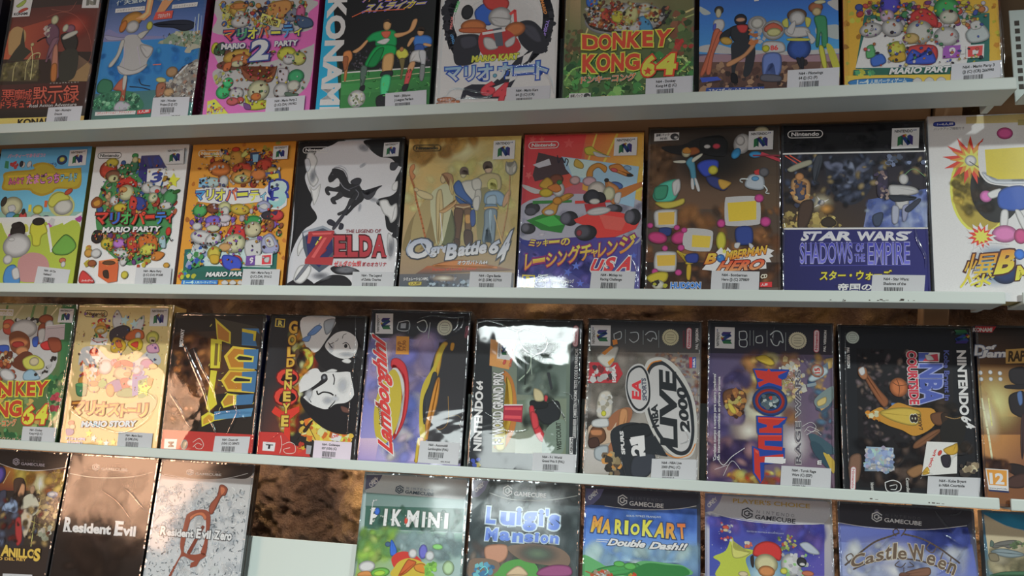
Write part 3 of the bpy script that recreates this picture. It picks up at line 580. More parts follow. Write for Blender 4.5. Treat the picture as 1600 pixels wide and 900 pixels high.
GAMES = r'''
@1|-0.514|0.13|0.179|0|0|card|dark game box at the far top left corner, only its navy side showing|game box|boxed games on the top shelf|39,39,54|game_box
p 49,46,56 0,1790 1300,1790 1300,0 0,0
@1|-0.3681|0.1263|0.179|0|0|film|dark red game box with rust-red kanji title and gold strip along its foot|game box|boxed games on the top shelf|25,23,22/46,43,38|game_box
q 79,66,59 72,59,56 62,51,43 72,56,43 0,1790 1263,1790 1263,0 0,0
q 98,62,56 123,69,62 129,72,62 174,88,69 28,1588 1258,1582 1238,964 22,1034
q 199,101,72 174,82,66 148,75,66 227,123,88 18,1300 598,1425 623,900 -5,934
E 224,101,82 152,72,66 925,1302 329,224 10
c 174,98,85 6.5 527,1450 739,1501 947,1432 1131,1229 1224,985 1196,829 1022,848
c 189,117,98 4.3 577,1549 825,1511 915,1627
s 206,170,116 23,1269 120,1355 258,1274 256,1102 141,997 60,1012
p 75,72,59 213,1339 282,1080 383,1014 270,899 67,910 135,1028 207,1125
q 126,117,91 142,133,95 98,88,66 104,98,69 -39,876 512,906 540,626 4,652
B 174,164,114/202,192,133/98,91,66/142,133,85 60 10.8 34.5 3 11,853 483,948 555,665 24,661
q 123,101,88 148,117,91 126,98,75 91,79,66 979,979 1288,784 1234,592 976,604
p 180,148,104 948,645 1196,829 1245,787 1223,592 955,605
c 227,218,158 10.6 184,643 176,804 207,882
c 241,236,174 10.7 372,1075 423,911 437,651
c 241,236,174 10.7 341,875 412,972 509,986 509,926
c 227,218,158 10.6 359,654 348,835 397,932
e 206,192,138 384,1104 27,25 -0
s 123,88,107 549,1327 642,1361 734,1274 736,1133 661,1058 570,1144
e 206,206,168 650,1406 53,62 -0
b 206,183,178/148,107,120/206,205,189 14 15.0 34.3 5 513,1339 568,1346 618,1181 551,1185
s 145,107,123 647,1139 751,1173 750,1052 833,690 760,674 667,897 608,861
s 206,143,121 694,1056 754,1052 807,652 725,626 696,856
s 206,130,70 703,816 776,832 799,633 725,626
e 148,101,120 886,1275 70,57 -0
s 62,58,53 777,1211 939,1221 1021,1116 1000,978 893,974 794,1110
s 72,71,62 826,988 1019,997 1067,836 1034,641 868,610 805,790
s 206,206,194 795,1170 852,1217 977,1249 995,1208 885,1154 811,1139
e 206,206,183 819,1289 40,53 -20
c 49,39,39 17.1 449,1141 520,1177 574,1184
q 98,62,56 82,51,46 72,49,43 79,53,46 13,601 1319,588 1287,260 72,291
part title_lettering
t 241,114,95/72,25,22/199,88,69 71,390 264,385 51,540 0.006 0.035 0 悪
t 241,114,95/72,25,22/199,88,69 249,386 386,384 230,537 0.006 0.035 0 魔
t 241,114,95/72,25,22/199,88,69 368,385 506,383 350,532 0.006 0.035 0 城
t 241,123,101/72,25,22/208,98,75 521,335 721,334 495,557 0.006 0.035 0 黙
t 241,123,101/72,25,22/208,98,75 721,334 936,333 696,555 0.006 0.035 0 示
t 241,123,101/72,25,22/208,98,75 940,333 1159,335 916,556 0.006 0.035 0 録
t 227,101,82/53,22,18 79,298 511,296 67,386 0.03 0.03 0 ドラキュラ
t 241,241,241 489,297 1135,292 486,336 0 0 0 Real Action Adventure
t 241,241,233 726,581 1120,578 725,597 0 0 0 ドラキュラもくしろく
q 62,54,46 62,54,46 46,39,32 46,39,32 73,281 1266,261 1256,127 94,171
q 241,227,126 227,189,107 227,189,107 241,218,123 93,175 1303,164 1311,49 112,77
t 43,34,22 359,72 863,69 352,158 0.045 0 0 KONAMI
part maker_badge
p 241,241,241 19,1724 287,1704 278,1478 25,1481
s 206,89,74 104,1545 147,1580 212,1596 246,1577 197,1551 133,1531
s 177,199,95 59,1627 109,1665 170,1702 200,1683 161,1628 97,1604
t 46,46,49 49,1500 247,1498 46,1537 0.045 0 0 KONAMI
part console_badge
p 241,241,241 1003,1651 1239,1634 1240,1519 1004,1535
p 129,129,120 1055,1647 1097,1644 1099,1563 1061,1560
p 129,129,120 1152,1640 1195,1637 1194,1562 1156,1559
p 155,155,142 1099,1634 1153,1606 1152,1557 1101,1577
price 755,286 1220,286 750,69 224,226,234 N64 - Akumajou|Dracula|00397128|
@1|-0.2328|0.1308|0.179|0.0094|-0.003|film|blue game box showing a white dress over a bay, on the top shelf|game box|boxed games on the top shelf|36,34,46/56,62,75|game_box
q 72,114,170 69,117,180 79,148,133 95,133,120 0,1790 1308,1790 1308,0 0,0
q 62,98,152 59,101,167 123,152,227 148,164,221 -1,1613 1311,1521 1305,1053 4,1070
s 156,156,206 41,1228 199,1168 414,1136 834,1091 507,1071 3,1074
s 173,173,206 10,1160 207,1122 420,1096 86,1082
q 72,164,241 59,148,227 53,136,205 72,155,221 7,1074 1294,1058 1280,444 7,422
B 79,177,241/56,142,224/66,155,233 40 20.7 62.2 8 14,1010 1278,958 1254,558 15,499
s 152,177,152 743,1012 837,1071 911,1125 1069,1155 1282,1103 1305,937 1098,949 909,995
b 206,206,178/206,206,178/126,152,120/206,168,114/206,206,206 46 14.1 34.3 9 763,1017 909,1135 1274,1132 1301,938 1036,962
s 36,43,62 653,1269 886,1293 1091,1284 1199,1234 1168,1168 1050,1146 921,1193 712,1222
l 202,221,241 10.0 1188,1313 1194,1128
l 221,240,241 12.0 1228,1350 1240,1115
l 177,196,233 8.0 1267,1327 1278,1132
s 206,205,183 1107,891 1184,983 1321,937 1205,908 1180,871
s 66,133,101 19,538 82,604 203,569 233,470 155,416 29,441
s 72,140,107 -1,345 151,435 399,444 550,399 674,261 566,170 229,221 -2,229
b 98,177,133/61,123,95/151,206,168/53,101,82 50 16.2 40.6 4 2,326 172,434 571,398 642,205 21,219
s 158,152,145 823,350 887,461 1015,550 1137,678 1302,784 1329,441 1281,293 828,311
b 202,196,183/133,126,126/206,200,192/206,206,199/101,101,107/177,139,120 110 15.8 43.5 6 817,388 1027,607 1304,765 1311,292 828,311
l 75,72,82 17.8 1012,570 1114,698 1227,750
l 241,241,241 19.7 1040,587 1170,724
e 180,145,107 980,648 77,66 -0
e 206,206,135 853,554 69,35 -10
s 177,114,88 810,503 919,517 919,384 823,350
e 206,168,124 976,400 69,53 -0
c 49,62,82 12.0 454,490 600,474 728,439
c 49,62,82 12.0 563,581 605,512 721,487
l 241,133,120 14.0 722,747 824,748
s 206,206,206 292,1113 456,1133 535,1030 677,973 689,894 641,809 623,723 532,650 369,635 264,702 309,876
s 206,206,206 517,1011 677,973 688,904 626,835 541,922
s 206,206,206 265,761 463,692 638,761 625,711 532,650 369,635 264,702
s 206,206,199 246,1072 299,1069 264,898 191,764 138,743 135,787 211,901
s 206,206,199 456,1133 532,1178 604,1183 579,1145 516,1080
e 206,149,70 352,1328 148,101 20
e 206,206,205 372,1243 89,80 10
e 206,127,59 248,1255 47,81 -20
e 206,206,91 601,1243 42,56 -0
s 202,114,91 297,564 371,619 406,598 413,424 406,271 348,312 350,427 274,449 240,470
s 206,206,199 350,620 403,618 396,463 363,465
s 195,195,206 285,257 357,321 488,277 488,211 315,198
p 241,174,120 522,1586 606,1580 595,1382 522,1313 398,1341 516,1417
p 241,214,152 543,1585 579,1582 564,1404 507,1342 443,1352 533,1416
p 241,174,120 732,1572 878,1561 734,1353 642,1345
h 75,72,69/241,241,241/177,152,126 50 35.7 5.9 6 805,465 1267,748 1285,330 826,330
h 43,82,54/152,240,183 50 32.6 6.1 7 -14,423 571,398 601,206 19,228
h 88,88,75/241,241,233 40 24.3 6.1 8 750,1106 1274,1132 1303,918 1037,953
l 227,214,241 6.1 311,994 331,738
l 227,214,241 6.1 479,984 558,746
part title_lettering
p 241,101,88 663,1407 889,1416 883,1317 637,1310
t 241,241,241 696,1330 859,1339 692,1381 0.03 0 0 プロジェクト
p 241,241,241 109,1488 504,1498 508,1441 109,1434
p 241,241,241 868,1488 1199,1501 1194,1446 865,1437
t 82,82,95 132,1451 489,1459 132,1479 0 0 0 ジョゼットとピーノの
t 82,82,95 888,1447 1178,1459 888,1475 0 0 0 コミュニケーション
t 227,241,241/59,101,167 109,1529 507,1547 105,1590 0.02 0.02 0 任天堂64
t 227,241,241/59,101,167 663,1546 1157,1535 658,1579 0.02 0.02 0 ワンダー
p 241,241,241 50,193 587,192 582,147 50,147
t 227,82,88 76,161 563,162 75,192 0.02 0 0 コミュニケーション・アドベンチャー
p 241,82,88 607,195 781,200 776,155 607,146
t 241,241,241 629,156 754,163 628,190 0.03 0 0 1人用
price 788,340 1258,332 792,101 224,226,234 N64 - Wonder|Project J2 (J) (C)|00397112|29,90€
spine 123,98,145 NINTENDO 64
@1|-0.0885|0.1296|0.179|-0.0054|0.0022|card|pink game box with a rainbow katakana title above a big silver 2|game box|boxed games on the top shelf|241,75,161/241,98,183|game_box
q 241,123,202 241,117,196 241,126,205 241,133,214 0,1790 1296,1790 1296,0 0,0
s 206,206,206 20,1489 1212,1399 1171,1233 1171,1028 90,1061 48,1255
s 206,206,206 39,912 401,909 695,686 1208,841 1283,836 1234,365 808,149 523,161 166,417 67,590 135,680
s 123,82,69 174,847 330,857 511,790 506,659 318,614 140,642 113,700 205,751
o 148,88,69/82,148,126/202,152,101/206,151,81/82,114,183/206,80,74/206,206,91 120 17.8 39.6 12 45,1448 1157,1385 1163,1122 141,1134
b 206,206,91/206,206,135/206,206,114/206,178,70 30 23.7 51.3 13 76,1350 264,1432 392,1346 216,1167
e 206,173,86 302,1362 109,97 -0
e 206,138,80 312,1390 119,43 -0
e 206,206,194 330,1283 59,50 -0
e 206,206,206 350,1196 118,77 -0
s 62,62,82 551,1315 623,1367 722,1341 752,1244 641,1195
s 206,149,86 680,1382 887,1424 969,1361 908,1214 695,1229
s 133,139,158 904,1252 1011,1320 1080,1202 990,1152 911,1176
e 206,105,149 1084,1258 57,95 -0
s 75,98,133 1021,1225 1214,1174 1242,1079 1092,1071
p 241,240,133 613,1282 863,1180 834,1092 595,1179
t 101,75,43 610,1167 814,1104 625,1238 0.045 0 0 WANTED
e 206,206,70 71,891 52,73 -0
s 75,101,75 104,946 182,951 189,809 80,811 53,873
e 206,168,81 358,780 176,87 10
e 206,127,75 402,731 117,75 -0
e 206,206,168 368,686 78,41 -0
s 206,114,70 212,695 298,709 279,616 202,611
e 75,202,126 231,358 90,82 -0
e 78,206,130 277,467 66,63 -0
e 206,206,206 398,332 89,78 -0
e 206,91,86 452,252 50,41 -0
s 206,151,64 513,594 623,644 722,611 772,497 678,484 523,510
s 152,88,62 409,665 536,565 751,517 861,640 814,458 643,458 485,503
e 206,206,168 663,356 134,122 -0
e 206,124,64 643,284 65,48 -0
s 206,206,70 507,308 591,231 761,242 789,150 563,141
s 126,82,145 498,217 576,195 601,140 525,143
e 206,206,81 961,772 114,86 -0
e 206,206,114 1108,709 94,81 -20
e 206,206,206 996,706 76,63 -0
s 206,199,206 884,602 1009,576 988,413 910,435 874,510
e 206,206,206 939,343 94,95 -0
e 69,170,114 1101,498 97,84 -0
e 206,206,194 1083,390 79,66 -0
s 95,117,101 997,322 1148,296 1114,262 1001,276
e 206,103,105 361,242 77,48 -0
b 206,206,206/206,206,206/206,206,114 12 19.3 38.5 44 107,588 242,599 255,487 120,475
p 241,241,95 49,256 143,279 340,87 60,80
b 206,103,80/75,98,152/206,206,206 16 11.5 22.9 4 73,218 149,233 279,117 67,107
t 227,82,82 69,116 268,126 77,181 0.02 0 0 パーティ
o 148,88,69/82,148,126/206,151,81/82,114,183/206,80,74/206,206,91/206,206,206/75,49,43 90 7.9 17.8 5 85,1445 1157,1385 1163,1122 159,1152
o 126,75,49/206,121,56/206,189,81/69,133,88/206,70,86/126,82,133/206,206,206/75,49,43 150 7.8 17.5 6 69,910 1189,842 1216,365 789,150 242,265
part title_lettering
t 241,98,82/56,66,123 161,965 307,968 161,1095 0.03 0.065 0 マ
t 98,174,123/56,66,123 337,966 457,966 333,1102 0.03 0.065 0 リ
t 241,241,95/56,66,123 468,971 588,969 461,1109 0.03 0.065 0 オ
t 241,123,82/56,66,123 603,971 732,971 596,1111 0.03 0.065 0 パ
t 241,241,95/56,66,123 756,1014 871,1010 753,1046 0.03 0.065 0 ー
t 98,174,241/56,66,123 895,957 1018,956 889,1112 0.03 0.065 0 テ
t 241,241,95/56,66,123 1036,972 1130,971 1032,1065 0.03 0.065 0 ィ
l 241,241,107 7.8 162,1037 268,1059
l 107,241,183 7.7 339,1036 424,1055
t 241,241,241/69,82,158/221,233,241 521,705 750,711 532,953 0.045 0.055 0 2
t 241,241,241/82,95,158 153,864 455,860 154,935 0.045 0.055 0 MARIO
t 241,241,241/82,95,158 811,858 1094,859 811,925 0.045 0.055 0 PARTY
price 782,255 1240,267 782,78 224,226,234 N64 - Mario Party 2|(J) (C) (DA) 391902|00391902|
@1|0.0483|0.1286|0.179|-0.0028|0.0014|card|black and green football game box with white capitals down its blue left edge|game box|boxed games on the top shelf|36,39,46|game_box
q 32,32,32 32,32,32 49,98,56 49,98,56 0,1790 1286,1790 1286,0 0,0
q 29,29,32 36,36,39 43,46,46 36,36,39 1,1387 1285,1291 1282,522 243,542
b 75,75,88/98,88,95/62,62,75/120,107,123 120 7.3 18.3 15 270,758 1270,717 1265,523 271,541
q 72,164,88 62,139,75 53,123,66 72,152,82 265,505 1273,531 1286,68 284,84
q 80,177,95 72,155,82 62,133,72 82,170,95 276,378 1272,417 1277,294 278,253
l 241,241,196 7.3 282,410 1269,466
l 177,241,158 5.5 274,504 1269,523
p 241,241,241 273,519 1268,533 1269,519 274,504
s 227,148,88 271,749 351,763 377,680 339,591 326,421 298,431 293,594 263,632
s 177,107,69 267,686 330,691 324,556 289,540
s 241,233,95 870,723 970,753 1019,678 961,628 907,640
s 133,120,75 917,631 978,636 976,538 960,406 941,416 942,523
e 199,139,88 935,746 25,29 -0
s 36,177,101 615,965 722,981 839,968 872,876 853,778 646,799 624,855 552,850 517,880 563,937
s 241,114,88 688,960 795,962 773,891 719,894
s 241,241,241 643,845 747,884 793,863 735,812
s 29,183,95 646,799 852,796 865,687 729,650 647,565 539,571 542,643
s 29,152,82 650,754 738,767 664,573 556,579
e 241,183,126 750,1038 47,66 -0
s 62,46,36 702,1068 713,1099 776,1094 791,1053 750,1074
s 241,174,120 842,932 956,943 1007,975 1039,1073 1087,1087 1087,1033 1044,946 925,890 857,886
s 241,174,120 543,860 486,782 418,732 370,752 448,802 518,874
s 241,183,120 736,677 850,697 839,493 738,489
s 49,49,56 727,498 847,506 845,439 728,436
s 82,227,152 728,441 837,443 814,246 735,232
s 101,123,114 486,565 558,561 550,436 524,313 496,332
s 39,39,46 692,216 797,238 789,106 701,110
s 39,39,46 495,341 548,356 544,294 493,300
e 241,241,241 465,205 101,100 -0
b 152,164,133/227,227,196/241,241,241 26 10.8 23.4 2 385,266 458,298 548,241 555,152 470,111 394,159
s 75,139,240 1066,881 1188,892 1260,860 1266,780 1181,740 1083,764
s 62,101,183 1090,790 1178,785 1184,704 1086,719
e 241,177,126 1137,931 39,47 -0
s 56,43,36 1097,942 1103,993 1174,982 1182,928 1140,961
s 241,177,126 1029,866 1076,872 1053,819 1013,768 994,787
s 241,177,126 1186,802 1266,780 1250,754 1179,776
s 241,241,241 1061,712 1200,712 1208,597 1148,582 1095,594 1034,589
s 214,218,224 1131,708 1210,703 1212,543 1177,536
s 241,177,126 1043,588 1101,588 1076,489 1015,492
s 241,95,95 1015,492 1072,494 1042,349 991,343
s 43,43,49 982,335 1043,344 1022,271 973,274
s 145,152,152 1159,546 1212,543 1205,385 1162,387
q 49,192,241 49,189,241 36,167,241 43,170,241 -5,1391 67,1386 94,79 -1,76
p 49,192,241 67,1386 85,1384 284,84 94,79
h 126,227,120/36,88,43 50 43.6 5.4 4 277,468 1267,487 1286,68 293,83
part spine_band
p 49,192,241 -5,1391 89,1384 284,84 -1,76
part maker_lettering
t 241,241,241 27,1411 44,63 263,1405 0.045 0 0 KONAMI
part title_lettering
t 241,241,95/148,123,241/241,158,82 441,1321 948,1305 488,1425 0.03 0.065 0.2 パーフェクト
t 241,241,107/148,133,241/241,196,95 442,1196 1149,1214 489,1295 0.03 0.065 0.25 ストライカー
l 241,120,82 11.1 336,1158 468,1213 937,1207
price 790,251 1247,268 800,60 224,226,234 N64 - Jikkyou|J.League Perfect|00404672|
@1|0.1828|0.1279|0.179|-0.0048|0.0045|film|white game box with a black tyre ring above its blue katakana title|game box|boxed games on the top shelf|39,39,46/241,241,241|game_box
q 241,241,241 241,241,241 241,241,241 241,241,241 0,1790 1279,1790 1279,0 0,0
E 241,241,241 241,241,241 641,991 570,398 -0
c 43,43,53 117.9 172,745 102,1030 155,1289
c 43,43,53 115.4 1119,1213 1173,1012 1136,741 977,558
b 43,43,53 34 24.1 40.1 3 29,1197 87,1274 114,808 60,912
b 43,43,53 34 22.9 38.2 4 1206,1108 1235,949 1159,624 1087,590
c 43,43,53 79.1 130,867 199,684 339,567
c 241,241,241 15.7 219,841 149,1046 214,1274
c 241,241,241 15.4 1064,1208 1108,1017 1069,804
t 98,224,123 178,1125 214,1240 150,1139 0.045 0 0 LUIGI
t 241,145,145 146,930 150,1071 117,936 0.045 0 0 PEACH
t 98,174,241 194,759 157,873 160,762 0.045 0 0 TOAD
t 241,158,82 1079,1197 1126,1035 1116,1194 0.045 0 0 MARIO
t 177,148,241 1155,974 1116,801 1191,964 0.045 0 0 YOSHI
s 49,49,59 190,833 304,866 449,836 467,667 398,534 217,525 171,666
s 72,72,85 239,830 401,839 426,729 275,699
s 46,46,56 859,956 998,970 1113,860 1165,701 1141,606 1012,614 897,718 855,838
s 75,75,88 907,933 1038,904 1118,743 1045,728 929,833
e 43,43,49 300,1116 66,85 -0
s 56,106,206 386,1130 479,1203 576,1156 567,957 432,986 390,1049
s 206,70,64 476,1254 725,1234 730,1124 578,1115 500,1161
e 206,206,206 658,1040 125,108 -0
s 206,206,206 563,1037 773,1002 738,925 605,944
l 241,82,82 31.0 770,1061 816,1098 832,938
e 206,124,70 376,950 139,80 -5
s 202,107,62 246,939 502,922 495,867 249,889
e 206,124,70 825,884 113,83 10
s 206,64,64 457,865 740,885 898,679 717,573 488,626
s 206,206,206 498,813 593,797 655,694 562,671 502,724
s 206,206,206 727,749 828,811 822,723 749,688
p 101,107,120 588,906 682,919 710,710 635,705
p 241,241,241 476,874 721,897 726,871 481,844
p 49,49,62 866,564 1048,631 980,500 908,436 806,240 699,130 437,143 340,186 391,300 599,289 724,398
p 241,241,241 930,584 1026,632 978,529 907,481
p 241,241,241 610,250 747,300 677,208 586,174
p 241,241,241 801,355 907,465 857,333 785,298
p 49,49,62 308,265 391,300 323,148 276,141
part title_lettering
t 241,241,95/123,148,56/241,241,82 375,545 876,548 382,617 0.045 0.055 0 MARIO KART
t 152,205,241/56,98,202/241,241,241 103,344 284,348 93,502 0.03 0.065 0 マ
t 152,205,241/56,98,202/241,241,241 313,339 427,345 305,500 0.03 0.065 0 リ
t 152,205,241/56,98,202/241,241,241 450,332 615,338 441,508 0.03 0.065 0 オ
e 114,178,206 635,384 23,23 -0
t 152,205,241/56,98,202/241,241,241 662,328 829,335 659,511 0.03 0.065 0 カ
t 152,205,241/56,98,202/241,241,241 836,392 1048,396 837,459 0.03 0.065 0 ー
t 152,205,241/56,98,202/241,241,241 1069,318 1191,323 1067,514 0.03 0.065 0 ト
t 241,82,95/202,56,69 492,169 632,172 513,313 0.045 0.04 0 6
t 241,82,95/202,56,69 617,105 756,108 655,290 0.045 0.04 0 4
s 206,127,86 33,162 151,172 219,153 211,130 49,123
s 206,127,86 39,119 248,133 273,108 242,86 45,84
t 241,241,241 54,126 201,135 54,157 0.03 0 0 アクション
t 241,241,241 60,89 241,96 60,122 0.03 0 0 レースゲーム
price 768,246 1223,245 762,51 224,226,234 N64 - Mario Kart|64 (J) (C) (CR)|00390421|
fold 17 4,121 112,188 175,257 318,245 491,198 614,157 456,150 248,148 97,120 25,104
fold 17 723,427 796,462 925,483 1054,472 1149,394 1206,314 1236,218 1256,160
fold 15 713,438 779,430 837,382 965,394 1086,369
@1|0.3174|0.1292|0.179|-0.0035|-0.0003|film|jungle green game box with red cartoon lettering rimmed in yellow, centre of the top shelf|game box|boxed games on the top shelf|49,46,43/98,98,82|game_box
q 148,136,95 152,136,95 75,114,69 75,123,69 0,1790 1292,1790 1292,0 0,0
E 241,241,196 148,133,95 555,962 586,366 -0
q 174,152,107 189,164,120 101,126,82 98,133,82 -1,1176 154,1165 173,583 2,593
l 241,227,158 15.0 335,1161 139,528
l 240,224,152 18.1 1097,906 1319,1004
l 227,240,164 21.6 1049,683 1299,334
c 202,214,133 14.4 1115,867 1294,930
b 80,152,82/101,183,95/66,123,69/133,202,107/53,98,59/149,206,114 120 26.1 67.2 5 13,535 1289,520 1293,43 11,80
b 98,123,75/123,148,88/152,101,75/75,101,62 60 21.8 54.6 9 1010,988 1294,968 1289,520 1051,496
b 123,101,69/174,145,95/98,114,69 40 18.8 49.0 7 6,824 165,833 175,526 10,516
b 206,68,63/206,81,70 14 14.3 35.8 3 1118,660 1271,651 1272,539 1119,548
c 183,241,133 16.7 22,287 90,397 178,430
c 221,241,158 16.1 881,393 1086,475 1222,468
c 145,224,114 21.2 1139,306 1256,429
e 206,206,206 609,920 407,182 -0
c 69,62,54 26.3 196,1006 272,865 453,800 700,776 926,804 1062,984
o 126,75,56/177,107,69/206,132,74/206,183,114/196,69,62/206,206,135 90 15.1 33.9 11 210,1122 444,1144 694,1087 750,891 524,801 272,865
b 206,206,206/206,206,206/56,56,56 26 17.0 33.9 2 211,1102 356,1072 342,918 235,906
s 56,112,206 218,1170 353,1160 319,1094 230,1081
s 206,199,70 483,1005 590,998 575,884 485,909
s 206,86,70 376,1013 448,989 450,911 378,935
e 206,206,145 670,954 81,115 -20
e 206,206,189 800,1031 74,58 -0
s 206,206,135 871,1017 958,992 925,861 855,903
s 84,156,206 733,912 820,934 892,787 770,776
s 206,206,206 664,840 750,891 753,777 665,786
b 98,72,59/174,107,82/56,56,56/206,206,206 24 14.6 32.9 8 888,996 1044,1024 995,818 909,805
h 49,95,43/177,241,145/227,233,133 110 44.8 5.6 4 12,554 1289,501 1293,79 11,80
B 49,36,29/126,75,49/227,126,69/241,233,120/208,69,56 40 11.3 26.4 5 210,1141 991,1085 909,824 453,806 272,865
o 126,75,56/177,107,69/206,132,74/206,183,114/196,69,62/206,206,206/49,36,29 100 7.6 17.0 5 209,1151 1000,1094 909,824 453,800 254,866
part title_lettering
t 241,88,62/241,241,95 187,617 366,591 181,778 0.045 0.055 0 D
t 241,88,62/241,241,95 352,596 485,594 347,764 0.045 0.055 0 O
t 241,88,62/241,241,95 493,593 625,605 492,774 0.045 0.055 0 N
t 241,88,62/241,241,95 630,604 765,596 648,780 0.045 0.055 0 K
t 241,88,62/241,241,95 791,608 895,602 788,775 0.045 0.055 0 E
t 241,88,62/241,241,95 895,598 1050,599 927,775 0.045 0.055 0 Y
t 241,88,62/241,241,95 195,363 341,350 192,559 0.045 0.055 0 K
t 241,88,62/241,241,95 337,362 478,368 335,551 0.045 0.055 0 O
t 241,88,62/241,241,95 485,354 613,361 486,546 0.045 0.055 0 N
t 241,88,62/241,241,95 622,360 770,362 621,539 0.045 0.055 0 G
t 241,241,95/241,82,56 780,287 917,287 801,514 0.045 0.055 0 6
t 241,241,95/241,82,56 921,298 1113,292 948,524 0.045 0.055 0 4
* 241,88,62 848,343 48,21 5 90
t 241,145,69/241,241,241 184,241 729,252 189,320 0.03 0.04 0 ドンキーコング
p 241,241,241 72,143 290,142 289,83 70,84
t 101,98,98 82,91 207,94 85,133 0.03 0 0 振動パック
e 72,72,75 251,112 32,26 -0
e 206,206,206 263,102 14,11 -0
t 241,221,152 393,78 611,80 394,108 0.02 0 0 アクション
price 832,266 1288,276 829,66 224,226,234 N64 - Donkey|Kong 64 (J) (C)|00398892|
@1|0.4516|0.1291|0.179|-0.0153|-0.0016|card|blue-sky game box with a row of small airmen figures on brown earth|game box|boxed games on the top shelf|32,32,39/62,69,98|game_box
q 75,139,233 75,139,227 104,88,85 104,88,85 0,1790 1291,1790 1291,0 0,0
q 72,123,214 72,126,218 80,152,241 75,142,233 -7,1060 1301,967 1297,746 -26,832
q 75,142,233 80,152,241 98,189,241 88,170,241 -26,832 1297,746 1291,418 -33,491
s 194,206,206 1093,704 1210,719 1297,702 1294,571 1188,599 1092,627
s 206,206,206 1194,952 1301,971 1299,867 1251,882
s 194,206,206 4,990 109,914 47,896 0,944
s 206,206,206 8,568 172,581 336,527 657,487 933,471 1292,473 1292,429 617,444 4,512
q 152,123,133 152,123,133 126,98,95 123,95,88 -33,464 1291,418 1290,310 -36,379
s 177,145,158 -33,457 214,478 417,440 657,464 933,412 1292,423 1290,343 -36,401
q 123,91,82 129,98,88 98,75,69 95,72,66 -36,406 1290,343 1286,91 -46,76
b 152,117,95/98,72,66/177,142,114/75,62,62 120 17.2 56.0 5 -32,379 1290,332 1286,95 -42,89
p 75,101,214 10,242 174,245 215,210 31,192
e 72,66,59 187,936 45,46 -0
e 206,199,168 183,905 29,50 -0
s 206,206,206 140,832 222,838 243,769 202,704 141,730
s 82,101,202 134,787 161,797 155,729 130,731
s 206,114,86 141,730 202,715 152,504 51,274 10,287 91,529
s 206,114,86 182,705 223,680 142,482 113,282 67,295 111,506
e 49,49,62 392,823 61,63 -0
e 206,161,132 392,823 45,23 -0
s 53,56,62 305,754 437,779 477,709 457,576 335,594 284,698
s 206,75,75 356,766 457,760 441,689 386,692
s 49,53,59 305,742 213,692 193,625 244,588 284,631
e 206,168,81 258,610 61,41 -20
s 56,59,66 315,584 457,621 527,527 517,372 477,253 417,245 437,443 356,359 336,249 312,261 305,450
s 206,151,108 265,386 417,467 517,595 533,549 437,432 285,340
s 29,29,36 306,272 356,259 366,170 306,184
e 206,206,206 548,772 89,81 -0
e 206,206,199 548,777 60,58 -0
b 194,199,206/206,206,206/206,130,81 20 17.1 34.2 3 477,732 618,723 618,589 497,573
e 206,206,206 698,695 104,103 -0
s 206,108,86 618,734 698,774 778,724 767,669 628,677
e 206,206,145 702,673 68,45 -0
s 206,206,206 608,578 777,568 796,468 617,467
t 241,95,95 667,486 740,486 667,541 0.045 0 0 86
e 206,206,70 627,510 36,36 -0
s 114,138,206 607,445 756,448 765,272 705,209 676,342 636,234 596,247
s 101,101,114 596,247 755,228 754,167 586,182
e 123,98,82 914,838 91,67 -0
e 206,206,206 917,804 75,76 -0
s 206,206,103 778,780 828,810 837,720 794,723
s 206,206,103 992,810 1045,785 1024,708 995,721
s 206,206,206 827,710 995,710 1033,630 935,603 836,620 797,667
s 206,206,206 817,677 877,773 907,760 876,640
s 206,206,206 995,677 1081,583 1042,531 1013,610
e 62,95,177 930,493 110,114 -0
s 206,206,91 836,602 1013,592 1013,565 840,576
s 46,46,53 903,396 942,389 955,306 932,302
s 46,46,53 942,394 976,396 970,283 951,288
e 174,114,82 1086,904 67,58 -0
e 206,189,145 1095,859 43,44 -0
s 72,152,107 1071,805 1172,809 1190,687 1187,511 1139,503 1131,646 1109,505 1080,518 1092,671
s 206,206,81 1109,494 1152,492 1180,294 1141,292
s 206,206,81 1177,501 1229,498 1290,310 1287,181 1259,193
e 206,206,168 1126,957 55,22 -0
p 62,88,170 73,133 612,121 604,61 57,67
t 241,241,241 89,79 584,75 93,123 0.03 0 0 スカイスポーツ・シミュレーション
p 241,241,241 518,1023 569,1030 563,1008 522,1004
price 826,277 1291,284 816,77 224,226,234 N64 - Pilotwings|64 (J) (C) (P)|00394227|
@1|0.5847|0.1335|0.179|-0.0081|-0.0077|film|orange game box in crinkled clear film at the right end of the top shelf|game box|boxed games on the top shelf|241,139,49/241,196,75|game_box
q 241,196,69 241,189,62 241,202,75 241,189,72 0,1790 1335,1790 1335,0 0,0
b 206,199,64/206,206,86/206,145,48 90 16.6 37.5 5 5,954 1335,867 1328,68 -16,80
p 53,123,114 185,787 1258,743 1235,175 100,247
p 241,241,241 223,741 412,751 1148,686 1041,226 100,258 161,504
o 126,69,133/69,133,88/202,126,75/206,189,124/75,95,177/200,195,206/206,86,74/206,194,70 150 18.6 41.4 12 111,902 1263,861 1234,596 465,596 183,655
e 88,82,202 415,883 91,101 -0
e 206,183,206 384,764 64,66 -0
e 206,206,206 429,642 98,91 -20
e 75,177,101 898,809 110,108 -0
e 206,206,189 913,721 80,73 -0
e 206,206,206 888,530 109,98 -10
e 206,206,206 240,630 102,74 10
s 206,64,64 561,677 601,784 713,820 812,727 809,620 709,669
e 206,206,199 660,585 115,120 -0
e 206,178,114 585,525 74,56 -0
s 206,70,70 555,440 776,450 810,342 752,260 588,289
s 63,92,206 591,417 682,370 739,431 789,280 606,267 532,291
e 206,206,86 461,424 78,82 -0
s 206,168,59 385,341 516,399 533,313 439,296
s 68,114,206 234,348 329,387 365,299 252,262
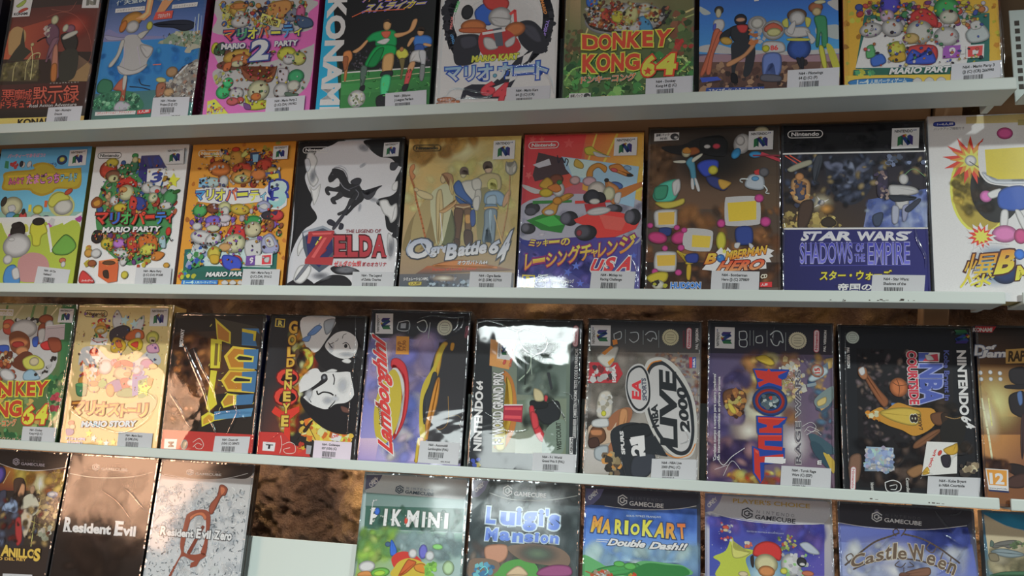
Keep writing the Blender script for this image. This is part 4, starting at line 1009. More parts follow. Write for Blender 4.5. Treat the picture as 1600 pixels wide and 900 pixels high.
s 98,177,114 199,458 256,477 272,368 197,350
s 194,205,206 1053,563 1182,641 1250,531 1211,470 1085,456
s 206,206,206 1092,647 1166,674 1181,599 1108,582
p 177,101,202 858,435 1003,439 990,317 849,315
t 241,241,241 900,334 955,335 907,418 0.04 0 0 9
p 241,241,241 1048,432 1201,439 1191,307 1044,306
p 241,88,88 1062,419 1188,425 1177,320 1059,318
p 241,241,241 1101,381 1155,393 1144,347 1099,339
p 241,241,241 1008,407 1044,407 1038,352 1002,350
p 49,114,95 81,237 915,221 905,144 76,183
p 241,208,82 -15,183 1038,153 1034,38 -20,75
s 68,138,206 89,140 547,138 560,88 82,80
t 227,241,241 107,88 211,92 110,135 0.03 0 0 1~4
t 227,241,241 220,87 536,92 223,134 0.03 0 0 人用パーティゲーム
b 95,183,126/74,138,206/206,86,75/206,206,81 10 20.2 36.4 6 90,215 251,219 259,175 89,161
s 206,206,206 592,115 630,138 666,116 659,87 597,89
s 206,206,206 693,115 730,138 766,116 762,87 696,89
s 206,206,206 793,115 830,136 866,116 860,87 794,89
o 126,69,133/69,133,88/202,126,75/206,189,124/75,95,177/200,195,206/206,86,74/206,194,70/56,43,56 170 8.3 18.6 4 169,921 1263,861 1167,241 195,264
part title_lettering
t 241,241,241/49,101,95 385,174 895,174 405,238 0.045 0.04 0 MARIO PART
price 919,252 1354,274 906,85 224,226,234 N64 - Mario Party 3|(J) (C) (CR) 266990|00266990|
fold 9 1337,824 1351,610 1353,442 1353,233
fold 7 1312,740 1339,548 1326,317
@2|-0.553|0.13|0.179|0|0|card|dark game box at the far left edge of the second shelf, mostly outside the frame|game box|boxed games on the second shelf|22,22,22|game_box
p 28,28,28 0,1790 1300,1790 1300,0 0,0
@2|-0.4138|0.1335|0.182|0|0|card|sky-blue game box with a gold scroll title, leftmost on the second shelf|game box|boxed games on the second shelf|151,151,74/189,200,222|game_box
q 107,189,241 104,186,241 195,216,85 206,227,91 0,1820 1335,1820 1335,0 0,0
q 104,192,241 99,184,241 129,211,241 129,211,241 -31,1838 1355,1810 1400,980 64,996
t 241,173,216/151,206,241 109,1696 665,1697 112,1749 0.03 0.05 0 パーティーであそぼう!!
p 60,148,107 85,1662 138,1653 147,1555 84,1570
b 206,60,60/206,78,78 8 22.6 39.6 3 180,1633 275,1639 291,1552 195,1554
e 206,206,206 356,1603 36,42 -0
e 40,40,52 333,1616 30,42 -0
e 206,206,206 450,1608 36,47 -20
e 40,68,124 926,1653 76,63 -0
e 206,206,97 925,1659 41,34 -0
t 46,68,151 491,1560 862,1564 481,1618 0.03 0 0 1~4人であそぼう
s 195,162,52 102,1406 119,1511 515,1539 505,1599 647,1629 799,1592 881,1538 1183,1543 1222,1530 1233,1286 924,1279 851,1229 707,1188 569,1226 489,1269 126,1275
s 206,185,63 134,1395 142,1484 534,1517 539,1569 651,1603 783,1569 870,1515 1196,1517 1194,1313 906,1303 827,1253 708,1219 585,1252 499,1295 152,1296
p 233,195,63 157,1463 1178,1487 1175,1467 155,1442
part title_lettering
t 241,102,167/85,52,91 186,1337 410,1348 181,1431 0.03 0.06 0 みんなで
t 241,146,216/85,52,91 451,1347 926,1356 446,1477 0.03 0.06 0 たまごっち
t 129,211,241/46,68,107 945,1364 1181,1374 939,1467 0.03 0.06 0 ワールド
part cover_figures
e 206,206,167 290,1058 160,129 -0
e 57,52,46 159,1124 42,68 -20
s 206,206,206 231,1058 315,1083 356,1018 274,980
e 97,161,206 296,942 77,51 -0
e 82,148,85 389,915 65,51 -0
e 206,76,74 475,927 59,67 -0
e 57,52,40 473,991 29,41 -0
s 206,206,133 825,1178 929,1246 1095,1200 1200,1084 1177,958 1071,908 952,935 834,1038
e 206,206,199 1043,1048 138,107 -0
s 206,206,91 852,1191 959,1240 1081,1200 1120,1136 980,1112 892,1037 811,1089
e 195,85,63 1089,1238 63,36 30
e 206,206,91 679,1014 76,61 -0
e 206,206,206 667,912 81,46 -0
e 63,74,113 817,885 69,56 -0
p 241,222,91 536,1080 580,1079 590,990 543,990
p 233,113,68 761,1128 805,1128 807,1043 767,1044
e 206,206,78 1057,820 97,91 -0
e 206,206,78 1011,758 57,25 -0
q 241,241,241 241,241,241 195,222,85 233,241,96 138,918 1337,931 1401,90 233,80
b 206,206,87/206,90,177/87,125,206/187,206,71/206,206,206 26 38.8 94.2 7 177,866 1299,906 1287,631 189,635
s 187,206,79 152,840 366,635 892,784 1311,831 1351,90 262,81
l 241,241,241 37.9 859,809 971,482
l 241,241,241 32.1 1319,956 1084,833
e 34,34,34 436,736 111,127 -0
e 34,34,34 399,813 71,41 -0
e 206,206,206 453,558 204,157 -0
e 206,206,206 353,382 70,65 -0
s 206,206,68 622,836 778,860 871,733 796,671 786,558 685,558 653,659 611,735
e 34,34,34 720,861 93,51 -0
e 206,206,206 366,635 47,25 -0
s 113,173,74 972,507 1036,607 1135,694 1258,631 1308,532 1204,445 1034,445
c 57,96,40 8.0 972,507 1036,607 1135,694 1258,631 1308,532 1204,445 1034,445 972,507
e 195,113,80 1145,371 51,35 -0
e 206,206,206 1162,322 34,39 -0
s 206,152,152 508,332 550,420 686,470 865,433 966,309 944,135 722,97 558,133
s 73,143,206 344,269 483,307 581,83 349,81
s 206,206,206 436,244 517,282 568,158 485,132
n64 1022,1773 1274,1781 1029,1568
price 808,298 1277,255 785,36 216,218,222 N64 - 64 De|Hakken!!|00391627|
@2|-0.2744|0.1298|0.1801|-0.0042|-0.0037|card|white game box crowded with small figures around a red and green katakana title|game box|boxed games on the second shelf|189,189,195/233,227,222|game_box
q 241,241,241 241,241,241 241,241,241 241,241,241 0,1801 1298,1801 1298,0 0,0
nin 57,57,63 39,1724 378,1721 37,1645
s 80,151,91 140,1198 270,1449 531,1570 822,1464 1013,1261 1161,964 1180,624 970,407 687,308 424,428 229,624 131,897
o 173,63,52/68,135,85/60,99,167/206,157,60/206,167,125/184,96,63/195,189,200 130 24.3 51.2 5 138,1578 639,1593 1108,1359 1218,939 179,947
e 206,75,56 221,1500 124,112 -0
e 206,190,68 263,1588 90,61 -0
e 129,85,63 302,1423 112,76 -0
e 206,203,152 308,1385 73,51 -0
e 60,148,85 572,1670 45,33 -0
e 60,126,96 577,1544 61,81 -0
e 206,199,152 580,1620 44,41 -0
s 60,133,82 371,1523 504,1571 546,1469 412,1433
p 74,74,129 661,1668 903,1673 1028,1510 768,1500
p 57,57,129 661,1668 776,1500 787,1284 650,1417
p 241,241,241 768,1500 1028,1510 973,1282 782,1279
t 60,74,156 791,1527 981,1541 747,1646 0.045 0 0 10
t 60,74,156 821,1314 982,1331 838,1451 0.045 0 0 3
s 206,58,49 367,1270 396,1358 515,1399 632,1354 658,1266 514,1306 423,1270
e 206,206,162 515,1206 111,100 -0
e 206,148,87 468,1244 61,40 -0
s 57,74,151 649,1142 758,1140 815,1029 699,980
s 206,68,58 590,1167 680,1117 670,993 584,1018
e 206,206,206 809,1264 93,75 -0
e 206,206,206 364,1108 61,65 -0
e 206,185,63 460,1019 94,55 -0
e 206,206,206 908,1238 82,55 -0
e 206,206,171 895,1139 65,64 -0
e 206,71,60 938,1218 33,25 -0
e 77,156,96 1125,1136 97,103 -0
e 206,206,206 1084,1038 81,49 -0
* 241,241,85 1137,1346 97,49 5 90
e 46,102,44 1203,1209 54,25 20
s 151,85,46 43,1098 118,1161 212,1097 181,1022 69,1023
s 206,148,60 73,1086 152,1122 176,1059 109,1035
o 173,63,52/68,135,85/206,132,62/206,167,125/107,68,129/206,171,68 110 21.0 44.7 9 213,723 1033,721 1020,431 660,308 358,501
s 37,37,40 117,661 156,736 255,723 284,624 209,575 135,599
e 206,185,63 347,575 88,74 -0
e 186,123,206 512,575 82,59 -0
s 206,206,190 482,502 576,514 602,429 506,429
e 206,206,206 557,453 109,49 -10
s 206,110,49 774,648 986,673 1040,479 859,430
e 206,206,87 916,503 113,73 15
s 195,68,52 614,624 720,648 771,478 663,478
s 206,129,56 1013,479 1150,455 1081,371 973,383
b 195,135,68/206,185,63 6 31.6 58.0 4 37,599 201,624 250,305 112,304
e 206,155,74 110,456 61,54 -0
e 206,206,206 214,452 72,59 -0
e 151,85,52 177,329 61,44 -0
p 222,107,63 270,359 512,392 546,307 553,114 434,94 285,172
p 241,140,82 270,359 512,392 541,344 390,294
e 99,68,44 411,336 93,29 -0
s 52,40,34 344,233 411,246 439,149 369,161
e 206,194,73 645,192 49,48 -0
e 206,206,206 604,356 49,58 -20
b 206,80,50/206,190,68 8 20.4 40.9 4 789,357 973,383 933,286 772,285
c 40,40,52 10.2 1142,612 1177,648 1215,605 1233,624
e 206,60,50 1162,721 37,53 -0
s 164,196,206 1047,624 1120,672 1153,528 1087,527
e 206,157,65 1190,312 42,33 -0
s 206,63,63 66,243 249,99 35,89
t 241,241,241 67,97 226,106 67,128 0.03 0 0 パーティゲーム
o 173,63,52/68,135,85/60,99,167/206,157,60/206,167,125/184,96,63/195,189,200/52,34,34 110 8.1 18.9 4 110,1579 1136,1557 1190,952 191,959
o 173,63,52/68,135,85/206,132,62/206,167,125/107,68,129/206,171,68/52,34,34 110 7.9 18.5 5 106,698 1120,672 1050,407 552,307
part title_lettering
t 233,74,63/91,46,40 145,803 326,807 145,952 0.03 0.065 0 マ
t 60,113,222/91,46,40 356,807 491,811 346,951 0.03 0.065 0 リ
t 85,195,102/91,46,40 505,806 642,810 494,959 0.03 0.065 0 オ
t 241,85,63/91,46,40 657,801 847,805 642,958 0.03 0.065 0 パ
t 241,74,57/91,46,40 837,873 963,877 831,918 0.03 0.065 0 ー
t 68,135,233/91,46,40 982,804 1123,808 969,951 0.03 0.065 0 テ
t 233,74,63/91,46,40 1121,823 1211,827 1111,935 0.03 0.065 0 ィ
t 241,241,241/74,74,85 267,703 1061,716 273,772 0.045 0.055 0 MARIO PARTY
n64 1002,1743 1251,1747 1012,1547
price 800,280 1274,279 806,46 216,218,222 N64 - Mario Party|(J) (C) (DA) 391688|00391688|
@2|-0.1403|0.135|0.1805|0.0151|0.0049|card|orange game box with a large glassy 3, right of the white box, second shelf|game box|boxed games on the second shelf|211,110,46/241,140,52|game_box
q 241,167,68 241,162,57 241,173,68 241,170,63 0,1805 1350,1805 1350,0 0,0
b 206,180,68/206,199,87/206,125,54 80 23.6 47.2 5 19,1791 1325,1794 1376,106 9,90
nin 241,241,222 80,1733 416,1727 86,1647
p 40,113,102 57,507 1247,617 1263,244 73,196
p 211,233,233 172,627 1167,665 1183,290 109,315
b 54,110,206/153,167,206/206,206,206 20 25.2 55.4 4 172,627 355,625 317,315 135,315
o 151,80,46/206,135,63/206,167,82/195,63,52/206,191,181/91,102,146 120 20.7 46.6 3 233,1583 477,1750 1059,1656 1190,1383 846,1270 429,1280
e 206,152,68 593,1609 105,110 -0
e 206,71,50 579,1726 53,30 -0
e 206,176,87 479,1625 58,40 -20
e 206,206,115 709,1667 63,35 40
e 206,118,54 390,1491 153,95 -10
b 206,206,206 6 15.5 23.2 2 289,1556 445,1576 454,1501 272,1482
e 206,77,55 692,1482 130,79 -0
e 206,143,68 703,1384 156,94 -0
e 206,206,143 693,1359 94,54 -0
p 57,74,107 773,1677 914,1685 919,1525 790,1529
p 151,206,241 807,1652 884,1656 884,1563 823,1560
e 206,75,56 971,1523 103,74 -0
e 206,124,65 908,1403 103,74 -0
e 195,162,74 1082,1447 67,49 -0
p 85,96,146 995,1425 1184,1444 1209,1329 1033,1309
p 241,216,74 1031,1399 1167,1413 1178,1354 1048,1338
e 180,206,206 293,1320 148,69 -0
p 151,206,241 140,1374 257,1395 273,1271 142,1262
e 206,206,206 463,1328 68,79 -0
part title_lettering
p 241,241,241 113,1238 248,1260 641,1250 1004,1230 1096,1317 1312,1235 1310,1019 1235,968 1057,981 971,1069 692,1043 352,1061 164,1089
t 85,178,241/74,63,135 115,1102 241,1107 116,1218 0.03 0.065 0 マ
t 241,241,91/74,63,135 263,1099 367,1105 257,1230 0.03 0.065 0 リ
t 241,241,91/74,63,135 388,1090 510,1092 378,1232 0.03 0.065 0 オ
t 241,124,80/74,63,135 526,1087 674,1089 513,1239 0.03 0.065 0 パ
t 241,241,91/74,63,135 668,1140 804,1145 662,1187 0.03 0.065 0 ー
t 241,241,91/74,63,135 830,1076 957,1079 822,1207 0.03 0.065 0 テ
t 151,222,241/74,63,135 968,1093 1039,1096 963,1180 0.03 0.065 0 ィ
t 222,241,241/57,68,173/156,222,222 1082,987 1306,1007 1071,1313 0.045 0.055 0 3
part cover_figures
o 68,146,85/200,63,57/206,191,201/129,91,184/206,153,60/162,91,57 130 20.5 46.1 8 65,1042 1280,1020 1272,617 149,603
e 85,173,102 205,978 95,83 -0
e 129,74,52 373,1000 89,63 -0
e 206,206,152 520,1009 83,73 -0
e 206,206,199 534,961 57,63 -0
e 206,199,206 537,876 88,53 -0
e 206,180,68 725,982 129,68 -10
s 167,171,206 936,1038 1020,1085 1114,1035 1085,951 985,941
s 206,206,206 964,1013 1037,1048 1084,1011 1045,971
e 57,52,63 1091,904 86,53 -0
e 206,65,65 1204,902 86,67 -0
s 63,52,91 1137,939 1211,954 1192,902
e 126,104,206 391,854 104,63 -0
e 185,152,206 399,793 115,44 -0
e 206,206,180 404,757 89,43 -0
e 206,206,206 274,650 157,87 -10
e 206,206,206 191,784 63,49 -0
e 206,206,206 420,625 104,77 20
e 57,156,85 908,839 112,67 -0
e 206,199,162 919,739 107,95 -0
s 206,206,206 847,597 1022,619 1054,443 922,384 851,455
e 151,96,57 1129,784 60,71 -0
s 167,171,206 1047,619 1152,689 1268,547 1240,453 1076,466
s 206,206,206 1085,619 1156,654 1218,547 1133,524
s 206,58,58 588,623 622,766 721,801 808,752 834,597 712,658
e 206,206,167 702,575 143,114 -0
e 206,162,106 587,528 82,52 -0
s 206,58,58 540,386 765,432 827,338 711,244 575,315
s 63,85,200 573,433 768,408 829,314 762,239 603,291
e 206,143,68 760,256 71,23 -0
e 206,190,78 454,457 88,86 -0
s 206,171,58 406,434 522,433 521,338 431,339
b 60,102,206/85,173,102/206,206,206 14 25.1 55.2 4 116,459 302,434 323,268 168,268
p 124,85,173 873,420 993,431 993,314 875,309
t 241,233,241 924,328 974,333 920,403 0.045 0 0 9
p 241,241,241 1054,443 1203,454 1211,314 1067,309
p 241,68,80 1073,426 1187,435 1194,328 1080,323
s 206,206,206 1102,396 1166,407 1162,349 1115,349
p 241,241,241 989,419 1055,431 1066,314 996,314
p 40,107,96 55,232 836,256 849,151 50,137
b 85,173,102/63,125,206/206,68,58/206,206,68 12 22.5 40.0 3 43,220 224,232 234,161 53,149
p 63,140,222 81,137 546,138 547,89 75,87
t 200,241,241 103,90 238,93 103,130 0.04 0 0 1~4
t 200,241,241 248,93 530,96 246,126 0.03 0 0 人用パーティゲーム
s 206,206,206 594,115 635,141 681,115 674,87 608,87
s 206,206,206 696,115 736,141 782,116 775,88 710,87
s 206,206,206 797,116 830,137 858,116 856,88 811,88
o 151,80,46/206,135,63/206,167,82/195,63,52/206,191,181/91,102,146/46,34,34 110 7.8 20.9 4 79,1738 1179,1725 1193,1238 168,1261
o 68,146,85/200,63,57/206,191,201/129,91,184/206,153,60/162,91,57/46,34,34 160 7.7 20.5 5 63,1054 1278,1032 1290,453 804,314 161,315
part title_lettering
t 241,241,241/40,85,91 387,173 850,181 401,230 0.045 0.05 0 MARIO PAR
n64 1080,1741 1269,1744 1083,1576
price 860,267 1323,262 860,58 216,218,222 N64 - Mario Party 3|(J) (C) (DA) 391612|00391612|
@2|0.0008|0.1298|0.1786|-0.006|0.0062|film|black and white game box with a red slab-serif title beside a shield|game box|boxed games on the second shelf|28,28,37/68,68,80|game_box
q 227,227,233 233,233,238 238,238,241 227,227,233 0,1786 1298,1786 1298,0 0,0
p 18,18,25 10,1794 511,1784 424,1731 313,1693 231,1658 184,1574 46,1532 2,1604
s 18,18,25 10,1794 584,1777 271,1755 154,1693 199,1598 172,1493 110,1366 159,1224 229,1107 213,1015 282,922 299,853 233,785 165,740 100,650 40,514 -13,310 -17,85 19,742
s 18,18,25 824,1775 1318,1768 1302,1469 1233,1460 1146,1543 1004,1571 879,1668
s 18,18,25 1305,1424 1251,1368 1211,1267 1241,1175 1176,1109 1038,1078 1008,1022 1094,953 1125,840 1155,727 1239,682 1290,770
s 26,26,33 1207,638 1279,593 1285,328 1245,88 1335,88 1316,725
s 26,26,33 -16,74 73,152 166,186 264,153 318,86
s 26,26,33 330,75 407,153 543,208 709,186 764,76
s 33,33,40 513,286 628,319 794,286 867,241 777,208 589,219
s 241,241,241 111,1624 183,1645 252,1549 226,1432 284,1314 230,1234 165,1294 123,1435
s 241,241,241 167,1271 234,1199 312,1267 300,1128 249,1014 215,1130
s 216,219,227 88,1554 140,1576 173,1481 130,1412
s 241,241,241 117,604 171,672 241,694 273,602 161,513 109,422 89,513
s 241,241,241 73,152 131,310 275,309 260,197 173,108
s 60,60,68 1149,1497 1243,1483 1202,1404 1143,1417
s 241,241,241 1190,1245 1245,1277 1241,1175 1183,1177
s 241,241,241 1041,1044 1132,1065 1183,996 1251,1017 1261,860 1197,794 1158,862 1097,908
s 241,241,241 1170,683 1245,593 1222,416 1171,505
E 129,132,140 195,197,206 807,1682 95,56 -20
E 151,154,162 227,230,238 810,1473 62,28 30
E 151,154,162 227,230,238 969,1068 94,36 -20
E 156,159,167 227,230,238 812,980 28,68 -10
E 118,121,129 195,197,206 207,1363 58,117 -0
E 118,121,129 195,197,206 1216,505 59,155 -0
E 102,104,113 195,197,206 403,197 142,58 -0
E 102,104,113 195,197,206 703,264 140,44 -0
s 37,37,43 398,1334 417,1283 460,1291 512,1331 547,1280 540,1192 588,1122 673,1093 767,1100 828,1144 813,1208 755,1260 672,1262 634,1328 584,1410 503,1443 447,1445 435,1415 414,1376
s 37,37,43 733,1153 825,1185 869,1157 848,1066 799,1022 746,977 694,919 654,888 633,916 683,965 710,1023 691,1085
s 49,49,54 686,1086 753,1073 693,994 650,938 573,889 547,917 620,952 654,1006
s 43,43,49 546,1233 480,1217 402,1237 371,1205 385,1154 420,1126 443,1144 421,1181 469,1175 560,1169
s 52,52,57 560,1180 507,1124 465,1106 449,1075 481,1028 529,1027 512,1064 544,1077 607,1122
s 63,63,71 816,1174 885,1134 944,1160 992,1213 1065,1230 1008,1181 975,1113 922,1069 860,1084
c 151,151,159 11.9 461,1453 518,1456 583,1427 626,1370 645,1305
c 184,186,195 4.7 477,1467 536,1479 610,1444
c 184,186,195 4.7 512,1471 580,1459 632,1411
c 151,151,162 9.4 552,1279 605,1214 679,1177
c 129,129,140 9.3 749,1187 788,1140 758,1073
e 82,82,91 453,1375 10,9 -0
s 54,54,63 676,1276 706,1312 767,1329 811,1305 791,1250 726,1243
l 85,85,96 9.4 654,1189 792,1243
s 63,63,74 503,763 649,956 669,938 536,735
s 46,46,60 426,823 467,850 530,813 517,767 449,787
s 46,46,60 590,803 634,784 624,730 576,735
s 126,129,140 96,170 223,350 254,327 126,157
part title_emblem
p 85,96,113 133,710 384,776 536,705 569,498 529,338 381,236 239,339 162,524
p 167,176,189 133,710 384,776 536,705 540,677 387,746 160,681
p 52,52,107 182,651 382,718 515,659 533,475 377,289 233,408
p 241,233,80 342,610 369,672 406,609
p 241,233,80 306,550 333,605 372,550
p 241,233,80 386,550 411,605 454,549
s 173,46,57 274,500 357,522 456,499 377,430
p 216,216,227 147,686 230,720 232,697 163,651
p 129,135,146 499,705 554,681 569,498 533,475
p 195,63,68 212,709 527,716 532,659 374,407 543,411 531,316 196,335 199,385 388,649 261,650 243,569 209,570
p 241,107,107 257,690 500,696 490,673 272,666
p 241,107,107 408,637 444,637 311,403 270,408
part title_lettering
t 211,68,80/74,15,22/195,63,74 552,411 686,410 532,659 0.045 0.05 0 E
t 211,68,80/74,15,22/195,63,74 710,410 834,410 691,657 0.045 0.05 0 L
t 211,68,80/74,15,22/195,63,74 853,410 999,409 834,655 0.045 0.05 0 D
t 211,68,80/74,15,22/195,63,74 1004,409 1158,408 995,658 0.045 0.05 0 A
p 211,68,80 538,411 705,410 704,428 536,429
p 211,68,80 678,639 721,638 720,657 677,657
p 211,68,80 821,637 864,637 863,655 820,655
p 211,68,80 999,409 1051,409 1049,427 998,427
p 211,68,80 1116,408 1175,408 1173,426 1115,426
p 211,68,80 519,640 553,640 551,658 518,659
t 151,63,74 665,685 1085,684 666,726 0.02 0 0 THE LEGEND OF
t 233,74,80/241,241,241 552,297 877,301 556,366 0.03 0.05 0 ゼルダの伝説
t 195,68,80 894,296 1175,300 897,351 0.03 0 0 時のオカリナ
nin 241,241,241 56,1717 393,1710 55,1640
n64 1053,1731 1239,1734 1048,1564
price 787,243 1277,238 786,45 216,218,222 N64 - The Legend|of Zelda: Ocarina|00390811|
fold 9 1289,605 1324,425 1308,246 1300,91
@2|0.1341|0.1293|0.1777|-0.0001|-0.0016|card|tan game box with cloaked fighters fading in sand-coloured haze and silver blackletter wording|game box|boxed games on the second shelf|52,46,34/195,162,96|game_box
q 241,206,124 241,222,135 151,124,102 156,135,118 0,1777 1293,1777 1293,0 0,0
E 241,241,189 241,214,135 658,1601 617,287 -0
E 241,241,173 241,214,132 1002,1332 372,470 -0
B 195,151,80/216,173,96/227,189,107 40 24.5 83.4 4 19,1788 790,1777 703,1648 89,1495
B 241,241,156/241,241,173/241,220,135 60 34.1 97.4 6 -9,1497 1295,1467 1289,637 6,641
s 151,132,85 14,512 63,778 164,956 247,1067 335,1110 410,998 447,776 372,556 129,490
s 185,166,113 125,867 247,1067 317,1043 309,821 218,512 106,501
s 110,115,80 425,600 466,820 547,952 608,687 551,534
c 195,121,68 23.0 60,1455 49,1341 101,1204 133,1068 206,844 279,600 303,512
s 206,139,87 28,1376 36,1455 81,1482 93,1431 74,1386 105,1340 71,1295
s 206,206,167 306,1133 385,1210 461,1243 543,1197 561,1085 547,952 517,797 471,578 406,556 346,776 305,954
s 206,186,134 359,1088 421,1176 461,908 441,600 403,600
s 206,190,143 148,1181 241,1157 323,1111 311,1061 201,1079 128,1136
e 206,185,138 125,1181 32,23 -30
e 206,185,138 431,1300 36,54 -0
s 173,129,91 405,1352 464,1373 534,1343 551,1252 522,1175 487,1265 456,1322
s 206,185,125 513,1309 559,1196 549,1107 505,1197
s 206,167,115 403,931 479,964 565,1018 584,1073 605,1029 547,963 461,908
c 241,241,241 8.9 420,909 442,776 467,600
e 206,180,152 942,1412 49,67 -0
s 82,63,52 874,1436 894,1485 955,1490 984,1452 973,1407 923,1435 895,1391
s 195,184,135 806,1281 879,1347 989,1362 1079,1320 1097,1187 1022,1145 889,1169
s 151,146,102 867,1169 977,1167 967,947 943,599 866,599 838,905
e 206,199,157 660,1362 40,58 -0
s 107,91,80 615,1375 630,1424 674,1434 711,1406 720,1339 695,1384 650,1385 630,1341
s 206,206,196 630,1240 673,1273 761,1282 840,1254 867,1169 818,1070 753,1049 674,1072 624,1151
s 63,102,167 553,1219 598,1281 640,1258 696,1150 774,1060 793,998 743,1016 651,1072 581,1129
s 52,91,151 582,1107 675,1050 766,1005 802,960 723,983 621,1028
s 206,206,196 761,1282 838,1303 876,1247 863,1169 801,1159 766,1204
s 195,195,186 806,1159 867,1169 882,1069 856,982 810,1004
s 206,206,199 797,1082 861,1092 858,948 810,938 784,1004
s 151,113,80 588,1007 744,1011 765,949 682,939 596,956
c 241,222,178 8.9 601,984 680,972 756,985
s 104,74,54 587,962 681,950 683,840 670,687 656,567 606,578 606,731 580,863
s 118,91,66 692,950 774,949 788,817 780,686 719,687 705,840
s 206,157,91 707,884 773,883 774,796 717,796
s 80,57,46 706,709 792,708 812,599 793,545 722,556
s 80,57,46 604,621 662,610 662,534 600,539
s 63,91,156 766,927 814,938 831,795 792,752 768,818
e 206,206,167 993,1200 37,53 -0
s 206,206,120 935,1223 950,1274 992,1296 1042,1272 1056,1166 1027,1222 982,1238 960,1168
s 140,173,200 911,1102 956,1150 1066,1155 1138,1099 1160,1011 1096,979 1029,1023 920,1009
s 167,191,206 934,1069 981,1105 1042,1100 1056,1012 1009,980 947,991
s 107,140,167 931,1003 1052,1001 1050,946 941,943
s 195,162,102 922,974 1057,977 1064,942 928,939
s 129,151,167 928,939 1059,942 1059,772 1051,599 1010,566 970,729 957,577 912,599 924,773
s 165,191,206 968,925 1012,925 1016,685 988,729
s 206,167,129 1138,1099 1185,1164 1206,1131 1185,1032 1136,967 1117,1000
c 195,151,102 13.2 1186,1363 1188,1098 1168,858 1127,599
s 173,173,162 1128,1431 1140,1486 1171,1441 1193,1440 1227,1495 1261,1427 1247,1357 1209,1329 1170,1336 1137,1375
s 206,206,195 1143,1441 1173,1407 1169,1352 1145,1386
s 206,206,195 1247,1439 1210,1406 1217,1349 1246,1379
c 233,195,124 10.9 1036,881 1088,728 1152,534
q 195,107,57 195,118,68 118,91,74 107,96,91 315,316 963,342 1283,277 180,224
s 206,130,63 362,317 661,387 940,342 1102,298 691,284
q 107,107,113 118,107,102 85,96,113 85,96,107 2,223 1285,243 1281,87 5,80
b 151,162,178/85,102,124/171,191,206/63,74,85 60 11.6 27.8 5 323,202 833,217 829,93 307,88
E 241,241,222 178,135,107 512,181 186,45 -0
part title_lettering
t 189,200,222/68,74,85/241,241,241 68,389 356,409 68,612 0.045 0.055 0.1 O
t 189,200,222/68,74,85/241,241,241 332,408 554,432 329,524 0.045 0.055 0.1 gre
t 189,200,222/68,74,85/241,241,241 510,381 638,391 515,558 0.045 0.055 0.1 B
t 189,200,222/68,74,85/241,241,241 648,421 968,456 655,570 0.045 0.055 0.1 attle
t 189,200,222/68,74,85/241,241,241 991,456 1094,445 1017,615 0.045 0.055 0.2 6
t 189,200,222/68,74,85/241,241,241 1078,320 1219,433 1109,603 0.045 0.055 0.3 4
c 189,200,222 14.2 105,605 65,501 94,431
c 189,200,222 14.1 227,570 317,455 367,420
t 241,241,241/129,107,91 653,330 986,338 657,377 0.03 0.06 0 オウガバトル64
t 222,85,52 378,253 876,270 378,289 0.02 0 0 Person of Lordly Caliber
t 241,241,241 52,149 331,156 54,186 0.03 0 0 シミュレーションRPG
s 206,190,87 120,136 252,142 263,119 250,101 128,95
t 107,85,46 137,102 240,108 137,132 0.03 0 0 1人用
nin 63,60,46 49,1705 379,1700 55,1627
n64 985,1723 1227,1725 983,1509
price 803,256 1262,250 796,66 216,218,222 N64 - Ogre Battle|64 (J) (S/M) 327930|00327930|
@2|0.266|0.1289|0.1776|0.001|-0.008|film|red and violet racing game box with open-wheel cars above jagged orange katakana|game box|boxed games on the second shelf|129,74,57/222,129,80|game_box
q 233,74,74 241,146,74 85,74,151 118,113,195 0,1776 1289,1776 1289,0 0,0
q 233,68,80 233,74,80 233,102,74 211,68,80 -4,1751 675,1769 586,1216 5,946
q 233,107,74 241,184,74 241,211,91 233,173,80 675,1769 1299,1771 1279,940 655,1147
l 241,222,102 18.2 786,1766 670,1330
l 241,216,91 22.5 1006,1760 824,1328
l 241,211,91 30.8 1299,1388 1026,1144
l 241,222,102 26.2 1305,1163 1008,1031
* 241,102,102 489,1668 63,27 5 90
* 241,107,107 89,1725 46,21 5 80
* 241,113,102 192,1722 37,16 5 100
* 241,113,113 65,1315 46,21 5 60
q 74,74,151 85,85,167 107,107,184 74,74,146 -12,627 1291,896 1281,84 7,77
s 190,190,206 14,992 590,1102 1298,1007 1302,631 1045,542 34,604
B 151,151,173/227,222,233/195,195,216 30 22.8 68.4 5 16,946 1288,985 1277,631 33,627
q 57,68,156 85,63,146 107,96,189 63,63,140 -14,581 610,629 1277,631 848,77
B 85,102,189/129,118,211/63,63,135 50 18.0 53.9 4 9,446 834,453 783,102 17,89
* 107,135,233 623,318 48,20 5 90
* 102,124,222 539,251 48,20 5 70
* 107,129,233 674,133 43,17 5 90
* 102,124,222 1219,434 38,17 5 90
p 82,63,68 161,1570 576,1458 537,1332 136,1245 110,1314
p 173,214,241 417,1519 1245,1394 1204,952 987,1009 1026,1144 585,1239 468,1379
p 211,241,241 462,1506 797,1454 716,1260 538,1309
c 57,52,68 11.5 371,1531 386,1449 417,1507 453,1448 463,1494 491,1471 477,1413
p 216,216,227 104,1431 282,1498 308,1428 174,1395
s 206,199,68 659,1606 736,1628 793,1581 927,1509 773,1523 684,1537
s 206,206,206 760,1570 905,1521 938,1504 795,1511
s 206,143,58 692,1329 733,1409 820,1442 909,1395 890,1327 822,1385 768,1351 760,1283 705,1261
s 206,133,58 931,1406 1039,1427 1128,1346 1194,1295 1130,1282 1020,1325 954,1348
e 206,87,87 987,1359 39,23 -20
e 40,40,40 1151,1300 34,20 -0
e 133,171,206 1127,1380 43,27 -20
s 206,176,78 555,1412 574,1492 655,1433 646,1376
e 74,107,173 1014,1189 74,41 -15
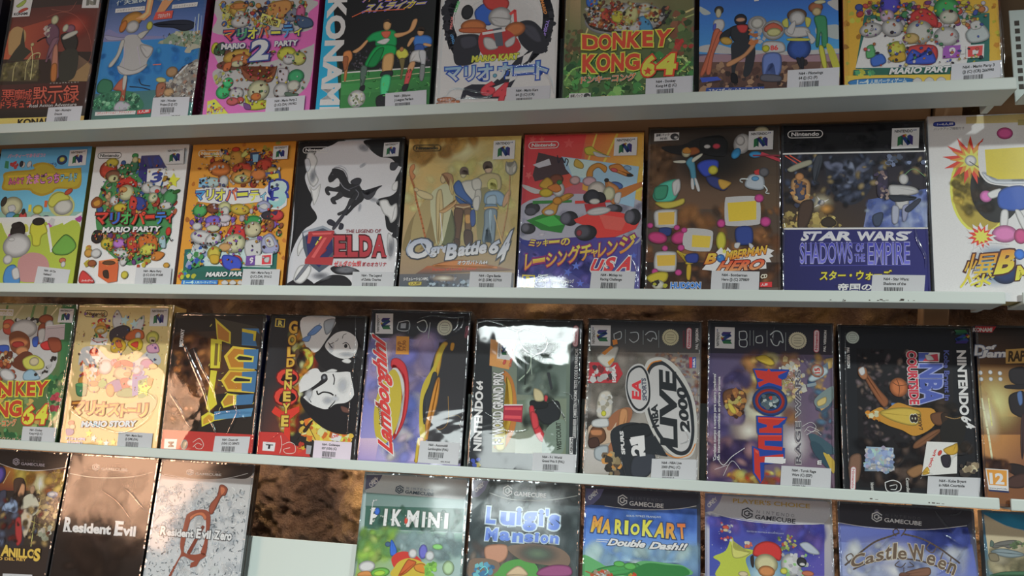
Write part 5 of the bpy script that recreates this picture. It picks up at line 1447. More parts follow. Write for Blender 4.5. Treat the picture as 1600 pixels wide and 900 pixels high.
s 206,138,80 893,1236 981,1212 1048,1143 1010,986 943,1032
e 46,40,40 910,1247 26,23 -0
s 206,129,63 1005,1121 1292,1231 1293,1186 1072,1053
s 206,206,206 1006,1099 1070,1109 1052,997 998,1009
e 206,171,171 573,1251 58,50 -0
e 206,171,180 728,1238 75,55 -0
e 206,199,190 809,1146 96,91 -0
e 206,206,171 941,1099 65,81 -0
s 206,206,206 2,1211 117,1175 233,1128 143,1106 27,1165
e 129,74,52 372,1265 76,60 -0
e 206,206,206 400,1150 67,83 -0
s 206,162,58 184,1198 270,1289 341,1219 276,1151
e 206,180,49 267,1116 76,51 -0
s 206,124,56 275,1174 385,1219 433,1149 368,1116
e 63,129,68 407,1230 31,28 -0
e 57,57,63 129,945 81,60 -0
e 85,85,96 108,911 68,50 -0
p 63,140,68 125,1026 549,1034 550,1007 127,991
p 52,140,57 68,809 288,899 514,831 454,673 231,707
p 80,195,85 158,809 357,865 472,763 318,741
s 206,152,58 231,922 350,1013 480,1103 569,1091 505,1035 418,990 379,876 268,865
e 206,206,206 311,899 54,32 -0
e 206,143,49 394,1024 53,46 -0
e 54,54,60 91,718 81,59 -0
e 107,107,118 61,729 50,50 -0
e 46,46,52 536,831 88,81 -10
e 104,104,118 492,831 62,68 -10
p 233,74,68 583,1023 954,1032 961,1005 584,993
e 49,49,54 1001,930 86,54 -0
e 96,96,107 979,942 65,40 -0
p 241,74,68 580,819 817,920 1056,897 1282,830 1232,719 1021,630 828,619 736,741 604,786
p 241,107,96 840,875 1143,830 1083,697 911,719
p 195,52,57 683,988 901,1009 925,920 709,898
e 43,43,49 1207,847 72,89 -0
e 107,107,118 1164,847 56,75 -0
e 40,40,46 717,674 113,85 10
e 85,85,96 678,685 87,76 10
e 151,63,74 641,674 31,36 -0
s 46,40,46 669,1079 722,1112 875,1111 901,1009 705,999
e 54,54,63 763,1067 83,81 -0
e 206,206,199 792,1015 57,32 -0
e 206,206,206 839,909 130,45 8
part title_lettering
t 241,241,102/129,63,129/241,200,80 102,519 173,526 115,600 0.03 0.06 0 ミ
t 241,241,102/129,63,129/241,200,80 184,519 317,527 192,594 0.03 0.06 0 ッキ
t 241,241,102/129,63,129/241,200,80 323,556 437,566 325,587 0.03 0.06 0 ー
t 241,241,102/129,63,129/241,200,80 449,534 548,539 452,615 0.03 0.06 0 の
t 241,241,102/151,52,124/241,146,68 75,263 163,280 77,435 0.03 0.065 0 レ
t 241,241,102/151,52,124/241,146,68 160,335 292,359 158,385 0.03 0.065 0 ー
t 241,241,102/151,52,124/241,146,68 299,297 416,312 301,453 0.03 0.065 0 シ
t 241,241,102/151,52,124/241,146,68 422,316 524,331 423,476 0.03 0.065 0 ン
t 241,241,102/151,52,124/241,146,68 530,339 660,358 531,530 0.03 0.065 0 グ
t 241,241,102/151,52,124/241,146,68 660,363 783,382 662,540 0.03 0.065 0 チ
t 241,241,102/151,52,124/241,146,68 775,408 846,420 779,492 0.03 0.065 0 ャ
t 241,241,102/151,52,124/241,146,68 847,404 932,421 852,563 0.03 0.065 0 レ
t 241,241,102/151,52,124/241,146,68 938,427 1049,446 941,586 0.03 0.065 0 ン
t 241,241,102/151,52,124/241,146,68 1059,444 1228,478 1068,635 0.03 0.065 0 ジ
t 241,74,80/241,241,241 766,254 884,245 804,397 0.045 0.055 0.15 U
t 241,74,80/241,241,241 906,245 1023,262 922,405 0.045 0.055 0.15 S
t 241,74,80/241,241,241 1033,262 1181,277 1081,415 0.045 0.055 0.15 A
part maker_badge
p 241,222,80 55,218 193,213 191,78 49,80
p 63,96,189 67,201 180,198 177,91 61,94
t 241,233,80 95,94 159,95 96,196 0.045 0 0 R
t 233,241,241 225,185 333,200 228,221 0.03 0 0 Disney
t 233,241,241 228,136 342,147 228,172 0.02 0 0 GAMES
t 241,241,241 370,117 609,134 372,161 0.03 0 0 アクションレーシング
nin 241,241,241 50,1690 386,1692 45,1610
n64 981,1715 1221,1718 975,1513
price 789,268 1244,265 775,62 216,218,222 N64 - Mickey no|Racing Challenge|00388921|
fold 15 1155,455 1220,369 1255,282 1248,131
fold 11 458,96 566,107 632,86
fold 13 1287,631 1307,457 1299,196
@2|0.4002|0.1322|0.1802|0.0041|-0.0064|film|brown-black game box with rounded white and yellow blocks above a red slanted title|game box|boxed games on the second shelf|85,74,63/107,96,85|game_box
q 85,74,63 74,68,63 107,85,68 96,80,68 0,1802 1322,1802 1322,0 0,0
q 63,57,52 68,63,60 107,85,63 129,96,74 6,1788 1321,1797 1328,915 -6,923
E 15,15,18 63,57,52 678,1444 513,346 -0
B 129,96,71/151,113,80/107,80,57 60 22.9 77.9 4 -0,1598 242,1616 211,945 -7,946
B 173,118,74/195,135,80/129,85,57/85,63,49 90 22.2 79.9 6 277,922 1308,1004 1326,476 141,201
B 129,85,60/156,107,68 40 22.2 66.6 7 3,558 311,203 15,66
q 52,40,37 60,46,40 85,63,52 68,52,43 8,356 1326,367 1325,77 -7,66
B 107,74,54/80,57,46/151,102,68 40 22.0 57.3 8 8,333 1326,346 1325,88 4,66
s 31,28,31 132,1595 352,1614 503,1680 761,1697 784,1488 613,1514 462,1494 244,1522
s 162,91,44 374,1555 483,1587 527,1528 419,1495
s 22,22,25 525,1656 718,1709 805,1626 763,1488 570,1515
e 206,206,206 601,1589 34,23 -0
e 206,68,87 694,1591 39,30 -0
s 82,151,178 387,1426 462,1471 498,1217 456,1171 426,1333
e 206,199,162 390,1531 48,56 -0
s 206,143,58 348,1555 396,1589 440,1553 429,1518 364,1520
s 206,206,190 263,1440 376,1445 377,1413 279,1417
s 206,206,190 452,1460 544,1516 549,1488 463,1420
s 206,206,206 440,1241 466,1240 478,1137 446,1137
s 206,206,206 474,1240 500,1240 536,1120 506,1114
s 57,80,195 507,1401 592,1445 710,1432 700,1328 594,1261 518,1331
e 206,199,68 662,1334 51,51 -20
s 52,63,129 594,1261 701,1260 808,1167 766,1111 638,1169
s 206,162,68 723,1236 839,1201 829,1167 766,1122 723,1168
e 206,206,206 949,1611 85,111 -10
e 206,206,206 932,1646 47,55 -0
e 54,148,206 890,1508 42,64 -30
e 54,148,206 1080,1493 63,37 -0
e 206,206,171 1143,1744 71,51 -0
l 211,68,85 30.6 1143,1503 1330,1420
l 151,52,68 17.5 1059,1482 1330,1476
s 186,196,206 976,1165 1028,1277 1153,1264 1164,1129 1060,1119
e 95,157,206 1080,1236 38,27 -0
s 206,60,60 1070,1318 1122,1333 1133,1280 1080,1277
e 107,107,113 1164,1303 50,50 -0
c 233,241,241 13.0 1164,1163 1195,1117 1184,1084 1215,1077
c 233,241,241 13.1 1007,1232 944,1233 934,1211 955,1199
s 85,195,167 66,1107 141,1198 304,1242 327,1150 275,1013 123,991 61,1038
s 206,206,206 250,1197 325,1242 334,1127 274,1059
s 206,190,78 80,992 254,1002 372,1035 362,967 190,922
s 63,151,118 76,1153 207,1174 188,1037 79,1026
s 206,206,206 784,1009 830,1044 1081,1051 1126,1006 1131,805 1091,750 832,739 785,784
p 241,211,68 809,981 1091,1002 1091,805 823,784
e 206,73,148 1118,1028 46,45 -0
e 206,73,148 1180,783 53,53 -0
e 206,73,148 748,766 42,45 -0
s 52,74,151 895,717 1040,728 1057,573 978,540 900,566
s 206,206,206 885,562 937,562 916,507 879,517
s 206,206,206 1020,562 1061,540 1071,496 1030,496
e 206,199,68 749,583 50,98 -0
s 206,206,206 86,900 288,917 310,876 306,740 270,717 108,722 81,763
p 241,200,91 115,881 282,890 280,758 120,751
e 206,73,148 37,745 33,30 -0
e 206,73,148 308,722 32,29 -0
s 46,63,129 134,717 248,717 239,638 142,645
e 206,65,129 114,615 100,63 -10
e 206,65,129 336,616 86,67 20
s 206,206,206 388,683 441,717 643,695 669,628 650,494 593,472 413,488 369,560
p 241,211,80 464,645 648,632 635,512 459,520
e 206,73,148 353,510 36,36 -0
e 206,73,148 382,695 32,29 -0
s 206,180,58 306,481 403,448 520,438 500,360 405,337 393,404
s 52,68,151 403,437 519,449 516,360 415,359
s 206,171,49 415,326 458,327 449,183 413,194
s 206,206,206 88,424 124,469 285,470 312,425 310,303 278,258 118,268 84,312
p 241,200,80 110,428 299,436 296,325 121,317
e 206,73,148 192,503 32,31 -0
e 206,73,148 332,252 36,33 -0
e 206,73,148 96,256 34,36 -0
s 206,190,58 11,199 118,256 225,247 206,158 78,134
e 206,206,190 132,123 64,49 -0
b 46,40,34/206,206,68 8 17.5 30.6 3 77,156 206,158 207,80 79,78
part title_lettering
p 241,241,241 708,472 750,517 792,462 813,517 854,473 1204,508 1261,487 1225,454 1255,428 1214,410 1235,367 1184,366 1188,301 1061,289 773,264 564,284
t 241,216,80/107,28,28/241,146,57 584,339 689,349 614,450 0.045 0.055 0.1 B
e 63,125,206 747,402 42,44 -0
e 110,167,206 734,417 15,13 -0
* 241,241,113 782,473 29,13 8 0
t 241,216,80/107,28,28/241,146,57 789,380 1188,449 800,473 0.045 0.055 0.1 MBERMAN
t 241,85,57/91,22,22/241,173,113 700,263 1143,290 741,373 0.045 0.055 0.2 HERO
t 241,241,241 927,390 1180,423 931,417 0.03 0 0 ボンバーマンヒーロー
part maker_badge
t 63,140,233/241,241,241 254,83 554,88 257,150 0.045 0.055 0 HUDSON
part cover_overprint
p 241,241,241 58,1744 314,1751 311,1666 56,1658
t 74,74,82 73,1705 214,1711 74,1738 0.03 0 0 振動パック
t 74,74,82 113,1671 193,1674 115,1699 0.03 0 0 対応
e 63,63,68 267,1705 44,35 -0
e 206,206,206 280,1695 20,16 -0
p 233,63,68 1127,160 1240,168 1240,116 1123,114
t 241,241,241 1135,121 1196,126 1137,149 0.03 0 0 人用
t 241,241,222/129,85,46 1131,197 1194,206 1135,240 0.045 0.055 0 CD
p 107,96,91 1123,102 1315,113 1315,79 1123,76
n64 1016,1741 1258,1743 1009,1540
price 660,274 1123,270 650,63 216,218,222 N64 - Bomberman|Hero (J) (C) 379809|00379809|39,95€
@2|0.5345|0.1343|0.1794|-0.0039|-0.0012|film|black and deep blue game box with violet striped lettering under a grey shape|game box|boxed games on the second shelf|57,57,63/85,85,91|game_box
q 28,28,34 28,28,34 46,46,107 43,43,102 0,1794 1343,1794 1343,0 0,0
q 25,25,29 31,31,37 22,22,28 25,25,31 4,1788 1342,1796 1337,1477 6,1484
B 40,40,49/15,15,22/52,52,60 40 18.6 60.5 3 8,1751 1330,1754 1321,1496 13,1508
q 40,40,52 46,46,63 63,52,57 85,68,46 15,1472 1344,1467 1334,705 13,712
E 129,135,156 40,40,54 636,1255 297,258 -0
s 49,52,66 424,1354 522,1435 627,1349 693,1430 819,1404 858,1297 811,1065 682,951 556,976 453,1141
s 113,121,148 414,1402 585,1374 625,1255 519,1281 424,1330
s 113,121,148 689,1277 733,1359 861,1403 838,1321 752,1264
s 151,162,189 617,1373 681,1372 698,1207 644,1161 603,1209
s 29,29,40 580,1127 655,1149 728,1124 704,997 640,974 588,1010
B 85,93,118/126,137,167/60,66,85 50 13.6 40.7 7 436,1401 840,1415 809,995 493,1000
E 241,241,211 129,96,68 375,966 150,140 -0
* 241,241,241 375,966 85,17 4 30
e 206,206,206 375,971 30,33 -0
E 241,178,91 85,68,52 417,907 98,79 -0
q 85,107,173 107,129,206 195,211,241 151,162,211 809,995 1348,1102 1334,716 760,719
B 129,151,222/195,211,241/96,118,195 50 17.6 52.8 8 787,949 1345,1034 1334,716 760,719
b 195,173,102/206,187,114/129,107,68/151,129,80 60 18.1 49.8 9 23,888 511,837 551,709 17,712
B 49,54,66/85,96,124/129,146,178/195,173,124/37,37,46 120 13.8 36.8 12 34,1459 1340,1449 1334,988 30,912
s 195,151,102 87,1183 142,1241 217,1228 271,1168 258,1003 214,956 106,1005
e 206,148,95 170,1241 43,43 -0
s 74,80,107 130,1170 217,1181 226,1027 150,1004
b 206,153,95/63,68,91/206,180,129/151,107,68 30 13.7 31.9 4 65,1195 282,1191 299,909 168,723 127,910
s 82,63,52 171,957 279,1003 299,909 232,723 146,712
s 63,52,40 372,791 447,826 510,767 467,721 382,733
l 241,102,80 11.5 35,1464 176,1360
l 241,102,80 11.5 78,1468 219,1371
s 173,173,151 55,1327 154,1384 274,1417 284,1369 175,1324 88,1290
s 68,74,85 329,1452 394,1462 381,1355 314,1167 294,1310
s 63,57,80 898,1226 984,1294 1000,1155 955,1016 893,1040
b 151,129,129/85,74,107/195,173,162 20 13.3 26.6 5 879,1297 1024,1247 996,993 872,1018
e 206,206,206 1136,1198 45,56 -0
s 206,206,206 1000,1131 1083,1141 1226,1116 1265,1058 1141,1025 1017,1027
s 206,206,206 1059,1027 1162,1036 1168,922 1075,900
s 181,186,206 1025,924 1086,911 1071,763 1020,763
s 162,167,200 1117,922 1179,933 1144,785 1113,786
s 46,52,63 997,1039 1223,1024 1222,990 1057,969
s 63,68,85 1137,899 1263,1001 1278,966 1177,865
s 68,80,107 846,834 930,867 939,810 906,730 854,737
c 151,216,151 4.4 1148,1244 1232,1301 1331,1218
b 85,96,118/140,156,195 16 13.3 35.5 3 987,1435 1319,1438 1335,1310 1005,1317
p 241,241,241 11,1494 1341,1486 1340,1470 10,1477
p 241,241,241 13,715 1338,711 1337,696 12,696
q 46,46,107 52,52,129 49,49,129 40,40,102 12,696 1337,693 1339,82 -6,73
part title_lettering
t 227,227,241/52,52,129/241,241,241 166,579 326,581 210,676 0.045 0.04 0 ST
t 227,227,241/52,52,129/241,241,241 333,581 643,580 364,676 0.045 0.04 0 AR
p 227,227,241 200,676 370,676 370,655 199,655
t 227,227,241/52,52,129/241,241,241 684,580 1045,579 697,674 0.045 0.04 0 WAR
t 227,227,241/52,52,129/241,241,241 1045,579 1157,579 1052,672 0.045 0.04 0 S
p 227,227,241 1079,672 1195,672 1174,651 1078,652
t 74,74,200/189,189,241/129,129,241 164,353 648,360 166,556 0 0.03 0 SHADOWS
t 74,74,200/189,189,241/129,129,241 682,469 754,469 684,551 0.02 0.03 0 OF
t 74,74,200/189,189,241/129,129,241 669,373 762,374 671,446 0.02 0.03 0 THE
t 74,74,200/189,189,241/129,129,241 789,347 1164,353 794,555 0 0.03 0 EMPIRE
l 85,85,184 6.6 163,330 1170,339
l 85,85,184 6.7 241,556 1157,559
t 241,233,80/85,63,34 342,183 993,196 354,281 0.03 0.06 0 スター・ウォーズ
t 241,241,241/40,40,96 507,84 929,88 515,156 0.03 0.05 0 帝国の影
nin 241,241,241 61,1730 402,1728 56,1647
n64 1046,1721 1296,1722 1031,1509
price 827,244 1297,242 806,38 216,218,222 N64 - Star Wars:|Shadows of the|00391840|
fold 16 1223,717 1238,581 1304,425 1300,313
fold 11 7,841 21,677 6,445
fold 10 1345,1495 1349,1148 1352,761
@2|0.6722|0.13|0.184|-0.0|0|card|white game box with orange bomb lettering at the right end of the second shelf|game box|boxed games on the second shelf|222,222,227/227,211,146|game_box
q 241,241,241 241,241,241 241,241,241 241,241,241 0,1840 1300,1840 1300,0 0,0
p 233,216,146 348,1823 927,1837 922,1750 345,1753
p 195,184,124 802,1778 923,1778 920,1718 799,1722
s 57,74,173 77,1781 224,1780 248,1756 226,1733 71,1734 51,1759
t 241,241,241 84,1743 227,1743 89,1771 0.03 0 0 1~4人用
t 85,85,96 53,1693 326,1697 56,1721 0 0 0 バックアップ機能付き
e 241,241,102 434,1074 261,430 -0
e 195,173,68 437,1074 241,403 -0
B 129,113,46/222,195,85/151,135,57 60 17.2 38.6 3 201,1146 308,1373 366,1326 345,872 321,782 226,873
e 28,25,28 573,1094 220,338 -0
B 63,52,46/37,31,28/91,74,60 30 17.1 55.6 4 381,1234 598,1207 519,803 385,894
* 241,74,57 368,1383 250,120 13 5
* 241,167,68 374,1383 190,96 13 12
* 241,241,113 378,1376 132,68 12 0
e 241,241,241 368,1376 52,55 -0
l 85,85,91 8.6 358,1367 435,1306
e 241,102,167 680,1643 71,60 -0
s 241,241,241 445,1519 507,1575 617,1583 988,1537 964,1132 574,1128 460,1210 435,1324
s 216,222,230 461,1244 575,1139 965,1143 967,1176 596,1173 502,1254
p 241,222,68 497,1483 849,1500 984,1469 967,1181 597,1184 501,1231
e 241,124,200 486,1016 55,59 -0
s 241,241,241 502,1050 612,1093 609,1026 528,993
s 52,96,195 594,1049 691,1110 827,1101 836,911 717,868 593,909
s 241,241,241 610,869 669,868 651,713 593,713
s 241,241,241 727,868 775,867 826,734 785,690
e 241,135,195 628,647 109,84 -0
e 216,85,146 762,624 58,75 -0
* 241,241,241 422,625 137,86 12 0
* 241,74,57 422,621 114,67 12 8
* 241,241,102 426,621 78,43 10 0
part title_lettering
E 129,216,241 40,85,162 535,339 223,219 -0
c 241,241,241 8.3 301,338 347,493 468,559 662,547
e 34,57,107 609,274 116,109 -0
t 241,156,57/85,34,28/241,241,80 213,118 496,143 306,449 0.001 0.04 0 爆
t 241,156,57/85,34,28/241,241,80 511,252 676,274 561,482 0.045 0.055 0.15 B
e 63,129,241 743,449 46,52 -0
t 241,222,80/85,34,28/241,241,80 691,199 816,210 718,340 0.045 0.055 0 M
t 241,241,241 375,457 434,462 378,479 0.03 0 0 ばく
@3|-0.4846|0.1298|0.1885|0|0|film|jungle green game box cut by the left frame edge, red and yellow lettering, third shelf|game box|boxed games on the third shelf|34,114,75/114,134,100|game_box
q 173,173,124 75,134,80 75,114,65 114,132,80 0,1885 1298,1885 1298,0 0,0
E 241,232,188 173,168,119 493,1181 758,514 -0
q 198,193,149 173,178,129 208,198,149 183,173,129 -17,1880 1059,1881 1090,1376 90,1352
l 241,237,198 19.7 1006,1841 884,1683
l 217,208,168 28.6 453,1860 310,1646
l 105,149,95 34.5 206,1856 181,1670
l 114,154,95 39.8 637,1862 616,1652
l 95,144,95 45.2 822,1852 819,1708
q 55,134,80 34,114,70 49,114,70 75,139,85 1089,1882 1298,1885 1344,951 1198,946
b 55,134,80/95,164,100/34,95,55/173,193,114/114,173,100 60 27.4 71.1 3 1051,941 1300,950 1378,109 1174,271
b 55,134,80/95,164,100/34,95,55/173,193,114 50 27.4 71.3 4 347,233 1261,275 1270,67 387,35
b 173,55,70/198,70,90 12 27.2 54.3 4 1117,742 1272,697 1250,497 1162,494
b 134,159,100/173,183,119/214,179,98 40 27.8 61.1 5 322,662 1038,689 1111,293 392,311
p 241,241,241 28,1814 315,1810 320,1720 46,1721
p 203,193,139 31,1795 300,1791 302,1736 43,1737
t 241,241,241 62,1737 299,1736 53,1795 0.045 0 0 tendo
e 214,214,214 604,1235 544,385 -20
c 34,34,34 34.2 369,1660 525,1650 702,1679 891,1644
b 34,34,34/214,214,214 16 22.8 39.9 3 364,1687 821,1695 868,1604 412,1595
s 198,80,60 186,1644 305,1672 382,1595 377,1464 218,1486
e 214,132,80 246,1579 62,42 -0
e 214,214,214 529,1545 213,130 -0
e 154,75,39 854,1682 115,68 -0
e 214,214,214 920,1618 66,52 -0
s 154,75,44 752,1576 848,1630 872,1423 781,1343
s 214,214,214 762,1524 863,1552 876,1397 806,1370
s 55,95,193 691,1419 777,1446 786,1317 717,1316
p 222,208,213 864,1591 1165,1623 1187,1417 890,1403
l 241,241,241 11.2 864,1591 1165,1623
l 173,164,168 8.4 893,1553 1158,1579
s 134,75,44 315,1462 458,1518 625,1443 670,1289 549,1208 387,1255
e 208,129,80 489,1362 152,78 -0
e 173,55,49 479,1331 103,47 -0
e 214,146,97 557,1247 103,67 -0
s 114,60,39 574,1234 730,1213 794,1035 624,979 422,1075
s 208,55,55 826,1344 936,1398 1060,1376 1047,1285 900,1269
s 154,75,49 932,1424 1111,1428 1168,1276 1024,1246
s 55,95,193 131,1301 328,1319 336,1202 152,1197
o 114,60,39/173,80,49/214,147,89/149,49,44/214,214,193 60 22.7 51.0 8 178,1224 397,1204 518,899 250,864
e 214,214,214 392,920 133,76 -20
s 214,214,97 594,1132 762,1201 929,1116 918,1013 679,1006
e 214,202,167 779,1111 78,61 -0
s 158,193,214 644,954 769,1009 912,886 678,853
b 34,34,34/214,214,214 20 22.0 38.6 2 813,934 952,989 1038,1170 1084,1248 1107,1121 991,939
part title_lettering
t 217,75,49/241,237,80 277,609 455,604 245,813 0.045 0.055 0 O
t 217,75,49/241,237,80 290,635 513,644 264,826 0.045 0.055 0 N
t 217,75,49/241,237,80 573,646 732,652 548,836 0.045 0.055 0 K
t 217,75,49/241,237,80 747,653 880,658 722,842 0.045 0.055 0 E
t 217,75,49/241,237,80 859,657 1058,677 859,846 0.045 0.055 0 Y
t 217,75,49/241,237,80 322,358 517,366 293,559 0.045 0.055 0 N
t 217,75,49/241,237,80 526,367 723,388 490,580 0.045 0.055 0 G
t 241,241,80/217,80,60 735,276 920,289 735,526 0.045 0.055 0 6
t 241,241,80/217,80,60 935,290 1109,303 946,547 0.045 0.055 0 4
* 208,65,44 796,366 65,27 5 90
t 237,119,60/241,241,198 363,229 667,260 348,321 0.03 0.04 0 ーコング
t 241,198,178 398,56 770,69 391,105 0.02 0 0 アクション
n64 1044,1832 1272,1830 1047,1644
price 769,258 1286,266 776,5 216,218,222 N64 - Donkey|Kong 64 (J) (C)|00398892|
fold 15 1029,739 1139,493 1203,272
fold 15 1290,1846 1319,1510 1306,1000 1308,500
@3|-0.3475|0.1412|0.1878|-0.0113|0.005|film|kraft-paper tan game box with orange katakana over a cut-out style picture, third shelf|game box|boxed games on the third shelf|208,178,114/241,227,168|game_box
q 241,222,159 241,222,154 232,193,119 227,188,119 0,1878 1412,1878 1412,0 0,0
b 214,214,167/214,182,117/214,189,128/208,173,105 160 5.5 13.9 7 -8,1866 1412,1879 1420,73 17,57
nin 95,75,44 84,1810 442,1808 93,1717
part cover_figures
s 214,214,214 105,1126 135,1304 337,1321 531,1187 709,1141 936,1146 1140,1300 1290,1229 1317,1131 1169,1090 660,1090 171,1078
s 214,214,214 586,1820 685,1694 717,1479 593,1540 527,1692
s 214,214,214 998,1748 864,1646 850,1544 992,1547
s 60,55,65 521,1539 696,1618 818,1569 754,1417 558,1388
* 203,237,241 716,1682 75,34 5 80
* 203,237,241 866,1633 68,31 5 100
e 208,65,49 371,1664 64,41 -0
b 214,149,67/214,202,97/208,75,55/75,139,90/214,214,214 26 21.9 54.8 4 229,1637 462,1640 521,1438 250,1408
e 214,171,71 374,1550 99,61 -0
e 214,214,176 376,1537 58,30 -0
p 241,241,241 253,1446 507,1438 492,1349 244,1352
c 198,70,60 10.9 263,1421 356,1384 482,1412
e 214,62,44 317,1257 69,55 -0
p 241,90,60 282,1206 320,1333 397,1209
p 241,241,241 267,1206 428,1197 423,1134 271,1143
s 214,176,53 555,1313 591,1452 724,1429 792,1355 748,1267 607,1251
s 214,112,57 615,1389 667,1428 737,1341 669,1315
s 208,105,49 760,1480 875,1570 1006,1547 1035,1447 897,1420 783,1418
e 214,214,214 944,1483 45,50 -0
s 214,185,44 801,1393 948,1458 1028,1397 1013,1297 886,1294
s 214,66,46 847,1369 955,1408 953,1321
e 214,210,97 1160,1462 95,85 -0
s 214,202,158 1117,1461 1202,1463 1206,1388 1138,1394
s 214,158,185 1091,1348 1226,1388 1283,1278 1131,1262
p 241,80,49 127,1077 160,1148 215,1074
b 214,214,214/214,80,53/214,214,214/198,154,80 30 21.7 48.8 5 123,1102 398,1108 465,861 211,828
e 214,214,214 520,1066 103,99 -0
e 214,135,161 640,1127 51,50 -0
e 134,80,159 1122,1126 95,64 -0
e 214,176,97 1225,1092 67,39 -0
b 100,109,193/134,90,188/141,167,214 16 21.1 47.6 4 915,1096 1055,1100 1090,953 964,949
e 193,202,214 986,1036 62,54 -0
s 208,149,70 141,901 220,954 289,881 272,805 169,815
s 70,139,95 117,776 122,838 265,850 294,756 277,682 161,683
e 95,168,109 197,823 92,30 -0
e 214,193,132 391,784 86,59 -0
e 208,129,70 381,846 75,40 -0
s 75,173,90 441,835 513,924 583,840 505,788
s 214,59,54 642,1114 763,1167 909,1133 918,1072 774,1088 665,1053
e 214,193,149 788,994 136,89 -0
e 214,158,106 860,983 56,30 -0
s 55,75,159 569,839 742,918 820,773 683,744 580,765
s 214,64,64 771,919 912,923 926,825 817,797
e 214,214,214 947,875 79,49 -0
e 214,147,69 637,767 62,88 20
s 65,149,95 740,746 871,811 989,778 1001,693 777,686
p 75,119,198 936,949 1156,979 1107,733 971,704
p 75,164,100 1027,902 1188,956 1197,687 1058,683
p 241,149,70 1160,955 1247,933 1232,835 1173,857
* 241,241,100 1130,807 111,56 5 85
s 214,197,141 635,497 1010,632 1273,739 1342,644 1252,496 877,385
e 208,100,75 123,331 52,34 -0
e 214,191,149 148,283 46,34 -0
s 55,85,159 57,255 174,247 169,186 85,170
* 241,237,90 409,208 57,26 5 90
* 241,241,241 489,151 51,23 5 80
* 241,227,129 595,107 56,25 5 90
* 241,241,241 681,99 50,22 5 90
* 241,227,100 783,116 50,25 5 90
o 154,90,49/60,90,154/198,139,60/173,65,60/134,90,164/75,134,85/214,205,191/75,49,39 110 8.3 19.4 4 28,1789 1201,1776 1313,752 156,715
part title_lettering
t 241,154,60/114,55,16/241,208,90 107,429 300,448 102,601 0.03 0.065 0 マ
t 241,154,60/114,55,16/241,208,90 316,436 457,452 309,608 0.03 0.065 0 リ
t 241,154,60/114,55,16/241,208,90 458,442 642,449 453,608 0.03 0.065 0 オ
t 241,154,60/114,55,16/241,208,90 650,437 817,451 644,591 0.03 0.065 0 ス
t 241,154,60/114,55,16/241,208,90 837,432 959,441 830,592 0.03 0.065 0 ト
t 241,154,60/114,55,16/241,208,90 938,508 1061,508 932,547 0.03 0.065 0 ー
t 241,154,60/114,55,16/241,208,90 1079,441 1225,451 1074,610 0.03 0.065 0 リ
t 119,208,237/49,90,109 283,283 1082,321 285,362 0.045 0.05 0 MARIO STORY
t 75,124,217/241,241,241 80,114 367,117 76,153 0.03 0.065 0 アクションRPG
t 75,124,217/241,241,241 108,66 337,67 104,105 0.03 0.065 0 シミュレーション
n64 1087,1840 1347,1843 1097,1609
price 846,253 1341,250 846,32 216,218,222 N64 - Mario Story|(J) (S/M) (DA)|00391641|
fold 17 153,554 89,502 248,409 552,299 899,241 1210,398 1300,546
fold 14 989,778 1218,737 1342,644
@3|-0.2008|0.1273|0.1785|-0.0137|0.0063|film|dark game box lying sideways with steep gold and blue metal letters|game box|boxed games on the third shelf|34,55,114/70,65,60|game_box
q 34,31,28 39,34,31 44,39,36 36,31,28 0,1785 1273,1785 1273,0 0,0
q 55,44,36 72,52,39 95,60,44 65,44,34 25,1543 811,1578 849,790 78,720
B 114,70,39/154,95,55/75,44,28/173,109,60/55,34,22 90 25.2 90.9 4 7,1471 588,1481 644,784 154,537
b 173,100,49/198,124,60 14 20.0 50.0 6 47,1164 285,1169 285,958 74,953
s 95,55,34 126,1378 352,1477 552,1339 580,1106 452,870 206,956
s 34,20,16 241,1309 368,1347 360,1194 258,1168
B 55,44,34/95,70,49/25,21,15 50 24.8 84.3 8 -27,716 506,641 493,321 27,303
B 16,10,6/134,85,49/173,109,65/75,44,28/208,139,80 70 30.3 75.7 4 34,1472 640,1482 691,602 120,398
h 75,49,16/241,227,119/44,75,109 40 50.0 7.5 5 484,1693 1163,1654 1209,507 556,437
part title_lettering
p 70,65,55 557,1741 1165,1630 1234,1584 1230,1375 780,1390
p 241,217,70 572,1729 813,1555 825,1403 630,1458
p 208,139,60 605,1670 789,1543 797,1426 641,1470
p 241,217,60 963,1604 1166,1572 1164,1448 1133,1452 1129,1536 967,1562
p 75,134,188 967,1562 1129,1536 1133,1452 1172,1448 1191,1386 981,1394
p 75,129,183 958,1604 1193,1607 1213,1538 1166,1572
p 241,227,70 542,1468 700,1454 710,1097 576,1094
p 134,109,44 609,1410 654,1407 668,1131 624,1130
p 173,144,60 675,1400 706,1400 716,1179 691,1178
p 241,208,70 750,1249 859,1380 1182,1351 1192,1086 841,1084
p 208,139,49 796,1250 878,1350 1044,1330 1067,1117 863,1113
p 75,129,178 1017,1343 1220,1347 1221,1098 1038,1103
p 241,227,90 896,1229 952,1282 1166,1258 1162,1184 958,1184
p 34,34,39 927,1230 965,1259 1143,1239 1139,1207 960,1207
p 241,208,70 741,948 842,1077 1211,1080 1215,801 846,813
p 208,139,49 785,944 865,1055 1049,1053 1059,842 856,841
p 75,129,178 1023,1059 1224,1075 1226,813 1043,823
p 241,227,90 881,951 939,1011 1169,994 1164,925 936,919
p 34,34,39 912,952 949,988 1147,970 1142,945 939,939
p 241,227,70 584,1071 676,1062 664,830 724,649 620,554 576,598 587,828
p 241,227,70 772,673 849,790 1029,773 991,658 819,606
p 208,149,60 797,685 864,767 954,759 939,667 829,629
p 75,129,178 978,771 1216,790 1205,665 987,646
p 241,227,70 524,493 620,554 700,522 998,590 996,499 710,443 545,364
p 227,168,60 554,460 624,520 692,488 684,447 562,392
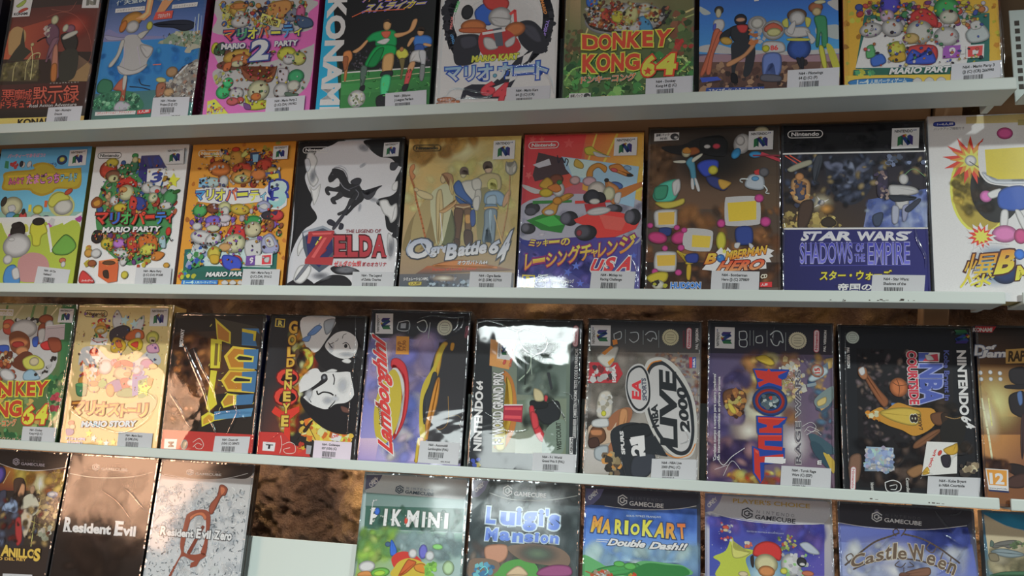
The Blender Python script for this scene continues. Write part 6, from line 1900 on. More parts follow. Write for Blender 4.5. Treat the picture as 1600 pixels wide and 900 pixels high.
p 95,154,198 696,556 1222,620 1208,518 708,455
t 241,241,241 155,1360 153,1588 102,1359 0.045 0 0 MIDWAY
part rating_strip
p 208,65,60 13,309 1269,297 1268,75 6,62
p 241,241,241 46,198 223,201 218,78 51,80
t 49,49,55 181,168 190,100 98,164 0.045 0 0 M
e 214,214,210 330,138 49,63 -0
e 193,173,144 330,138 36,50 -0
c 241,227,217 7.2 447,172 531,221 595,156 572,99 507,100 478,128
c 241,227,217 7.2 454,116 512,164 571,144
price 744,259 1222,272 731,43 216,218,222 N64 - Doom 64|(USA) (C) 389475|00389475|
fold 42 148,1414 314,1146 510,826 651,509
fold 24 301,1358 450,1103 636,852 721,671
fold 30 974,920 955,748 998,590 1136,482
fold 23 676,510 874,563 1228,564
fold 26 46,765 200,585 388,340
fold 20 630,463 720,353 756,264
fold 20 1024,591 966,430 905,293
@3|-0.0682|0.1284|0.1798|0.0051|0.0005|film|black game box lying sideways with a black and white portrait beside red 0s|game box|boxed games on the third shelf|22,25,34/55,60,65|game_box
q 34,36,42 34,36,42 39,34,34 44,39,36 0,1798 1284,1798 1284,0 0,0
q 44,47,52 34,34,39 34,31,34 55,55,60 -1,1790 453,1798 384,1058 -9,1000
q 47,49,55 55,47,44 134,65,49 75,55,55 -9,1000 434,1060 462,366 -6,356
B 241,149,49/241,198,80/217,90,39/241,241,119/173,55,28 90 28.9 96.4 3 348,1609 569,1406 620,1157 495,949 459,388 294,336 277,693 384,1058
b 241,198,80/241,237,100/227,119,49/241,241,168 60 23.2 78.8 4 498,479 687,531 1228,380 1213,293 571,261
s 241,241,241 420,1768 859,1787 827,1611 764,1493 678,1363 579,1349 464,1486
s 173,183,193 715,1726 861,1764 837,1634 757,1563
c 95,134,193 7.3 501,1487 577,1606 667,1701
s 114,154,213 506,1557 620,1677 697,1655 607,1559
s 114,154,213 448,1509 557,1558 540,1476 465,1474
s 22,22,28 859,1787 1254,1794 1265,1412 1181,1525 1027,1592 856,1565 794,1447 680,1340 636,1281 819,1193 1023,1131 1219,1114 1282,1230 1202,1296 1094,1408
s 27,27,32 634,1304 798,1401 1009,1268 1205,1273 1219,1114 1001,1107 775,1146
s 241,241,241 759,1423 811,1517 903,1594 1025,1610 1142,1548 1189,1445 1163,1329 1058,1274 933,1289 829,1344
E 173,178,188 241,241,241 1053,1326 147,46 -0
E 193,198,208 241,241,241 848,1402 49,83 -0
c 31,31,36 12.0 802,1466 825,1434 858,1402
c 72,72,80 9.6 824,1443 842,1457 871,1467
e 31,31,36 1033,1430 22,25 -0
c 47,47,55 9.5 991,1456 1034,1471 1076,1440 1095,1394
c 47,47,55 7.2 980,1521 990,1563 1028,1582
c 119,124,134 7.2 890,1482 918,1496 925,1520
s 241,241,241 999,1249 1057,1281 1121,1253 1100,1220 1038,1223
s 92,65,44 376,1367 523,1405 621,1303 619,1164 535,1058 419,1089 356,1203
s 241,227,90 427,1356 525,1382 614,1303 616,1187 541,1116 566,1232 508,1312
s 34,28,22 401,1251 460,1334 538,1266 529,1162 464,1137 421,1182
s 241,241,241 462,929 512,1046 602,1129 688,1144 742,1099 828,1113 952,1106 1122,1111 1194,1000 1197,842 1109,749 965,721 874,661 750,667 623,707 521,772
s 241,241,241 799,1106 874,1145 949,1133 927,1110 829,1097
s 22,22,28 1120,1134 1224,1069 1251,777 1264,510 1192,385 1073,369 900,405 745,487 610,594 509,726 519,794 673,698 874,654 965,721 1109,749 1197,842
s 34,34,39 497,839 603,889 718,973 797,1055 837,1022 805,975 677,891 562,807 521,772
e 55,55,65 789,1037 44,46 -0
e 154,159,168 789,1037 20,21 -0
c 44,44,52 14.2 900,1081 925,1025 922,957
c 34,34,39 18.9 709,870 733,830 792,859 879,853 930,828
c 34,34,39 14.1 959,833 961,766 929,719 885,668
c 75,75,82 9.5 617,757 648,822 649,879
c 55,55,62 9.5 564,842 616,775 650,731
E 173,178,188 241,241,241 863,762 98,67 -0
E 193,198,208 241,241,241 611,820 64,91 -0
E 193,198,208 241,241,241 1040,949 97,135 -0
E 213,217,227 241,241,241 959,788 73,45 -0
s 114,75,65 1040,701 1127,682 1156,628 1071,635
s 55,34,22 578,390 669,506 694,503 622,374
l 55,39,34 7.0 566,367 509,275
l 55,39,34 7.0 652,438 754,287
B 55,10,3/241,237,100/241,149,49/241,241,178/154,39,16 80 19.3 48.2 4 326,1586 601,1339 498,926 459,388 294,336 277,693
part title_lettering
t 241,75,60/114,22,22 172,915 461,925 148,1120 0.045 0.05 0 O
s 22,5,6 219,985 285,1055 397,1059 428,1003 358,967
t 241,75,60/114,22,22 168,671 475,689 142,891 0.045 0.05 0 O
s 22,5,6 224,725 263,816 397,833 442,767 348,718
p 237,65,49 140,597 181,667 287,604 500,679 508,613 396,519 425,254 329,239 337,494 167,572
t 241,188,70/95,44,16 258,1561 373,1568 250,1724 0.045 0.05 0 G
t 241,188,70/95,44,16 265,1411 374,1425 254,1549 0.045 0.05 0 O
t 241,188,70/95,44,16 271,1272 379,1282 261,1399 0.045 0.05 0 L
t 241,188,70/95,44,16 275,1146 384,1154 268,1256 0.045 0.05 0 D
t 241,208,90/95,44,16 282,998 366,1001 273,1123 0.045 0.05 0 E
t 241,208,90/95,44,16 276,873 375,877 269,982 0.045 0.05 0 N
t 241,208,90/95,44,16 278,727 377,730 269,850 0.045 0.05 0 E
t 241,208,90/95,44,16 280,581 383,585 276,704 0.045 0.05 0 Y
t 241,208,90/95,44,16 283,425 381,429 278,558 0.045 0.05 0 E
part maker_badge
p 241,208,90 59,1756 194,1751 194,1641 61,1650
p 55,55,60 76,1742 183,1737 180,1653 75,1660
t 241,227,109 102,1665 166,1662 102,1731 0.045 0 0 R
part rating_strip
p 217,65,60 0,349 316,355 479,213 652,178 711,83 3,83
p 241,241,241 69,233 237,228 232,124 72,126
t 49,49,55 108,150 205,151 112,204 0.045 0 0 T
c 241,227,217 6.9 333,206 414,243 491,214 501,126 393,110 352,152 434,178
c 241,227,217 7.0 296,314 321,205 308,106
p 173,173,178 647,221 716,214 707,115 647,117
b 241,198,60/217,70,49 10 18.4 32.2 3 525,237 610,231 623,111 563,108
p 241,241,241 967,379 1090,341 1072,286 957,291
t 227,60,70 963,298 1055,339 966,346 0.045 0 0 Only
price 742,281 1226,280 740,74 241,227,241 N64 - Goldeneye|007 (USA) (C)|00389881|
fold 12 313,382 201,288 88,194
fold 12 1132,1786 1165,1308 1156,639 1166,291
@3|0.0628|0.1267|0.1875|0.012|-0.008|film|game box lying sideways with a yellow sports car and red script word|game box|boxed games on the third shelf|70,75,80/95,102,109|game_box
q 47,52,60 44,49,57 178,168,217 173,164,217 0,1875 1267,1875 1267,0 0,0
q 47,52,60 44,49,57 47,52,60 52,57,65 35,1866 1301,1847 1286,1547 30,1533
q 159,149,217 173,168,227 173,164,222 149,154,227 30,1533 868,1522 780,808 15,796
q 134,139,217 164,159,217 208,193,237 178,168,227 15,796 780,808 718,101 0,80
B 208,188,232/134,134,213/173,164,222/227,203,227/154,159,232 70 50.1 140.4 4 33,1496 821,1497 726,852 25,820
B 227,208,227/109,129,217/154,159,237/241,232,227 40 48.3 120.8 5 346,646 776,855 715,135 298,110
q 227,198,227 237,208,232 193,173,227 183,164,222 0,324 251,338 226,82 5,80
q 39,42,47 44,47,52 34,36,42 39,42,47 895,1499 1310,1548 1296,104 836,143
s 55,55,60 899,1451 1311,1536 1347,377 1215,234 871,304 780,808
s 214,167,62 944,1506 1007,1491 954,1382 933,1191 903,1095 846,1187 868,1379
s 214,193,67 923,1464 973,1454 913,1285 854,1093 794,926 775,714 807,484 831,348 756,366 718,665 728,970 844,1211
s 214,154,53 1044,1499 1089,1493 1076,1410 1038,1420
s 214,145,57 905,1072 944,1050 930,768 856,487 831,348 804,577 847,881
s 55,60,65 850,1140 902,1119 868,929 812,577 777,552 755,807 813,997
c 173,134,70 7.1 1057,867 1079,591 1026,496 954,481
s 214,142,48 713,158 744,366 807,346 766,116 707,94
s 214,185,62 712,112 721,342 751,343 743,101
c 134,114,75 7.1 1087,637 1183,654 1233,622
part title_emblem
s 214,57,66 317,1275 391,1295 494,1222 556,1033 574,751 533,516 449,349 425,348 504,561 523,843 482,1078 370,1193 314,1191
s 214,214,214 328,1155 402,1170 491,1031 518,843 502,584 445,395 500,607 491,841 436,1028
s 214,193,67 335,1156 431,1076 481,865 475,606 410,370 307,272 213,336 160,543 159,755 214,971
part title_lettering
t 227,55,60/241,241,241/241,80,70 499,134 270,1491 248,233 0.04 0.05 0.25 Lamborghini
t 95,75,39 287,480 223,746 231,488 0.02 0 0 Automobili
part cover_overprint
part warning_sticker
p 241,168,70 351,1560 513,1560 528,1343 361,1342
t 154,85,39 440,1388 436,1497 377,1386 0.02 0 0 PVP
t 154,85,39 491,1385 485,1510 441,1383 0.02 0 0 39,90
part cover_overprint
c 208,217,222 10.0 365,1731 491,1749 496,1637 359,1640 365,1731
p 173,183,193 392,1717 461,1724 459,1660 393,1658
c 222,232,232 12.4 599,1732 685,1764 728,1699 705,1626 646,1636 604,1684
c 193,203,208 9.9 763,1737 754,1543
c 114,124,134 7.5 497,1742 498,1596
n64 76,1583 57,1832 302,1587
seal 222,227,208 950,1681 99
nin 217,119,139 1201,1566 1215,1710 1241,1563
price 761,339 1250,340 749,87 216,218,222 N64 - Automobili|Lamborghini (PAL)|00392808|49,95€
fold 15 620,1782 793,1823 1045,1805 1192,1820
fold 15 1117,1831 1103,1698 1057,1648
fold 17 1182,1796 1164,1699 1071,1625
fold 12 1256,646 1227,553 1268,486
@3|0.1986|0.1263|0.1796|0.0036|0.0006|film|dark game box lying sideways with a green racing picture and glaring white film|game box|boxed games on the third shelf|44,49,55/90,97,105|game_box
q 39,44,49 39,44,49 39,44,49 39,44,49 0,1796 1263,1796 1263,0 0,0
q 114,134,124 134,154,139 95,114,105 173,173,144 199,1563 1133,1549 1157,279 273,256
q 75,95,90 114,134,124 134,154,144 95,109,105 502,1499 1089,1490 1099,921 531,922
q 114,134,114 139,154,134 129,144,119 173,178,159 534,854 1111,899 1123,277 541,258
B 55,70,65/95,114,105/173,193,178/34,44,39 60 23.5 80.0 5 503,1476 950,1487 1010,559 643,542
c 193,213,193 14.0 671,1434 669,1225 546,1083
c 55,65,60 18.7 601,1409 622,1224 619,1040
c 90,105,95 14.1 530,1407 562,1245
l 173,193,178 9.3 675,1341 695,1157
s 34,39,44 771,773 998,872 1049,739 1007,626 871,597 775,683
s 22,28,31 698,860 884,845 875,777 713,770
s 214,59,69 679,769 735,794 777,638 901,443 891,393 810,416 735,546
s 214,66,75 704,725 774,705 803,572 735,546
s 214,202,158 726,998 820,967 848,866 744,862
s 198,60,70 857,923 892,913 883,856 855,866
p 55,60,65 869,1185 904,1187 946,1006 924,982
l 49,60,55 11.4 951,893 1097,674
s 134,154,139 896,554 1098,652 1089,298 863,264
t 60,70,60 1076,319 1053,628 1020,316 0.045 0 0 WESTCOURT
p 241,173,100 182,1558 501,1511 422,1206 186,1246
p 241,241,241 272,1546 478,1511 452,1312 272,1330
t 217,80,70 456,1230 481,1441 415,1241 0.045 0 0 Only For
e 214,75,66 365,1291 19,33 -20
s 208,134,65 375,1193 476,1081 537,809 527,537 422,308 353,282 293,324 417,397 476,625 450,897 355,1123
s 214,176,67 402,1125 469,989 490,716 448,488 373,350 445,533 443,805 395,1032
s 214,205,135 291,571 410,532 422,308 330,281 289,391
part title_lettering
t 241,241,241/44,49,52 397,351 364,1181 268,340 0.045 0.05 0 F-1 WORLD GRAND PRIX
p 188,49,75 384,803 607,811 605,608 382,621
p 241,90,100 398,769 597,777 596,743 397,739
p 241,90,100 398,678 594,680 594,643 397,644
p 241,241,241 384,803 607,811 605,798 385,789
part console_lettering
t 241,241,241 148,260 131,942 49,262 0.045 0 0 NINTENDO
t 241,241,241 126,958 119,1064 42,955 0.045 0 0 64
part cover_overprint
b 114,173,134/188,178,95/75,95,193 4 27.6 41.4 3 29,187 147,193 153,104 35,98
t 241,241,241 1240,459 1232,1471 1195,457 0.01 0 0 GEREBEHEER OMBETEN NORME TESTE CODE EN FRANÇAIS
p 241,241,241 1161,466 1200,468 1202,281 1166,284
t 44,49,52 1201,292 1200,457 1172,291 0.045 0 0 VERSION
n64 277,1330 280,1534 404,1329
nin 217,114,129 1158,1492 1158,1738 1218,1491 241,217,222
price 752,276 1247,279 745,42 216,218,222 N64 - F-1 World|Grand Prix II (PAL)|00349887|
fold 19 24,1654 30,1750 200,1765 494,1664 588,1689 732,1645
fold 19 492,1687 549,1501 696,1388 835,1438 852,1578 731,1668
fold 14 165,702 312,618 411,509 644,520 709,613
fold 14 952,870 1048,761 1121,631
fold 11 1074,965 1155,945 1180,879
@3|0.3308|0.1257|0.1796|-0.0109|-0.0104|film|grey game box lying sideways with a tilted oval badge reading LIVE|game box|boxed games on the third shelf|49,55,65/80,87,95|game_box
q 39,44,55 39,44,55 193,188,178 193,188,178 0,1796 1257,1796 1257,0 0,0
q 173,168,159 164,159,154 173,168,161 188,183,173 -9,1416 1243,1451 1243,100 10,61
q 178,173,166 164,159,149 149,144,139 188,183,176 -9,1416 635,1435 538,746 10,718
B 198,188,178/144,139,129/173,166,159 60 39.0 112.2 4 -13,1392 636,1416 584,796 13,766
B 193,134,105/154,95,85/217,173,149/134,114,134/241,198,159/173,168,183 110 11.9 28.5 3 754,1433 1081,1445 1247,1180 1234,645 1094,776 992,1239
q 208,203,198 222,217,213 188,183,176 198,193,186 2,340 318,290 302,81 5,65
B 95,90,85/134,124,119/60,55,55 30 28.7 71.7 6 15,719 303,710 265,450 27,436
s 214,188,161 45,578 304,687 447,648 383,457 124,395
s 114,75,49 88,581 213,564 241,448 125,371 46,437
s 198,134,90 71,544 190,551 192,492 85,486
s 75,49,39 46,437 145,466 173,374 67,344
s 173,114,80 249,566 268,685 372,785 489,814 526,746 472,602 393,504 376,317 262,217 224,284 312,453 353,642 297,557
s 208,149,100 384,762 466,790 471,649 405,505 373,410
s 210,214,214 90,652 244,684 260,590 93,581
s 178,188,193 126,348 268,380 250,216 131,232
s 44,49,55 297,545 494,650 706,615 768,480 739,248 559,76 397,64 329,314
s 34,39,44 425,599 682,649 732,524 453,461
b 173,154,114/114,95,75/60,55,49/214,152,81 30 23.4 60.9 8 224,284 413,273 419,77 279,68
s 60,65,75 553,282 783,319 721,87 536,74
p 241,241,241 500,464 662,520 682,299 622,286 595,423 526,396
t 241,241,241/44,49,55 680,313 662,520 529,280 0.045 0 0 21
t 241,241,241 463,299 431,553 421,297 0.045 0 0 SPURS
s 214,209,196 150,952 282,970 291,710 131,701
b 173,168,149/214,214,210 14 19.1 43.1 2 150,952 270,958 277,780 146,749
e 214,214,71 207,734 29,33 -0
p 208,60,70 20,1301 341,1309 405,1186 342,1080 20,1066
b 75,65,70/214,214,214/134,55,60 20 19.4 48.4 4 66,1249 331,1260 324,1115 72,1104
t 241,241,241 332,1087 321,1284 289,1085 0.04 0 0 ISMA
s 214,214,206 110,1372 299,1489 348,1454 259,1257 162,1277
p 241,154,60 157,1410 262,1499 287,1476 194,1388
p 241,168,70 228,1309 291,1367 304,1331 247,1269
part title_emblem
s 214,214,209 651,1297 732,1377 873,1377 1039,1241 1182,966 1234,645 1215,415 1149,308 1013,300 874,394 754,548 659,776 635,1058
s 44,49,55 676,1262 745,1336 850,1341 993,1216 1148,964 1200,643 1181,436 1115,340 1012,334 896,418 777,573 689,801 658,1059
c 241,154,70 14.2 665,1226 721,1319 826,1352
s 214,214,214 701,1203 758,1282 863,1293 982,1180 1114,940 1166,641 1151,457 1102,381 1023,376 918,454 799,609 712,814 689,1037
c 241,154,70 11.5 875,348 1013,300 1149,342 1214,460
p 44,49,55 656,334 778,526 850,415 922,305
s 214,214,214 439,1025 453,1193 521,1287 616,1300 689,1203 729,1039 722,873 643,764 549,770 475,873
s 39,44,49 449,1026 462,1189 527,1268 612,1281 680,1198 713,1038 708,884 636,787 555,794 487,885
s 214,214,214 463,1026 477,1175 534,1244 605,1259 662,1183 694,1037 689,895 625,812 564,818 505,898
part title_lettering
t 237,60,70 616,903 609,1128 515,891 0.045 0 0.15 EA
t 95,100,119 684,900 663,1149 632,897 0.045 0 0 SPORTS
t 39,44,49 822,622 797,872 748,594 0.045 0 0.1 NBA
t 39,44,49 1029,403 992,1263 839,392 0.045 0 0.1 LIVE
t 39,44,49 1158,576 1102,1068 1053,566 0.045 0 0.1 2000
part cover_overprint
p 70,109,198 1163,1400 1202,1404 1204,1284 1163,1282
p 227,70,80 1128,1399 1163,1400 1163,1282 1135,1281
t 241,241,241 1195,1290 1193,1390 1172,1289 0.045 0 0 NBA
c 222,232,237 9.7 298,1635 365,1661 368,1588 301,1574 289,1635
c 222,232,237 9.7 474,1653 553,1655 564,1583 513,1545 464,1579
c 222,232,237 9.6 642,1634 688,1672 748,1661 768,1589 726,1600 703,1563 667,1586
l 154,164,168 7.3 417,1687 423,1529
l 154,164,168 7.2 616,1681 621,1524
l 154,164,168 7.2 790,1687 795,1494
p 241,149,60 272,1561 325,1575 336,1521 286,1505
n64 27,1491 22,1725 255,1494
seal 222,217,178 921,1614 96
nin 208,80,100 1094,1490 1094,1730 1152,1490 241,222,227
t 241,241,241 1228,1491 1224,1724 1196,1489 0.04 0 0 PAL VERSION
t 134,55,70 1080,1504 1076,1696 1057,1503 0.03 0 0 NINTENDO
price 752,272 1244,294 745,38 216,218,222 N64 - NBA Live|2000 (PAL) (C)|00343213|
fold 12 25,1540 25,958 23,248
fold 14 413,273 439,182 478,70
fold 12 794,343 830,299 785,274
fold 11 1098,614 1145,502 1055,451
@3|0.4645|0.13|0.18|-0.015|-0.0077|film|purple game box lying sideways with a red and blue spiked title|game box|boxed games on the third shelf|60,65,75/100,109,119|game_box
q 34,39,49 39,44,55 114,90,109 95,75,114 0,1800 1300,1800 1300,0 0,0
q 95,85,124 114,100,129 134,109,129 105,90,134 2,1441 1311,1464 1293,82 8,72
E 241,241,208 114,95,124 568,805 528,591 -0
E 241,241,227 193,154,144 436,616 199,181 -0
E 241,241,241 173,144,164 894,507 237,312 -0
B 173,134,100/241,188,109/134,95,90/208,149,90/241,227,149 80 22.9 77.8 4 433,1421 920,1438 873,775 479,846 166,969
B 100,90,149/134,124,178/85,75,129/154,134,168/173,149,188 70 32.3 92.3 5 16,1172 478,1260 347,657 126,463 14,456
B 95,75,134/154,114,144/75,60,105/198,154,159/65,49,100 80 27.2 90.5 6 13,502 524,486 525,107 18,95
B 241,188,90/241,227,129/173,109,60/208,70,49 40 17.8 53.3 7 218,153 785,234 763,79 263,67
b 214,193,141/173,134,124/214,214,202 60 13.6 45.3 9 744,1409 1008,1418 1005,1007 787,997
B 95,134,164/114,105,129/173,154,149/241,193,109/75,85,109 60 17.7 48.7 10 1050,1436 1286,1444 1272,336 1105,326
p 70,90,114 1121,921 1239,1083 1285,1018 1284,929 1194,847 1120,877
p 134,134,134 1121,921 1239,1083 1264,1050 1152,896
p 227,178,109 1152,912 1238,971 1250,927 1173,868
p 55,85,119 1038,1186 1091,1222 1123,1145 1048,1108
p 149,168,178 1027,1141 1123,1167 1129,1134 1037,1108
p 208,178,109 1222,1420 1296,1434 1289,1332 1242,1307
p 109,129,149 1189,1339 1243,1386 1252,1308 1209,1261
p 75,95,100 1054,608 1149,591 1252,444 1276,337 1230,334 1148,470 1064,542
p 134,154,149 1065,597 1139,586 1190,506 1107,540
p 55,70,70 1117,523 1211,474 1241,356 1168,417
p 241,208,90 1232,443 1256,401 1275,272 1240,313
c 241,241,241 4.3 981,692 1066,741 1119,699 1086,642 1023,661
c 241,241,241 4.3 1002,638 1055,696 1150,657
c 241,241,241 4.3 1023,606 1108,655 1170,614
b 214,214,214/214,202,202 40 4.5 8.9 5 768,1312 898,1249 897,1090 789,1108
s 114,75,49 165,1015 278,1066 401,1014 390,864 346,794 257,766 178,877
b 173,114,65/214,152,81/75,44,28/214,197,115 40 18.3 45.7 12 165,1038 401,1026 369,749 212,787
s 214,193,80 212,890 245,903 302,826 291,791 246,811
s 214,185,62 500,1412 611,1439 700,1361 656,1325 545,1367
s 70,100,114 1045,605 1130,610 1298,486 1287,420 1129,454
s 55,85,100 1066,539 1172,501 1296,267 1264,243 1107,409
s 134,154,154 1112,990 1285,1133 1305,1021 1219,905 1133,900
s 214,193,123 1134,968 1220,1017 1219,949 1144,912
s 185,205,214 1050,1214 1202,1334 1244,1267 1092,1170
s 214,185,80 1192,436 1297,355 1285,223 1213,371
c 241,241,241 6.7 105,326 173,240 261,335 393,433
c 241,241,241 4.4 174,128 261,290 350,206
c 241,232,241 4.5 84,189 217,243
e 214,137,110 1137,1290 69,73 -0
e 214,214,210 1137,1290 54,57 -0
t 217,70,60 1167,1264 1163,1323 1111,1257 0.045 0 0 15
part cover_tagline
t 241,241,241 106,281 95,1222 65,278 0.02 0 0 'Combate cuerpo a cuerpo para cuatro jugadores'
t 241,241,241 146,295 141,1188 110,292 0.02 0 0 Un interminable combate en primera persona
part title_lettering
p 34,75,173 474,1289 855,1292 822,1200 772,1175 778,1074 510,1073 523,1142
p 217,60,49 492,1274 619,1265 641,1293 663,1262 833,1273 737,1224 737,1197 772,1184 772,1107 692,1131 641,1143 593,1122 541,1088 527,1138 593,1168 523,1188
p 34,75,173 511,784 831,786 805,716 784,699 783,460 805,457 798,307 594,272 594,140 556,72 478,177 468,464 540,435 533,579 518,611
p 217,60,49 528,771 814,772 736,697 685,685 685,658 771,667 771,610 542,602 542,646 620,668 620,691 533,713
p 217,60,49 533,579 775,592 771,530 598,524 598,471 779,468 775,429 594,427 533,441
p 217,60,49 486,442 538,414 547,353 787,394 791,320 551,291 560,90 495,182
p 241,100,80 533,762 806,763 801,754 533,753
p 241,100,80 542,575 771,587 771,579 542,566
p 241,100,80 499,425 533,405 534,379 503,399
p 241,241,241 723,342 813,347 808,299 719,293
e 44,90,173 651,945 180,160 -0
e 214,63,50 651,945 154,132 -0
e 44,90,173 651,945 123,105 -0
e 55,70,85 651,945 101,84 -0
b 154,173,178/95,114,124/205,214,210/214,62,49 16 18.0 36.0 4 578,999 722,1006 721,880 579,873
t 100,95,105/241,241,241 968,301 968,1291 910,298 0.03 0.03 0 RAGE WARS
part cover_overprint
t 241,241,241 1170,307 1170,351 1127,305 0.045 0 0 m
p 241,241,241 601,352 792,363 785,290 597,293
c 222,232,237 9.3 330,1688 398,1690 405,1613 337,1606 330,1688
c 222,232,237 9.2 330,1594 405,1596 405,1526 338,1530 330,1594
c 222,232,237 9.2 510,1635 566,1648 573,1578 511,1576 510,1635
c 222,232,237 11.4 656,1663 711,1706 767,1685 789,1585 756,1595 733,1548 689,1558 660,1616
l 154,164,168 6.9 443,1703 443,1539
l 154,164,168 6.9 481,1704 482,1540
l 154,164,168 6.9 622,1709 622,1533
l 154,164,168 6.8 816,1691 815,1493
n64 70,1498 72,1733 279,1498
seal 227,222,193 939,1608 97
nin 208,80,100 1100,1484 1106,1732 1158,1484 241,222,227
t 241,241,241 1225,1495 1237,1726 1199,1499 0.04 0 0 PAL VERSION
price 768,273 1266,274 754,39 216,218,222 N64 - Turok Rage|Wars (C) (ESP)|00381144|54,95€
fold 11 986,1452 1093,1284 1179,1219
fold 11 1278,1428 1137,1309 1028,1213
fold 9 10,1715 4,1241 8,547
fold 11 1298,1774 1297,1066 1289,398
fold 9 700,1758 682,1593
@3|0.6028|0.1303|0.1799|0.0029|0.0054|film|black game box lying sideways with a gold-shirted basketball player and hologram sticker|game box|boxed games on the third shelf|39,44,52/60,65,72|game_box
q 28,31,39 25,28,36 31,31,36 31,34,39 0,1799 1303,1799 1303,0 0,0
q 22,22,28 34,34,39 39,34,34 28,25,28 179,1551 1113,1546 1079,134 152,105
B 75,65,70/105,95,100/55,49,55/134,119,124/44,38,42/154,134,124 170 11.8 30.7 3 189,1527 762,1539 718,593 178,546
B 75,55,49/44,34,34/114,95,85/25,24,31 60 22.9 64.1 4 179,570 805,597 868,144 174,106
B 55,49,44/34,31,34/85,70,60 60 22.7 68.2 9 828,1088 1103,956 1226,502 799,482
e 208,124,75 578,1146 89,100 -0
c 114,65,39 6.9 521,1197 579,1163 657,1177
c 114,65,39 6.9 560,1234 585,1151 574,1051
s 154,95,60 227,1321 293,1263 388,1121 473,1005 426,933 341,1048 257,1213
s 173,114,75 194,1345 266,1339 276,1238 230,1218 187,1272
s 214,214,214 189,1320 240,1353 255,1286 214,1260
s 95,139,198 505,983 626,963 602,927 514,936
s 214,154,58 249,843 381,931 447,910 560,985 712,943 907,926 899,763 721,651 592,704 462,746 332,811
s 214,185,80 379,884 603,939 776,898 726,756 508,794
b 214,214,176/214,140,46 20 13.8 32.3 5 268,880 402,908 376,789 265,808
t 55,44,39/241,241,217 749,785 748,874 672,782 0.045 0.04 0 8
t 100,70,39 793,712 775,875 754,722 0.04 0 0 LAKERS
s 114,75,49 873,878 993,906 1021,837 964,766 890,786
s 55,39,28 970,882 1035,896 1030,791 985,766
s 134,90,60 718,593 897,717 961,708 781,550 693,523
s 34,31,28 964,766 1098,863 1203,844 1147,589 976,582
c 173,139,90 9.0 1012,860 1097,840 1183,867
s 154,114,75 618,290 751,365 790,299 679,225
s 134,100,80 73,401 185,430 154,174 65,169
part title_lettering
t 95,105,178/44,49,95 1015,1544 999,1023 1081,1545 0.03 0.02 0 Kobe Bryant in
t 90,109,198/178,188,241 790,1395 771,980 1010,1401 0.045 0.05 0 NBA
p 241,241,241 788,1520 992,1520 980,1419 783,1419
p 217,70,90 825,1480 969,1507 976,1429 796,1424
p 90,109,198 787,1515 893,1518 823,1425 783,1424
s 214,214,214 848,1493 903,1489 933,1442 867,1440
t 227,70,90/241,241,241 668,1532 674,970 766,1534 0.045 0.05 0 COURTSIDE
part console_lettering
t 241,241,241 1152,1547 1146,877 1243,1549 0.045 0 0 NINTENDO
t 241,241,241 1145,865 1210,741 1231,873 0.045 0 0 64
part rating_sticker
q 154,183,208 208,227,241 188,178,193 114,144,164 237,521 501,519 483,283 212,269
b 158,185,214/214,214,214/152,171,214/196,188,214/179,214,205 60 18.2 50.1 6 237,516 497,514 479,287 219,274
b 214,214,214/150,168,214 20 13.7 27.3 7 237,516 497,514 479,287 219,274
part cover_overprint
p 241,241,237 822,598 1109,599 1088,291 756,251
s 214,171,62 973,524 1061,574 1109,592 1103,496 1023,470
s 214,171,62 756,263 814,345 832,278
s 49,44,55 948,455 1034,470 1028,356 964,353
t 217,70,70 814,345 888,532 846,336 0.045 0 0 Only For
e 214,75,66 939,488 17,32 -30
c 241,241,241 9.0 406,164 483,191 551,161 544,92 457,72 414,96 406,164
c 241,241,241 6.7 448,132 514,147 506,102 458,99
t 241,241,237 263,157 271,61 296,158 0.01 0 0 Nintendo
t 241,241,237 604,221 608,73 636,222 0.01 0 0 Controller
b 173,154,124/214,202,167/75,65,60 20 21.9 57.1 8 1114,383 1263,413 1255,266 1128,260
n64 1282,1765 1273,1621 1142,1763 plain
seal 208,222,213 141,1664 69
nin 217,129,139 132,311 117,68 79,309 241,241,241
t 241,241,241 74,1554 76,1334 106,1555 0.04 0 0 PAL VERSION
price 816,250 1304,258 792,32 216,218,222 N64 - Kobe Bryant|in NBA Courtside|00347174|
fold 13 201,268 314,343 511,330 602,427
fold 13 1007,355 1077,472 1184,500 1253,594
fold 12 70,1722 59,1015 63,100
fold 11 1289,1777 1290,1056 1289,324
fold 11 743,205 790,299 874,258
@3|0.7363|0.135|0.1825|0|0|case|plastic game case with sunburst gold artwork and an orange 12 rating|game case|boxed games on the third shelf|34,44,65/65,72,85|game_case
q 34,34,36 34,34,36 114,75,65 154,100,60 0,1825 1350,1825 1350,0 0,0
q 39,34,34 34,34,36 75,55,39 114,80,49 -34,1819 490,1830 464,1418 -23,1403
q 134,95,55 114,80,49 198,144,80 241,188,100 -18,1415 464,1418 432,898 -19,879
E 241,241,168 198,144,80 148,1024 316,393 -0
q 237,173,100 173,114,65 114,75,70 154,105,80 -28,695 421,716 389,201 -14,177
E 241,241,208 217,159,90 77,883 127,345 8
c 241,241,198 17.8 23,1065 67,699 91,384
c 241,237,159 13.3 87,1068 103,792
e 214,214,214 26,1327 21,24 -0
e 214,214,214 118,1335 21,23 -0
e 214,214,214 207,1328 21,23 -0
e 214,214,214 29,1261 21,23 -0
e 214,214,214 119,1264 21,23 -0
e 214,214,214 208,1267 21,23 -0
s 39,34,39 293,1354 380,1399 441,1382 431,1219 307,1238
s 34,28,34 242,1201 306,1215 431,1219 428,1173 261,1172
s 44,38,42 278,1098 364,1148 426,1127 411,897 309,916 275,983
s 95,124,178 352,1124 396,1149 399,1034 366,1010
s 75,55,55 380,896 411,897 394,625 360,466 353,623
